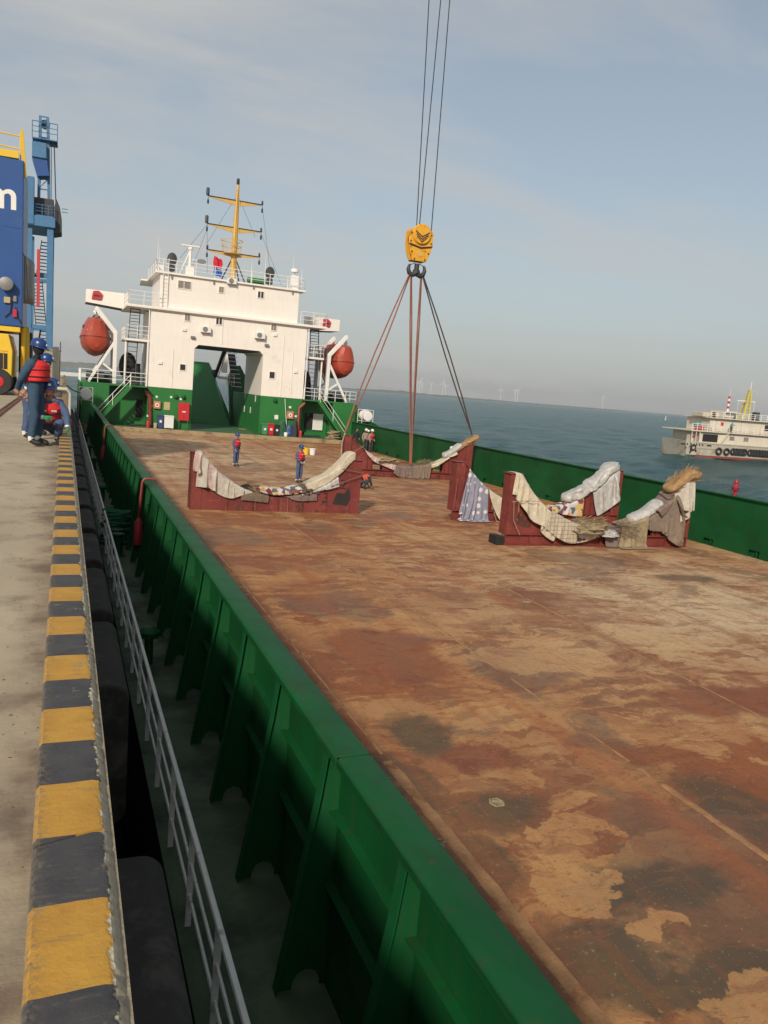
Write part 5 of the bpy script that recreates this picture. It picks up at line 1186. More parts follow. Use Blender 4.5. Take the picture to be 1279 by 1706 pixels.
for hp, base_, d_, n_, L_, r_, m_, sd_ in ((CC, (-1.3, -.1, .75), (1, -.2, .05), 520, 1.7, .26, 'rag_khaki', 21), (CC, (.3, -.25, .72), (1, -.3, -.1), 320, 1.3, .24, 'burlap_brown', 22), (CB, (-2.2, 0, 1.0), (.9, 0, -.25), 420, 1.9, .22, 'straw_orange', 23), (CB, (.4, -.1, .85), (1, 0, .02), 300, 1.6, .2, 'rag_khaki', 24), (CA, (.7, -.05, .80), (1, 0, .1), 320, .9, .22, 'burlap_brown', 25), (CA, (-1.3, -.1, .95), (.9, -.1, -.35), 260, .8, .2, 'rope_tan', 26), (CD, (-2.2, 0, 1.0), (.9, 0, -.3), 240, 1.2, .2, 'rag_khaki', 27)):
    straw(hp, base_, d_, n_, L_, r_, m_, sd_)
# loose lashing lines on the cradles
def line(par, pts, r=.012, m='rope_tan'): return MB().tube(pts, r, 5).build('lashing', m, par, smooth=True)
line(CA, [(2.0, -.42, 1.05), (2.6, -.44, 1.3), (3.3, -.42, 1.55)], m='sling_rust'); line(CA, [(2.4, -.42, 1.75), (3.28, -.42, 1.62)], m='sling_rust')
for x in (-.9, .1, .35, .6): line(CA, [(x, -.34, azA(x)), (x+.03, -.36, .02)], .006, 'rope_tan')
line(CC, [(-3.97, -.45, 1.55), (-3.3, -.48, 1.6), (-2.9, -.5, 1.58)]); line(CC, [(-3.9, -.46, 1.55), (-3.85, -.5, .9), (-3.55, -.5, .42)]); line(CC, [(-3.7, -.46, 1.55), (-3.68, -.48, 1.2)])
line(CB, [(-4.08, -.48, 1.0), (-3.4, -.5, 1.45), (-2.95, -.5, 1.75)]); line(CD, [(-4.07, -.46, 1.7), (-4.1, -.48, .6)], m='sling_rust')
line(CD, [(-2.3, -.5, .42), (-2.2, -.6, .05), (-1.4, -.8, .02)], .02)

# ================================================================ HOOK, SLINGS AND ROPES
HB = Vector((18.15, 42.3, 0))
HY = HB.y
def hook():
    o = empty('hook_block', (18.12, HY, 8.2), ship=True); tag(o, 'yellow crane hook block with black chevrons and double hook', 'hook block')
    cz = 1.75
    for yy in (-.30, .20):
        MB().prism([(-.72, cz+.55), (-.55, cz+.72), (.55, cz+.72), (.72, cz+.55), (.72, cz-.1), (.62, cz-.55), (.42, cz-1.02), (-.42, cz-1.02), (-.62, cz-.55), (-.72, cz-.1)], yy, yy+.10).build('cheek_plate', 'hook_yellow', o, bevel=.02)
    MB().bb(-.45, .45, -.199, .199, cz-.98, cz-.70).build('crosshead', 'hook_yellow', o)
    for xx in (-.12, 0, .12): MB().lathe([(.62, -.04), (.56, 0), (.62, .04)], (0, xx, cz+.15), 24, 'Y').build('sheave', 'dark_metal', o, smooth=True)
    MB().lathe([(.50, -.12), (.56, -.06), (.56, 0), (.3, .01)], (0, -.301, cz+.42), 28, 'Y').build('sheave_cover', 'hook_yellow', o, smooth=True)
    MB().prism([(-.70, cz-.12), (0, cz-.26), (.70, cz-.12), (.70, cz-.18), (0, cz-.33), (-.70, cz-.18)], -.36, -.302).build('brow_plate', 'number_black', o)
    for k, dz in enumerate((.16, 0.02, -.12)):
        w = .42-.06*k; MB().prism([(-w, cz+.42+dz), (0, cz+.16+dz), (w, cz+.42+dz), (w, cz+.35+dz), (0, cz+.08+dz), (-w, cz+.35+dz)], -.432, -.421).build('chevron', 'number_black', o)
    MB().lathe([(.17, -.02), (.17, 0), (.13, 0), (.13, -.012)], (0, -.305, cz-.62), 18, 'Y').build('emblem_ring', 'mast_yellow', o)
    for bx_, bz_ in ((-.6, .45), (.6, .45), (-.62, 0), (.62, 0), (-.5, -.55), (.5, -.55), (-.32, -.92), (.32, -.92)): MB().lathe([(.045, -.03), (.045, 0)], (bx_, -.301, cz+bz_), 8, 'Y').build('bolt', 'dark_metal', o)
    MB().lathe([(.14, .62), (.14, .30), (.2, .26), (.2, .10), (.1, .05)], (0, 0, 0), 12).build('shank', 'dark_metal', o, smooth=True)
    for s in (-1, 1):
        pts = [(s*.02, 0, .25), (s*.12, 0, .05), (s*.28, 0, -.02), (s*.42, 0, .08), (s*.50, 0, .28), (s*.46, 0, .48), (s*.40, 0, .56)]
        MB().tube(pts, [.16, .16, .15, .13, .11, .08, .04], 10).build('horn', 'dark_metal', o, smooth=True)
        MB().tube([(s*.40, 0, .52), (s*.12, 0, .66)], .02, 6).build('latch', 'dark_metal', o)
    return o
hook()
def rope(name, a, b, r, m, label, cat, group, sag=0, ship_=True):
    a, b = Vector(a), Vector(b); n = 10; pts = []
    for i in range(n+1):
        t = i/n; p = a.lerp(b, t)-a; p.z -= sag*4*t*(1-t); pts.append(p)
    o = MB().tube(pts, r, 7).build(name, m, smooth=True)
    (onship(o, a) if ship_ else setattr(o, 'location', a)); tag(o, label, cat, group); return o
# boom head far above the frame carrying the hoist ropes
BH = Vector((17.6, HY+.8, 27.0))
bo = empty('boom_head', BH, ship=True); tag(bo, 'yellow boom head sheaves high above the picture', 'crane boom')
MB().bb(-.8, .8, -.5, -.42, -.5, .7).build('cheek', 'crane_yellow', bo); MB().bb(-.8, .8, .42, .5, -.5, .7).build('cheek', 'crane_yellow', bo)
for yy in (-.2, .2): MB().lathe([(.55, -.05), (.5, 0), (.55, .05)], (0, yy, 0), 20, 'Y').build('sheave', 'dark_metal', bo, smooth=True)
MB().bar((-.5, 0, .5), (-2.6, -1.6, .9), .8, 1.0).build('boom', 'crane_yellow', bo)
for k, (pa, pb_, w) in enumerate((((693, 392), (714.5, 0), 'left'), ((697, 392), (734, 0), 'middle'), ((718, 388), (749, 0), 'right'))):
    A = spt(*pa, 1, HY+.02*k); B = spt(*pb_, 1, HY+.4); d = (B-A).normalized(); top = A+d*((26.9-A.z)/d.z)
    A2 = Vector((A.x, A.y, A.z))
    rope('hoist_rope', A2, top, .028, 'wire_dark', w+' dark steel hoist rope running up from the hook block', 'rope', 'hoist ropes above the hook')
sl_ = [((-.36, 8.26), (575, 720), 'sling_rust', 'left rust brown sling', 1), ((-.30, 8.24), (683, 772), 'sling_rust', 'rust brown sling down to the middle of the cradle, left one of the pair', 0),
       ((.32, 8.26), (684, 772), 'sling_rust', 'rust brown sling from the right horn down to the middle of the cradle', 0), ((.40, 8.28), (786, 724), 'sling_dark', 'dark sling to the right post of the cradle', 1)]
for (hx, hz_), (px, py), m, lab, pair in sl_:
    e = spt(px, py, 1, HY); a = Vector((18.12+hx, HY, hz_))
    o = empty('lifting_sling', a, ship=True); tag(o, lab, 'sling', 'slings from the hook to the far cradle')
    for k, off in enumerate((-.10, .10)):
        bpt = e-a+Vector((off*.7 if pair else off*.35, .15*(1 if k else -1), 0)); mid = bpt*.5+Vector((off*1.6 if pair else off*.5, 0, 0))
        MB().tube([(off*.4, .04*(1 if k else -1), 0), bpt*.25+Vector((off*1.1 if pair else off*.6, 0, 0)), mid, bpt*.75+Vector((off*1.3 if pair else off*.5, 0, 0)), bpt], .040, 7).build('strand', m, o, smooth=True)
    if pair and m == 'sling_rust':
        MB().tube([e-a, e-a+Vector((-.25, -.3, -.6)), e-a+Vector((-.30, -.5, -1.5))], .04, 6).build('tail', 'rope_tan', o, smooth=True)

# ================================================================ PEOPLE
def skin_body(joints, edges, rad):
    names = list(joints); idx = {n: i for i, n in enumerate(names)}
    me = bpy.data.meshes.new('b'); me.from_pydata([joints[n] for n in names], [(idx[a], idx[b]) for a, b in edges], [])
    ob = bpy.data.objects.new('b', me); COL.objects.link(ob)
    md = ob.modifiers.new('skin', 'SKIN'); md.use_smooth_shade = True
    sv = me.skin_vertices[0].data
    for n in names:
        r_ = rad[n] if isinstance(rad[n], tuple) else (rad[n], rad[n]); sv[idx[n]].radius = r_; sv[idx[n]].use_root = (n == 'pelvis')
    ss = ob.modifiers.new('sub', 'SUBSURF'); ss.levels = 2; ss.render_levels = 2
    dg = bpy.context.evaluated_depsgraph_get(); res = bpy.data.meshes.new_from_object(ob.evaluated_get(dg)); bpy.data.objects.remove(ob); return res
def seg_d(p, a, b):
    ab = b-a; t = max(0, min(1, (p-a).dot(ab)/max(1e-9, ab.dot(ab)))); return (p-(a+ab*t)).length
STAND = dict(pelvis=(0, .01, .98), spine=(0, 0, 1.16), chest=(0, .01, 1.36), neck=(0, .01, 1.50), skull=(0, -.01, 1.60),
    shL=(.19, .02, 1.42), elL=(.26, .05, 1.14), wrL=(.25, -.04, .90), shR=(-.19, .02, 1.42), elR=(-.26, .05, 1.14), wrR=(-.25, -.04, .90),
    hipL=(.10, .01, .92), knL=(.12, -.02, .52), shinL=(.125, .025, .17), anL=(.125, .03, .10), toeL=(.14, -.16, .045), hipR=(-.10, .01, .92), knR=(-.12, -.02, .52), shinR=(-.125, .025, .17), anR=(-.125, .03, .10), toeR=(-.14, -.16, .045))
EDG = [('pelvis', 'spine'), ('spine', 'chest'), ('chest', 'neck'), ('neck', 'skull'), ('chest', 'shL'), ('shL', 'elL'), ('elL', 'wrL'), ('chest', 'shR'), ('shR', 'elR'), ('elR', 'wrR'),
       ('pelvis', 'hipL'), ('hipL', 'knL'), ('knL', 'shinL'), ('shinL', 'anL'), ('anL', 'toeL'), ('pelvis', 'hipR'), ('hipR', 'knR'), ('knR', 'shinR'), ('shinR', 'anR'), ('anR', 'toeR')]
RAD = dict(pelvis=(.165, .13), spine=(.155, .125), chest=(.17, .13), neck=.065, skull=.06, shL=.088, elL=.064, wrL=.047, hipL=.105, knL=.082, shinL=.068, anL=.06, toeL=.045)
for k_ in list(RAD):
    if k_.endswith('L'): RAD[k_[:-1]+'R'] = RAD[k_]
def person(loc, rz, label, pose=None, ship_=True, top='coverall', legs='coverall', vest='vest_red', helmet='helmet_blue', mask=False, scale=1.0, group=None, glove=None, band=True, head_turn=0, head_tilt=0, fist=.5, hair=False, front_only=False):
    J = dict(STAND)
    if pose: J.update(pose)
    J = {k_: Vector(v) for k_, v in J.items()}
    o = empty('person', loc, rz, ship=ship_); tag(o, label, 'person', group); o.scale = (scale,)*3
    me = skin_body(J, EDG, RAD)
    mats = [top, legs, 'skin' if not glove else glove, 'boots', 'mask_black' if mask else 'skin', 'reflective']
    bm = bmesh.new(); bm.from_mesh(me); bpy.data.meshes.remove(me)
    segs = []
    for a, b in EDG:
        mi = 0
        if a in ('neck',) : mi = 4
        elif a.startswith(('hip', 'kn')) or b.startswith('hip'): mi = 1
        elif a.startswith('shin'): mi = 5 if band else 1
        elif a.startswith('an'): mi = 3
        segs.append((J[a], J[b], mi))
    for f in bm.faces:
        c = f.calc_center_median(); f.smooth = True
        if band and any((c-J['wr'+q_]).length < .062 for q_ in 'LR'): f.material_index = 5; continue
        f.material_index = min(segs, key=lambda s_: seg_d(c, s_[0], s_[1]))[2]
    # head: one shaped surface with brow, nose, chin and ears
    hb = J['skull']; up_ = (J['skull']-J['neck']).normalized()
    hm = Matrix.Translation(hb+up_*.075) @ Matrix.Rotation(head_turn, 4, 'Z') @ Matrix.Rotation(head_tilt, 4, 'X')
    nu, nv = 15, 18; rows = []
    for i in range(nu+1):
        ph = math.pi*i/nu; row = []
        for j in range(nv):
            th = 2*math.pi*j/nv; x = .077*math.sin(ph)*math.cos(th); y = .096*math.sin(ph)*math.sin(th); z = -.122*math.cos(ph)
            fr_ = max(0, -y/.096)
            if z < -.03: x *= 1-.30*(-z-.03)/.09; y = y*(1-.10*(-z-.03)/.09)
            if abs(x) < .022 and fr_ > .6: y -= .026*math.exp(-((z+.018)/.022)**2)*(1-abs(x)/.022)
            if fr_ > .6: y += .010*math.exp(-((z-.012)/.012)**2)*math.exp(-((abs(x)-.032)/.016)**2); y -= .006*math.exp(-((z+.065)/.010)**2)*(1 if abs(x) < .03 else 0)
            if abs(y) < .03 and abs(z+.0) < .035: x += math.copysign(.014, x)*(1-abs(z)/.035)*(1-abs(y)/.03)
            row.append(bm.verts.new(hm @ Vector((x, y, z))))
        rows.append(row)
    for i in range(nu):
        for j in range(nv):
            try: f = bm.faces.new((rows[i][j], rows[i][(j+1) % nv], rows[i+1][(j+1) % nv], rows[i+1][j])); f.smooth = True; f.material_index = 4
            except ValueError: pass
    # hands: palm and five bent fingers
    for sd in 'LR':
        w = J['wr'+sd]; e = J['el'+sd]; d = (w-e).normalized(); sgn = 1 if sd == 'L' else -1
        side = d.cross(Vector((sgn, 0, 0))); side = side.normalized() if side.length > .2 else Vector((0, -1, 0)); pn = d.cross(side).normalized()
        def tb(pts, rr_):
            n = 6; vs = []; pts = [Vector(p) for p in pts]
            for i, p in enumerate(pts):
                t = (pts[min(i+1, len(pts)-1)]-pts[max(0, i-1)]).normalized(); a = t.cross(pn); a = a.normalized() if a.length > .1 else side; b = t.cross(a)
                vs.append([bm.verts.new(p+(a*math.cos(2*math.pi*k_/n)+b*math.sin(2*math.pi*k_/n))*rr_[i]) for k_ in range(n)])
            for i in range(len(pts)-1):
                for k_ in range(n):
                    f = bm.faces.new((vs[i][k_], vs[i][(k_+1) % n], vs[i+1][(k_+1) % n], vs[i+1][k_])); f.smooth = True; f.material_index = 2
            f = bm.faces.new(vs[-1]); f.material_index = 2; f = bm.faces.new(vs[0][::-1]); f.material_index = 2
        for q_ in (-.022, 0, .022): tb([w+side*q_*.6, w+d*.05+side*q_, w+d*.095+side*q_*1.05], [.026, .024, .018])
        for q_, L in ((-.034, .066), (-.012, .080), (.011, .084), (.033, .074)):
            k0 = w+d*.09+side*q_; k1 = k0+d*L*.45-pn*sgn*fist*.012; k2 = k1+d*L*.30*(1-fist*.5)-pn*sgn*fist*.028; k3 = k2+d*L*.25*(1-fist)-pn*sgn*fist*.022; tb([k0, k1, k2, k3], [.0105, .010, .009, .007])
        t0 = w+d*.03+side*.030; tb([t0, t0+d*.03+side*.028, t0+d*.062+side*.034-pn*sgn*fist*.01], [.014, .012, .009])
    bmesh.ops.recalc_face_normals(bm, faces=bm.faces)
    mesh = bpy.data.meshes.new('body'); bm.to_mesh(mesh); bm.free()
    for m in mats: mesh.materials.append(MATS[m])
    # cloth creases
    mesh.calc_loop_triangles()
    body = bpy.data.objects.new('body', mesh); COL.objects.link(body); body.parent = o
    md = body.modifiers.new('creases', 'DISPLACE'); tx = bpy.data.textures.get('creases')
    if tx is None:
        tx = bpy.data.textures.new('creases', 'CLOUDS'); tx.noise_scale = .085; tx.noise_depth = 2
    md.texture = tx; md.strength = .032; md.mid_level = .5
    if not mask:
        fc = MB()
        for s_ in (-1, 1): fc.ball((s_*.031, -.084, .012), .011, .006, .006, 8, 6)
        ey = fc.build('eyes', 'mask_black', body, smooth=True); ey.matrix_local = hm
        mo = MB().bb(-.022, .022, -.092, -.084, -.068, -.062).build('mouth', 'vest_red', body); mo.matrix_local = hm
    if helmet:
        mb = MB(); pr = [(.128, .0), (.128, .035), (.118, .075), (.095, .112), (.055, .135), (.01, .142)]
        mb.lathe(pr, (0, .005, .045), 20, 'Z', .92, 1.08); hl = mb.build('helmet', helmet, o, smooth=True); hl.matrix_local = hm
        def brim(u, v):
            a = 2*math.pi*v; fr_ = max(0, -math.sin(a)); rr_ = 1.0+u*(.14+.30*fr_**2); return (.122*.92*rr_*math.cos(a), .005+.122*1.08*rr_*math.sin(a), .05-.018*u-.012*u*fr_)
        MB().grid(brim, 3, 24, True).build('brim', helmet, hl, smooth=True, solid=.006)
        MB().bb(-.022, .022, -.139, -.128, .075, .11).build('badge', 'plain_white', hl); MB().tube([(-.09, -.02, .045), (-.06, -.06, -.10), (0, -.07, -.125), (.06, -.06, -.10), (.09, -.02, .045)], .005, 5).build('chin_strap', 'mask_black', hl)
    elif hair:
        h_ = MB().ball((0, .014, .035), .086, .10, .098, 16, 10).build('hair', 'hair_black', o, smooth=True); h_.matrix_local = hm
    if vest:
        a, b, c = J['pelvis'], J['spine'], J['chest']; ax_ = (J['neck']-J['spine']).normalized(); lat = (J['shL']-J['shR']).normalized(); fo = lat.cross(ax_).normalized()  # fo points to the chest side (-Y) or back
        if (fo.y > 0 and abs(fo.y) > .3): fo = -fo
        def shell(u, v):
            cpt = (b*1.0).lerp(J['neck'], -.12+u*1.02); an = 2*math.pi*v if not front_only else math.pi*(-.06+1.12*v); ca, sa = math.cos(an), math.sin(an)
            rx = .205-.015*u-.10*max(0, u-.80)/.2; ry = .165+.022*math.sin(u*3.14)-.05*max(0, u-.8)/.2
            blk = 1+.022*math.cos(u*25)*(1 if sa > .2 else .3)
            ex = (abs(ca)**.75)*(1 if ca > 0 else -1); ey_ = (abs(sa)**.75)*(1 if sa > 0 else -1)
            return cpt+lat*ex*rx*blk+fo*ey_*ry*blk
        vs_ = MB().grid(shell, 14, 28, not front_only).build('life_vest', vest, o, smooth=True, solid=.03)
        for u_ in (.22, .55):
            pts = [shell(u_, k_/24)*1.0 for k_ in range(25)]; cc = sum(pts, Vector())/25; pts = [cc+(p-cc)*1.075 for p in pts]; MB().tube(pts, .014, 5, cap=False).build('strap', 'mask_black', vs_, smooth=True)
        for s_ in (-.5, .5):
            p = shell(.74, .25+.10*s_); MB().add([p+fo*.022+lat*x_*.045+ax_*z_*.016 for x_, z_ in ((-1, -1), (1, -1), (1, 1), (-1, 1))], [(0, 1, 2, 3)]).build('reflective_tape', 'reflective', vs_, solid=.006)
    return o
QG = 'dock workers in blue coveralls on the quay'; DG = 'workers standing on the cargo deck'; SG = 'crew leaning by the starboard bulwark'
BACKHANDS = dict(elL=(.27, .14, 1.16), wrL=(.13, .27, .95), elR=(-.27, .14, 1.16), wrR=(-.13, .27, .95))
# main standing worker: faces the ship, hands behind
pa = wpt(60, 743, 2, 0.0)
person((pa.x, pa.y, 0), R(66), 'worker standing on the quay in dark blue coverall, blue helmet and black face mask', dict(BACKHANDS, toeL=(.15, -.17, .045)), False, top='coverall_dark', mask=True, scale=1.055, group=QG, head_tilt=R(10), front_only=True, legs='coverall_dark')
p = wpt(52, 735, 2, 0)
person((pa.x-.17, pa.y+1.3, 0), R(70), 'worker in a red vest mostly hidden behind the masked worker on the quay', dict(chest=(0, -.10, 1.30), neck=(0, -.20, 1.41), skull=(0, -.27, 1.48), shL=(.19, -.10, 1.37), shR=(-.19, -.10, 1.37)), False, scale=1.0, group=QG)
CROUCH = dict(pelvis=(0, .14, .36), spine=(0, .02, .50), chest=(0, -.08, .68), neck=(0, -.14, .82), skull=(0, -.18, .91),
    shL=(.20, -.09, .74), elL=(.30, -.22, .54), wrL=(.30, -.36, .34), shR=(-.20, -.09, .74), elR=(-.30, -.24, .52), wrR=(-.08, -.36, .50),
    hipL=(.11, .12, .34), knL=(.20, -.22, .44), shinL=(.165, -.03, .17), anL=(.16, .0, .10), toeL=(.20, -.18, .045), hipR=(-.11, .12, .34), knR=(-.24, -.24, .46), shinR=(-.17, -.06, .17), anR=(-.16, -.03, .10), toeR=(-.20, -.21, .045))
pc = wpt(90, 728, 2, 0)
person((-.27, 16.3, 0), R(4), 'worker crouching at the quay edge in red life vest and blue helmet, facing the camera', CROUCH, False, scale=1.06, group=QG, glove='glove_green')
person((-.42, 18.6, 0), R(60), 'worker whose blue helmet just shows between the standing and the crouching worker', dict(CROUCH), False, scale=1.06, group=QG)
def at(px, py): p_ = spt(px, py, 2, DK); return (p_.x, p_.y, DK)
person(at(392, 777), R(40), 'worker in blue coverall and red vest standing alone on the deck below the white house', dict(elR=(-.24, .02, 1.15), wrR=(-.20, -.10, .93)), group=DG, scale=1.02, head_turn=R(20))
person(at(497, 804), R(35), 'worker in red vest looking down behind the port cradle', dict(elL=(.25, -.02, 1.15), wrL=(.10, -.20, .98), elR=(-.25, -.02, 1.15), wrR=(-.10, -.20, .98)), group=DG, scale=1.03, head_tilt=R(15))
person((at(548, 792)[0], 36.5, DK), R(95), 'worker in an orange vest bending down behind the cream pad', dict(CROUCH, chest=(0, -.28, .55), neck=(0, -.42, .60), skull=(0, -.50, .62), spine=(0, -.06, .48), shL=(.19, -.28, .58), shR=(-.19, -.28, .58), elL=(.26, -.36, .36), wrL=(.2, -.46, .16), elR=(-.26, -.36, .36), wrR=(-.2, -.46, .16)), top='jacket_black', legs='trousers_dark', vest='vest_orange', helmet=None, hair=True, band=False)
person((22.6, 44.6, DK), R(30), 'worker in red vest half hidden beyond the slung cradle', None, group=DG, helmet='helmet_white')
for (px, py, rz, lab, kw) in ((592, 750, 20, 'bareheaded man in black jacket by the starboard bulwark', dict(top='jacket_black', legs='trousers_dark', vest=None, helmet=None, hair=True, band=False)),
        (607, 752, 10, 'man in tan jacket and white helmet among the crew by the bulwark', dict(top='jacket_tan', legs='trousers_dark', vest=None, helmet='helmet_white', band=False)),
        (619, 752, -10, 'shorter worker in red vest and white helmet by the bulwark', dict(top='trousers_dark', legs='trousers_dark', vest='vest_red', helmet='helmet_white', band=False, scale=.94)),
        (630, 754, 30, 'worker in red vest with white sleeves turned sideways by the bulwark', dict(top='jacket_tan', legs='trousers_dark', vest='vest_red', helmet='helmet_white', band=False))):
    q_ = at(px, py); person((min(q_[0], 23.0), q_[1], DK), R(rz), lab, dict(elL=(.25, .0, 1.15), wrL=(.14, -.16, 1.0)), group=SG, **kw)

# ================================================================ LOOSE THINGS ON THE SHIP
def wheelie(px0, px1, pytop, pybot, m, lab, name='wheelie_bin', Y=67.4):
    x0, zt = sp(px0, pytop, Y); x1, zb = sp(px1, pybot, Y); w = abs(x1-x0); h = zt-PD; cx = (x0+x1)/2
    o = empty(name, (cx, Y, PD), ship=True); tag(o, lab, 'bin', 'bins against the green wall')
    MB().prism([(-w*.40, .04), (w*.40, .04), (w*.48, h*.88), (-w*.48, h*.88)], -.24, .24).build('body', m, o, bevel=.02)
    MB().prism([(-w*.5, h*.885), (w*.5, h*.885), (w*.46, h), (-w*.46, h)], -.28, .27).build('lid', m, o, bevel=.03)
    for xx in (-w*.4, w*.4): MB().lathe([(.09, -.02), (.09, .02)], (xx, .24, .09), 12, 'X').build('wheel', 'black_rubber', o)
    MB().bb(-w*.18, w*.18, -.265, -.241, h*.42, h*.60).build('label_plate', 'plain_white', o)
wheelie(435.5, 445, 705, 723.6, 'bin_green', 'green plastic bin right of the passage'); wheelie(446, 455, 705, 724.5, 'red_paint', 'red plastic bin beside the green bin'); wheelie(456, 464.5, 707, 724.5, 'bin_black', 'black bin right of the red bin')
wheelie(262.5, 271.5, 690, 711, 'bin_blue', 'dark blue bin left of the passage')
x0, zt = sp(273.5, 695, 67.3); x1, zb = sp(288, 713, 67.3)
o = empty('white_chest', ((x0+x1)/2, 67.3, PD), ship=True); tag(o, 'white square chest beside the red fire cabinet', 'chest'); w = (x1-x0)/2
MB().bb(-w, w, -.35, .3, .08, 1.0).build('body', 'plain_white', o, bevel=.03); MB().bb(-w-.02, w+.02, -.37, .32, 1.001, 1.10).build('lid', 'plain_white', o, bevel=.03)
for a in (-1, 1):
    for b in (-.28, .24): MB().bb(a*w*.8-.05, a*w*.8+.05, b-.05, b+.05, 0, .08).build('foot', 'steel_grey', o)
def bag(px, py, w, h, m, lab, Y=67.4):
    x, _ = sp(px, py, Y)
    def fn(u, v):
        a = 2*math.pi*v; r_ = (1-.55*u**3)*(.85+.25*nz3(math.cos(a)*2+px, math.sin(a)*2, u*3)); return (w*.5*r_*math.cos(a), .28*r_*math.sin(a), h*u)
    mb = MB().grid(fn, 12, 18, True); mb.f.append(tuple(range(11*18, 12*18))); mb.m.append(0)
    o = mb.build('sack', m, smooth=True, sharp=80); onship(o, (x, Y, PD)); tag(o, lab, 'sack')
bag(469.5, 715, .95, 1.35, 'bag_green', 'tall dark green sack beside the black bin'); bag(482, 716, .9, 1.0, 'bin_blue', 'blue sack under the hose box')
bag(490.5, 716, .5, 1.5, 'trousers_dark', 'thin dark sack leaning beside the red standpipe')
x, z = sp(476, 665, 67.6); x2, z2 = sp(479, 725, 67.3)
o = MB().tube([(0, 0, 0), (x-x2, .45, z-PD)], .025, 6).build('mop_pole', 'plain_white', smooth=True); onship(o, (x2, 67.45, PD)); tag(o, 'white mop pole leaning on the green wall beside the sacks', 'pole')
for px, r_, h_, m, lab in ((476.5, .17, .34, 'plain_white', 'white bucket at the foot of the mop pole'), (258.5, .15, .42, 'beige_panel', 'small beige can standing before the dark blue bin'), (246, .14, .55, 'signal_red', 'red fire extinguisher at the left standpipe'), (501, .14, .55, 'signal_red', 'red fire extinguisher by the right doorway')):
    x, _ = sp(px, 715, 67.1); o = empty('pail' if 'ext' not in lab else 'fire_extinguisher', (x, 67.1, PD), ship=True); tag(o, lab, 'bucket' if 'ext' not in lab else 'extinguisher')
    MB().lathe([(r_*.85, 0), (r_, h_*.9), (r_*.9, h_), (r_*.5, h_*1.05)], (0, 0, 0), 14).build('body', m, o, smooth=True); MB().tube([(-r_, 0, h_*.9), (0, 0, h_*1.25), (r_, 0, h_*.9)], .012, 5).build('handle', 'dark_metal', o)
for (px, py, m, lab) in ((509, 757, 'crane_yellow', 'yellow pail on the deck beyond the worker'), (520, 758, 'plain_white', 'white pail on the deck beside the yellow one')):
    q_ = at(px, py); o = empty('pail', q_, ship=True); tag(o, lab, 'bucket')
    MB().lathe([(.19, 0), (.23, .42), (.25, .43), (.25, .47), (.2, .48)], (0, 0, 0), 14).build('body', m, o, smooth=True); MB().tube([(-.24, 0, .42), (0, 0, .60), (.24, 0, .42)], .012, 5).build('handle', 'dark_metal', o)
# coiled rope heap at the starboard stair
def coil(loc, R0, n, lab, m='rope_tan', seed=2):
    r_ = random.Random(seed); o = empty('rope_coil', loc, ship=True); tag(o, lab, 'rope')
    for k in range(n):
        a0 = r_.uniform(0, 6); rad = R0*r_.uniform(.45, 1); tilt = r_.uniform(-.25, .25); cx_, cy_ = r_.uniform(-.15, .15), r_.uniform(-.12, .12)
        pts = [(cx_+rad*math.cos(a0+i*.42), cy_+rad*.7*math.sin(a0+i*.42), .05+k*.055+tilt*rad*math.cos(a0+i*.42)*.7+.02*r_.random()) for i in range(16)]
        pts = [(a, b, max(.045, c)) for a, b, c in pts]; MB().tube(pts, .045, 6).build('turn', m, o, smooth=True)
x, _ = sp(555, 726, 67.0); coil((x, 66.95, PD), .62, 13, 'untidy heap of tan mooring rope at the foot of the starboard stair')
p = spt(200, 905, 2, DK); coil((1.42, p.y, DK), .36, 16, 'green mooring rope heap on the narrow side deck', 'net_green', 6)
# sheets of board left in the passage
for (px, py, dz, w, d_, lab, m) in ((400, 706, .05, 1.3, 1.0, 'grey plastic sheet crumpled on the green passage floor', 'canvas_grey'), (416, 716, .02, 2.0, .7, 'flat tan board lying at the mouth of the passage', 'beige_panel')):
    q_ = spt(px, py, 2, PD); mb = MB().grid(lambda u, v: ((u-.5)*w, (v-.5)*d_, .02+(.22*abs(nz3(u*3, v*3, px)) if dz > .03 else .0)), 12, 10)
    o = mb.build('loose_sheet', m, smooth=True, solid=.02); onship(o, (q_.x, q_.y, PD), R(-12)); tag(o, lab, 'sheet')
# signal flags bunched on their halyard
for (px, py, w, h_, m, lab) in ((363, 437, .78, .95, 'flag_red', 'red signal flag bunched beside the mast'), (363, 453, .72, .70, 'flag_blue', 'blue signal flag below the red one')):
    x, z = sp(px, py, 70.2)
    def fl(u, v): return ((u-.5)*w*(1-.35*abs(v-.45)), .16*math.sin(u*9+v*3)+.06*nz3(u*5, v*5, px), (v-.5)*h_*(1-.25*u)-.12*u)
    o = MB().grid(fl, 18, 14).build('signal_flag', m, smooth=True, solid=.012, sharp=80); onship(o, (x, 70.2, z)); tag(o, lab, 'flag')
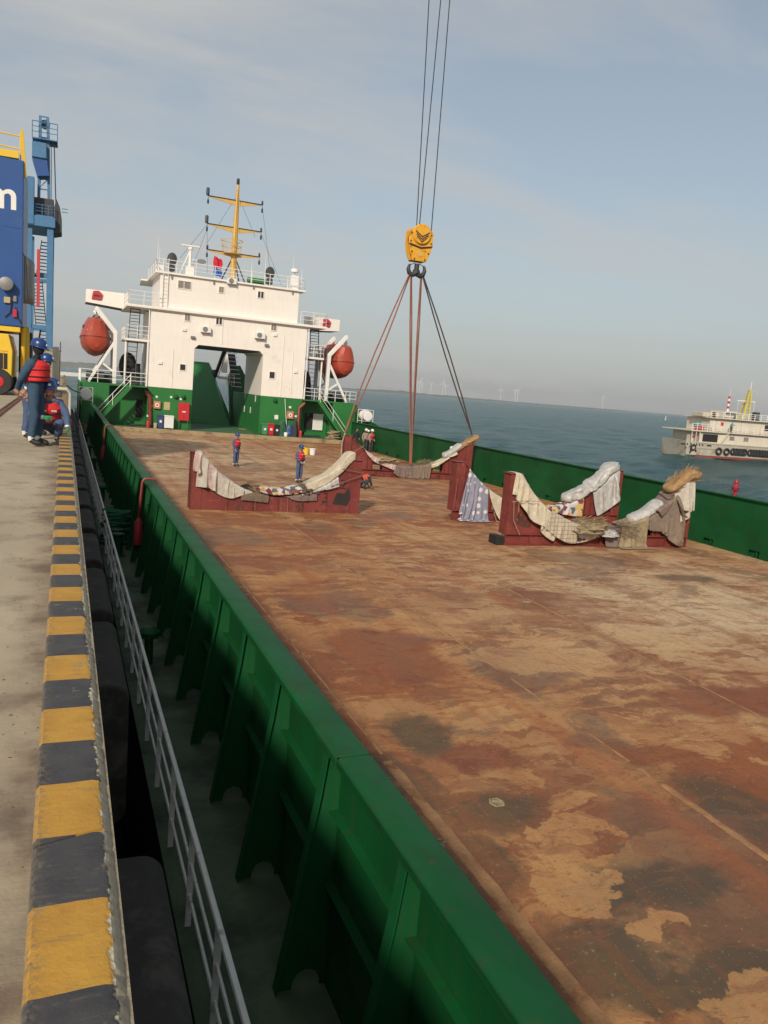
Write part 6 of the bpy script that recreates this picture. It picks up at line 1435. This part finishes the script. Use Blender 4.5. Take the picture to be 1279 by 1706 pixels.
# red cylinders hung by straps over the port cap rail
for (px, py, lab) in ((229, 800, 'red cylinder hung on a red strap over the port bulwark, the nearer one'), (171, 706, 'red cylinder hung on a red strap over the port bulwark, the one by the stair')):
    p = spt(px, py, 0, XP-.32); y = p.y
    o = empty('hung_extinguisher', (XP-.25, y, -2.45), ship=True); tag(o, lab, 'extinguisher', 'red cylinders hung on the port bulwark')
    MB().lathe([(.03, .72), (.05, .68), (.105, .60), (.11, .10), (.10, .03), (.03, 0)], (0, 0, -.35), 14).build('cylinder', 'signal_red', o, smooth=True)
    MB().tube([(0, 0, .34), (.02, 0, .8), (.05, .02, 1.26), (.10, .02, 1.335), (.22, .02, 1.34), (.36, .02, 1.33), (.40, .03, 1.15), (.41, .03, .75)], .035, 6).build('strap', 'pipe_red', o, smooth=True)
    MB().tube([(.03, .06, .36), (.05, .10, .9), (.08, .08, 1.25)], .03, 6).build('strap', 'pipe_red', o, smooth=True)

# ================================================================ ON THE QUAY, FARTHER OFF
def mobile_crane():
    Y = 38.0
    o = empty('harbour_crane', (-4.0, Y, 0.05)); tag(o, 'tall blue machinery house lettered in white on a yellow wheeled base', 'crane')
    def L(px, py, yy=Y): x, z = wp(px, py, yy); return x+4.0, z-.05
    xr, zt = L(40, 268); _, zb = L(36, 545)
    hs = MB().prism([(-4.5, zb), (xr, zb), (xr, zt), (-4.5, zt+.25)], 0, 4.2).build('housing', 'housing_blue', o, bevel=.04)
    MB().prism([(-4.5, zb-.02), (xr-.1, zb-.02), (xr-.1, zb-.22), (-4.5, zb-.22)], .05, 4.0).build('sill', 'crane_yellow', o)
    _, zs = L(20, 378); MB().bb(-4.5, xr-.01, -.012, -.001, zs-.02, zs+.02).build('seam', 'housing_blue', hs)
    # lettering
    c = bpy.data.curves.new('letter', 'FONT'); c.body = 'm'; c.size = 1.62; c.extrude = .004; c.align_x = 'RIGHT'; c.offset = .028
    t = bpy.data.objects.new('tmp', c); COL.objects.link(t); dg = bpy.context.evaluated_depsgraph_get(); me = bpy.data.meshes.new_from_object(t.evaluated_get(dg)); bpy.data.objects.remove(t)
    me.materials.clear(); me.materials.append(MATS['plain_white']); lt = bpy.data.objects.new('letter', me); COL.objects.link(lt); lt.parent = hs
    lx, lz = L(30, 350); lt.location = (lx, -.012, lz); lt.rotation_euler = (R(90), 0, 0)
    # top rail and yellow gate
    x0, z0 = L(10, 262)
    for hgt in (.5, 1.0): MB().tube([(-4.4, .3, zt+.2+hgt), (xr-.15, .3, zt+hgt)], .03, 6).build('rail', 'crane_yellow', hs, smooth=True)
    for xx in (xr-.15, xr-1.3, xr-2.4): MB().tube([(xx, .3, zt), (xx, .3, zt+1.1)], .03, 6).build('post', 'crane_yellow', hs)
    MB().bb(xr-1.0, xr-.2, -.02, .25, zt+.05, zt+.33).build('toe_board', 'crane_yellow', hs); MB().bar((xr-.1, .1, zt+1.2), (xr+.05, .3, zt-.6), .12, .3).build('gate', 'crane_yellow', hs)
    MB().lathe([(.22, -.1), (.22, .1)], (xr-1.35, -.1, zt+.15), 14, 'Y').build('lug', 'housing_blue', hs)
    # lamp, boxes, cables on the face
    lx, lz = L(11, 474); MB().lathe([(.10, .25), (.27, .1), (.28, -.12), (.24, -.14)], (lx, -.25, lz), 14, 'Y').build('work_lamp', 'steel_grey', hs, smooth=True)
    lx, lz = L(12, 500); MB().bb(lx-.12, lx+.12, -.12, -.001, lz-.12, lz+.12).build('switch_box', 'beige_panel', hs); lx, lz = L(25, 522); MB().bb(lx-.07, lx+.07, -.12, -.001, lz-.16, lz+.16).build('switch_box', 'red_paint', hs); lx, lz = L(25, 498); MB().bb(lx-.06, lx+.06, -.1, -.001, lz-.12, lz+.12).build('switch_box', 'steel_grey', hs)
    for pp in (((20, 500), (17, 520), (8, 528)), ((26, 512), (30, 530), (36, 540)), ((38, 420), (44, 440), (46, 500))): MB().tube([(L(*k)[0], -.06, L(*k)[1]) for k in pp], .025, 5).build('cable', 'wire_dark', hs, smooth=True)
    # grey curved guard at the corner
    def gd(u, v): 
        a = u*1.3; return (xr+.02+.40*math.sin(a), .2+.5*(1-math.cos(a))*2, L(40, 505)[1]+(L(40, 424)[1]-L(40, 505)[1])*v*(1-.12*u))
    MB().grid(gd, 8, 6).build('corner_guard', 'steel_grey', hs, smooth=True, solid=.03)
    # yellow base with cab and wheels
    xq, z1 = L(32, 556); cb = MB().prism([(-4.5, .75), (xq-.30, .75), (xq-.26, 1.9), (xq-.42, z1-.05), (-4.5, z1-.05)], .1, 4.0).build('base_body', 'crane_yellow', o, bevel=.03)
    MB().bb(-4.4, xq-.45, .082, .099, 1.86, 1.90).bb(xq-.62, xq-.60, .082, .099, .8, 1.85).build('panel_seam', 'yellow_steel', cb)
    a0, b1 = L(2, 588); a1, b0 = L(12, 615); MB().bb(a0-.1, a1, .085, .099, b0, b1).build('cab_window', 'glass_dark', cb)
    MB().bb(-4.4, xq-.4, .3, 3.8, .45, .75).build('chassis', 'dark_metal', o)
    for xx in (-.4+xq-.4, xq-2.2, xq-4.2):
        for yy in (.0, 3.6):
            w_ = MB().lathe([(.30, -.16), (.52, -.16), (.56, -.10), (.56, .16), (.50, .20), (.30, .20)], (xx, yy, .56), 22, 'Y').build('wheel', 'black_rubber', o, smooth=True); MB().lathe([(.26, -.14), (.22, -.19), (.05, -.21)], (xx, yy, .56), 16, 'Y').build('hub', 'red_paint', w_, smooth=True)
    for pp in ((34, 3), (37, 5)): MB().tube([(xq+.1, pp[1]*.3, .3), (xq+.12, pp[1]*.3, zb)], .09, 8).build('corner_post', 'crane_yellow', o, smooth=True)
    MB().bb(xq-.1, xq+.45, 1.8, 2.6, .6, 2.8).build('outrigger_frame', 'dark_metal', o, bevel=.05); MB().bb(xq+.05, xq+.35, 1.2, 1.5, .0, 3.0).build('jack_leg', 'crane_yellow', o)
mobile_crane()
def gantry():
    Y = 100.0; o = empty('portal_crane', (-3, Y, 0)); tag(o, 'distant blue portal crane with lattice tower, cab and stairways', 'crane')
    def L(px, py, yy=Y): x, z = wp(px, py, yy); return x+3, z
    def bx(name, px0, py0, px1, py1, y0, y1, m='crane_blue', par=o):
        a, t = L(px0, py0); b, bt = L(px1, py1); return MB().bb(a, b, y0, y1, bt, t).build(name, m, par, bevel=.03)
    cr = L(84, 380); cl = L(49, 380)
    for yy in (0, 6):
        MB().bb(cr[0]-.33, cr[0]+.33, yy, yy+.7, 0, cr[1]).build('leg', 'crane_blue', o, bevel=.03); MB().bb(cl[0]-.3, cl[0]+.3, yy, yy+.7, 0, cl[1]).build('leg', 'crane_blue', o, bevel=.03)
        for py in (458, 544): z = L(60, py)[1]; MB().bb(cl[0]+.31, cr[0]-.34, yy+.1, yy+.6, z-.22, z+.22).build('cross_beam', 'crane_blue', o)
    z = cr[1]; MB().bb(cl[0]-.5, cr[0]+.5, -.3, 7, z+.002, z+1.1).build('portal_beam', 'crane_blue', o, bevel=.04)
    z2 = z+1.1; MB().bb(cl[0], cr[0]+.3, 0, 6.5, z2+.002, z2+.15).build('platform', 'crane_blue', o)
    railing('platform_railing', [(cl[0], 0, z2+.15), (cr[0]+.4, 0, z2+.15)], o, 1.1, .6, r=.04, mat='crane_blue')
    mcx = (L(62, 340)[0]+L(84, 340)[0])/2; MB().bb(mcx-1.0, mcx+1.0, 1.2, 5, z2+.16, z2+2.2).build('slew_house', 'dark_metal', o, bevel=.05)
    MB().bb(cl[0]-.35, cl[0]+.45, -.4, 1, z+.1, z+5.1).build('switch_room', 'crane_blue', o, bevel=.05)
    # lattice tower
    xl, xr_ = L(63.5, 300)[0], L(82, 300)[0]; zt = L(74, 188)[1]
    for xx in (xl, xr_):
        for yy in (1.6, 3.2): MB().bar((xx, yy, z2), (xx-(.25 if xx > mcx else -.1), yy, zt), .28).build('tower_leg', 'crane_blue', o)
    n = 9
    for i in range(n+1):
        zz_ = z2+1+(zt-z2-1)*i/n
        MB().bar((xl, 1.6, zz_), (xr_-.2, 1.6, zz_), .12).build('tower_rung', 'crane_blue', o)
        if i < n and i % 2 == 0: MB().bar((xl, 1.6, zz_), (xr_-.2, 1.6, zz_+(zt-z2-1)/n), .08).build('tower_brace', 'crane_blue', o)
    for py in (228, 218):
        zz_ = L(74, py)[1]; MB().bb(L(53, py)[0], L(96, py)[0], 1.0, 3.8, zz_-.05, zz_+.05).build('top_platform', 'crane_blue', o) if py == 228 else None
    zz_ = L(74, 228)[1]+.05; railing('top_railing', [(L(53, 228)[0], 1.0, zz_), (L(95.5, 228)[0], 1.0, zz_)], o, 1.7, .8, r=.05, mat='crane_blue')
    MB().lathe([(.5, -.1), (.5, .1)], (mcx, 2.0, zt-.7), 14, 'Y').build('top_sheave', 'dark_metal', o)
    a, t = L(53, 233); b, bt = L(77, 263); c, ct = L(62, 291); d, dt = L(82, 291)
    MB().bb(a, b, .4, 3, bt, t).build('operator_cab', 'crane_blue', o, bevel=.04); MB().prism([(a, bt-.002), (b, bt-.002), (d, dt), (c, ct)], .6, 2.8).build('cab_support', 'housing_blue', o)
    p0_, p1_ = L(90, 232), L(93, 340); MB().tube([(p0_[0], 1.4, p0_[1]), (p1_[0], 1.4, p1_[1])], .06, 5).tube([(p0_[0]-.3, 1.4, p0_[1]), (p1_[0]-.5, 1.4, p1_[1])], .04, 5).build('luffing_wire', 'wire_dark', o)
    q0 = [L(*k) for k in ((94, 330), (100, 345), (103, 365), (103, 386), (90, 388), (90, 345))]; MB().prism(q0, .5, 4).build('counterweight', 'dark_metal', o)
    a_ = L(103, 345); b_ = L(113, 352); MB().bb(a_[0], b_[0], 1, 1.06, b_[1]-.05, b_[1]+.03).bb(a_[0], b_[0], 1, 1.06, a_[1]-.05, a_[1]+.03).build('bracket_rail', 'crane_blue', o)
    # stairways zigzag inside the portal
    for k, (t0, t1) in enumerate(((395, 455), (465, 540), (548, 600))):
        za, zb_ = L(68, t1)[1], L(68, t0)[1]; za = max(0, za); fx = cl[0]+1.2; fl_ = -1 if k % 2 else 1
        s_ = MB().bar((fx-.5, 2.0, za), (fx-.5+.5*fl_, 2.6, zb_), .08, .2).build('stair', 'dark_metal', o); MB().bar((fx+.6, 2.0, za), (fx+.6+.5*fl_, 2.6, zb_), .08, .2).build('stringer', 'dark_metal', s_)
        n = int((zb_-za)/.38)
        for i in range(n): t = (i+.5)/n; MB().bb(fx-.48+.5*fl_*t, fx+.58+.5*fl_*t, 1.9+.6*t, 2.2+.6*t, za+(zb_-za)*t-.05, za+(zb_-za)*t+.05).build('tread', 'crane_blue', s_)
    bx('hose_reel', 47, 452, 57, 471, -.6, .4, 'signal_red'); a, t = L(62, 416); b, bt = L(66, 512); MB().bb(a, b, -.5, 0, bt, t).build('buffer_beam', 'signal_red', o)
    bx('junction_box', 48, 478, 58, 506, -.5, .3, 'steel_grey')
gantry()
def quay_bits():
    Y = 62.0; x0, zt = wp(68, 583, Y); x1, _ = wp(101, 583, Y)
    o = empty('concrete_hut', ((x0+x1)/2, Y, 0)); tag(o, 'beige concrete block with a yellow triangle warning sign', 'block'); w = (x1-x0)/2
    MB().bb(-w, w, 0, 1.6, 0, zt).build('wall', 'concrete_block', o, bevel=.03); MB().bb(-w-.05, w+.05, -.05, 1.65, zt+.001, zt+.10).build('coping', 'quay_lip', o)
    sx, sz = wp(75.5, 604, Y); sx -= (x0+x1)/2
    sg = MB().bb(sx-.29, sx+.29, -.03, -.002, sz-.38, sz+.36).build('sign', 'plain_white', o)
    MB().prism([(sx-.22, sz-.14), (sx+.22, sz-.14), (sx, sz+.26)], -.036, -.0305).build('triangle', 'crane_yellow', sg); MB().prism([(sx-.13, sz-.09), (sx+.13, sz-.09), (sx, sz+.15)], -.042, -.0365).build('triangle_field', 'plain_white', sg); MB().bb(sx-.02, sx+.02, -.047, -.0425, sz-.05, sz+.07).build('mark', 'number_black', sg)
    x, zt = wp(93, 578, 50.0); o = empty('guard_post', (min(x, -.15), 50.0, 0)); tag(o, 'pale round post near the quay edge behind the workers', 'post')
    MB().lathe([(.19, 0), (.17, .1), (.17, zt-.03), (.15, zt)], (0, 0, 0), 16).build('pole', 'post_grey', o, smooth=True); MB().tube([(.2, 0, 0), (.22, 0, zt*.8), (.25, .0, zt+.3)], .03, 6).build('conduit', 'steel_grey', o); MB().lathe([(.30, 0), (.30, .03)], (0, 0, 0), 14).build('flange', 'steel_grey', o)
    # ladder handrail at the quay edge
    yh = 24.0; o = empty('ladder_handrail', (.06, yh, 0)); tag(o, 'bent pale pipe handrail at the quay ladder behind the crouching worker', 'handrail')
    MB().tube([(-.35, 0, .0), (-.35, 0, .75), (-.25, 0, .85), (.02, 0, .85), (.10, 0, .75), (.10, 0, .146)], .035, 8).build('pipe', 'post_grey', o, smooth=True); MB().tube([(-.35, 1.0, 0), (-.35, 1.0, .75), (-.25, 1.0, .85), (.02, 1.0, .85), (.10, 1.0, .75), (.10, 1.0, .146)], .035, 8).build('pipe', 'post_grey', o, smooth=True)
    # mooring line from the quay to the ship
    o = MB().tube([(0, 0, 0), (.5, -.6, -.35), (1.0, -1.2, -.5)], .04, 6).build('mooring_line', 'wire_dark', smooth=True); o.location = (.16, 66, .05); tag(o, 'dark mooring line between the quay end and the ship', 'rope')
quay_bits()

# ================================================================ OTHER VESSEL
def vessel():
    a = wpt(1106, 758, 2, SEA); b = wpt(1279, 769, 2, SEA); t = (b-a); t.z = 0; sc_ = t.length; t.normalize(); ang = math.atan2(t.y, t.x)
    o = empty('work_vessel', (a.x+t.x*3.2, a.y+t.y*3.2, SEA), ang); tag(o, 'grey and white work vessel hung with tyres, lying off on the right', 'vessel')
    k = sc_/174.0   # metres per photo pixel along the vessel
    def X(px): return (px-1106)*k-2.6
    L_ = X(1400); D = 9.0
    def hullsec(x): return min(1, .80+(x-1.6)/5.0)
    st = [1.6, 2.1, 2.8, 3.6, 6, 12, 25, L_+2.7]; vs = []
    for x in st:
        w = hullsec(x)*D/2; sh = 2.35+(.15 if x < 9 else 0)+max(0, (9-x))*.02
        for yy, z in ((-w*.55, -.9), (-w, .35), (-w, sh), (w, sh), (w, .35), (w*.55, -.9)): vs.append((x-(.3 if z > .5 and x == 1.6 else 0), yy+D/2, z))
    n = 6; fs = [(i*n+j, i*n+(j+1) % n, (i+1)*n+(j+1) % n, (i+1)*n+j) for i in range(len(st)-1) for j in range(n)]+[tuple(range(n)), tuple(range((len(st)-1)*n, len(st)*n))]
    hl = MB().add(vs, fs).build('hull', 'vessel_grey', o)
    MB().bb(2.7, L_, -.06, -.005, .0, .28).build('boot_stripe', 'antifoul_red', hl)
    MB().bb(2.7, L_, -.10, -.003, 1.50, 1.62).build('rubbing_bar', 'vessel_grey', hl); MB().bb(2.7, L_, -.08, -.002, 2.36, 2.52).build('gunwale', 'vessel_grey', hl)
    def tyre(x, z, r_, y=-.22):
        pts = [(x+r_*math.cos(i*math.pi/9), y, z+r_*math.sin(i*math.pi/9)) for i in range(19)]; MB().tube(pts, r_*.34, 8, cap=False).build('tyre', 'black_rubber', o, smooth=True)
    tyre(2.35, 1.6, .42, .10); tyre(X(1188), 1.25, .50); tyre(X(1201), 1.25, .48)
    for px in (1212, 1217, 1222, 1227, 1231, 1241, 1246, 1251, 1256, 1261, 1266, 1271, 1276, 1282, 1290): tyre(X(px), 1.35, .46)
    for px in (1129, 1172): MB().bb(X(px)-.45, X(px)+.45, -.03, -.0, 1.95, 2.2).build('fairlead', 'dark_open', hl, bevel=.08)
    for px in (1136, 1142, 1147, 1151, 1156, 1161): MB().bb(X(px)-.13, X(px)+.13, -.02, .0, 1.95, 2.25).build('hull_letter', 'number_black', hl)
    for px in (1143, 1151): MB().bb(X(px)-.17, X(px)+.17, -.02, .0, .85, 1.25).build('port_mark', 'number_black', hl)
    # superstructure
    d1 = MB().bb(X(1158), L_, .6, D-.6, 2.4, 4.35).build('deck_house', 'vessel_white', o, bevel=.04)
    MB().bb(X(1163), X(1188), .57, .599, 2.7, 4.0).build('opening', 'dark_open', d1); MB().bb(X(1141), L_+.1, .1, D-.1, 4.36, 4.56).build('upper_deck', 'vessel_white', o, bevel=.03)
    for px in (1143, 1150, 1156): MB().bar((X(px), .3, 2.4), (X(px), .3, 4.36), .12).build('pillar', 'vessel_white', o)
    d2 = MB().bb(X(1176), L_, 1.2, D-1.2, 4.565, 6.75).build('cabin', 'vessel_white', o, bevel=.04); MB().bb(X(1172), L_, .6, D-.6, 6.76, 6.92).build('top_deck', 'vessel_white', o, bevel=.03)
    for px in (1186, 1215, 1228, 1245, 1262): MB().bb(X(px)-.02, X(px)+.02, 1.16, 1.199, 4.6, 6.7).build('seam', 'vessel_grey', d2)
    MB().bb(X(1196)-.25, X(1196)+.25, 1.15, 1.199, 5.6, 6.2).build('lifebuoy_box', 'signal_red', d2); MB().bb(X(1269), X(1279), 1.16, 1.199, 5.2, 6.3).build('cabin_window', 'glass_dark', d2); MB().bb(X(1208), X(1216), .57, .599, 3.2, 3.9).build('deck_window', 'glass_grey', d1); MB().bb(X(1232), X(1240), .57, .599, 3.2, 3.9).build('deck_window', 'glass_grey', d1)
    railing('upper_railing', [(X(1142), .3, 4.56), (X(1176), .3, 4.56)], o, 1.1, 1.0, r=.05); railing('top_railing', [(X(1173), .8, 6.92), (X(1300), .8, 6.92)], o, 1.0, 1.3, r=.05); railing('upper_railing', [(X(1176), .25, 4.56), (X(1300), .25, 4.56)], o, 1.0, 1.6, r=.04)
    MB().bb(X(1157), X(1166), 1, 2.2, 4.565, 5.4).build('deck_box', 'signal_red', o, bevel=.05); MB().lathe([(.5, 0), (.6, .4), (.45, .9), (.1, 1.05)], (X(1163), 2.5, 5.0), 12).build('tank', 'teal_paint', o, smooth=True)
    MB().bar((X(1190), .2, 2.45), (X(1204), .4, 4.5), .5, .08).build('ladder', 'vessel_white', o); MB().bb(X(1145), X(1151), 1, 2, 2.4, 3.9).build('vent_trunk', 'vessel_white', o); MB().bb(X(1150)-.2, X(1150)+.2, .96, .999, 3.2, 3.7).build('hose_box', 'signal_red', o)
    # wheelhouse, funnels, masts on top
    w3 = MB().bb(X(1204), X(1225), 2, 6, 6.93, 8.2).build('wheelhouse', 'vessel_white', o, bevel=.05); MB().bb(X(1204)+.1, X(1225)-.1, 1.96, 1.999, 7.5, 8.0).build('wheelhouse_window', 'glass_dark', w3)
    MB().bb(X(1172)-.6, X(1195), 2, 5, 6.93, 7.7).build('raft_rack', 'canvas_cream', o, bevel=.1)
    MB().tube([(X(1183), 1.5, 6.92), (X(1183), 1.5, 7.6), (X(1181), 1.5, 7.9)], .18, 8).build('vent_pipe', 'dark_metal', o, smooth=True); MB().tube([(X(1218), 1.5, 6.92), (X(1218), 1.5, 7.5), (X(1220), 1.5, 7.8)], .18, 8).build('vent_pipe', 'dark_metal', o, smooth=True)
    x = X(1211)
    for i in range(6): MB().lathe([(.20, 0), (.20, .42)], (x, 2.6, 8.21+i*.43), 10).build('striped_mast', 'signal_red' if i % 2 else 'plain_white', o, smooth=True)
    MB().tube([(x, 2.6, 10.7), (x, 2.6, 12)], .03, 5).build('aerial', 'plain_white', o)
    sm_ = MB().bar((X(1241), 3, 6.93), (X(1249), 3.4, 12.2), .3).build('signal_mast', 'vessel_yellow', o)
    MB().bar((X(1251), 3, 6.93), (X(1251.5), 3.4, 12.2), .3).bar((X(1246), 5, 6.93), (X(1250), 3.6, 12.2), .3).build('mast_leg', 'vessel_yellow', sm_)
    for i in range(9):
        t_ = (i+.5)/9; MB().bar((X(1241+8*t_), 3+.4*t_, 6.93+5.2*t_), (X(1251+.5*t_), 3+.4*t_, 6.93+5.2*t_), .14).build('mast_rung', 'vessel_yellow', sm_)
    MB().bar((X(1231), 3.5, 10.2), (X(1262), 3.5, 10.2), .14).build('yard', 'white_paint', o); MB().tube([(X(1251), 3.5, 12), (X(1251), 3.5, 13.6)], .06, 6).build('topmast', 'white_paint', o); MB().tube([(X(1233), 3.5, 10.2), (X(1233), 3.5, 7)], .03, 5).tube([(X(1261), 3.5, 10.2), (X(1261), 3.5, 7)], .03, 5).build('halyard', 'white_paint', o)
    MB().bb(X(1256), X(1263), 2, 3, 6.93, 8.4).build('gear_locker', 'dark_metal', o, bevel=.05)
    # figure on the ladder
    p_ = o.matrix_world @ Vector((X(1205), .05, 4.56)); 
    person((p_.x, p_.y, p_.z), ang, 'tiny figure in green standing at the ladder head of the grey work vessel', dict(elL=(.32, -.15, 1.3), wrL=(.3, -.35, 1.25)), False, top='teal_paint', legs='trousers_dark', vest=None, helmet=None, hair=True, band=False)
vessel()
# navigation buoy
p = wpt(1108, 700, 2, SEA); v = ray(1108, 700); v.z = 0; v.normalize(); q_ = v*700
o = empty('navigation_buoy', (q_.x, q_.y, SEA-.3)); tag(o, 'small green buoy with a white mast far out on the water', 'buoy')
MB().lathe([(1.2, 0), (1.5, .6), (1.5, 1.3), (.4, 1.6)], (0, 0, 0), 12).build('float', 'teal_paint', o, smooth=True); MB().lathe([(.5, 1.6), (.25, 4.4)], (0, 0, 0), 8).build('mast', 'turbine_white', o, smooth=True); MB().ball((0, 0, 4.6), .45).build('lamp', 'turbine_white', o, smooth=True)
# ---- wind turbines along the coast
def turbines():
    spots = [(690, 637, 655), (694.5, 640, 655), (698, 634, 655), (702, 637, 655), (717, 640, 657), (736.5, 638, 659), (741, 640, 659), (764.5, 644, 661), (833, 660, 667), (857, 656, 669), (861, 658, 669), (1003, 668, 680)]
    tw = bl = nc = None; H = 88.0
    places = ['leftmost of the turbine cluster above the coast', 'second in the left turbine cluster', 'tallest turbine in the left cluster', 'last of the left turbine cluster, with its blade up', 'turbine alone just right of the left cluster', 'left one of the pair of turbines left of the dark sling', 'right one of the pair of turbines left of the dark sling', 'turbine just right of the dark sling', 'small turbine at the low end of the coast', 'left of the last pair of turbines', 'right of the last pair of turbines', 'faintest turbine, alone above open water at right']
    for i, (px, pt, pb_) in enumerate(spots):
        v = ray(px, pb_); v.z = 0; v.normalize(); ang_px = (pb_-pt)*1.0; D = min(6200, H/(ang_px/F_PX)); P_ = v*D
        o = empty('wind_turbine', (P_.x, P_.y, SEA), math.atan2(P_.y, P_.x)-math.pi/2); tag(o, places[i], 'wind turbine', 'wind turbines on the coast')
        if tw is None:
            tw = MB().lathe([(3.2, -3), (3.0, 10), (1.9, H-1)], (0, 0, 0), 12).build('tower', 'turbine_white', o, smooth=True); nc = MB().bb(-1.8, 1.8, -3, 7, H-1.8, H+2.0).build('nacelle', 'turbine_white', o, bevel=.5)
            mb = MB(); mb.add([(-1.0, -.4, 0), (1.0, -.4, 0), (2.0, -.4, 9), (.35, -.3, 42), (-.35, -.3, 42), (-1.0, .4, 0), (1.0, .4, 0), (2.0, .3, 9), (.35, .1, 42), (-.35, .1, 42)], [(0,1,2,3,4),(9,8,7,6,5),(0,5,6,1),(1,6,7,2),(2,7,8,3),(3,8,9,4),(4,9,5,0)]); bl = mb.build('blade', 'turbine_white', o); bl.location = (0, -3.6, H); bl.rotation_euler = (0, .4, 0)
            inst(bl, o, (0, -3.6, H), (0, .4+2.094, 0)); inst(bl, o, (0, -3.6, H), (0, .4+4.188, 0))
        else:
            inst(tw, o); inst(nc, o); a = i*1.3
            for k in range(3): inst(bl, o, (0, -3.6, H), (0, a+k*2.094, 0))
turbines()
# ---- sea air: fades the coast and the turbines
hz_o = MB().bb(-9000, 9000, -300, 9000, SEA-1.6, 145).build('haze', 'far_land'); tag(hz_o, 'pale sea haze', 'haze', kind='stuff')
hm = bpy.data.materials.new('sea_air'); hm.use_nodes = True; hm.node_tree.nodes.clear(); ho = hm.node_tree.nodes.new('ShaderNodeOutputMaterial'); hv = hm.node_tree.nodes.new('ShaderNodeVolumePrincipled')
hv.inputs['Color'].default_value = (.93, .95, .97, 1); hv.inputs['Density'].default_value = 1.05e-4; hv.inputs['Anisotropy'].default_value = .2
hm.node_tree.links.new(hv.outputs[0], ho.inputs['Volume']); hz_o.data.materials.clear(); hz_o.data.materials.append(hm)
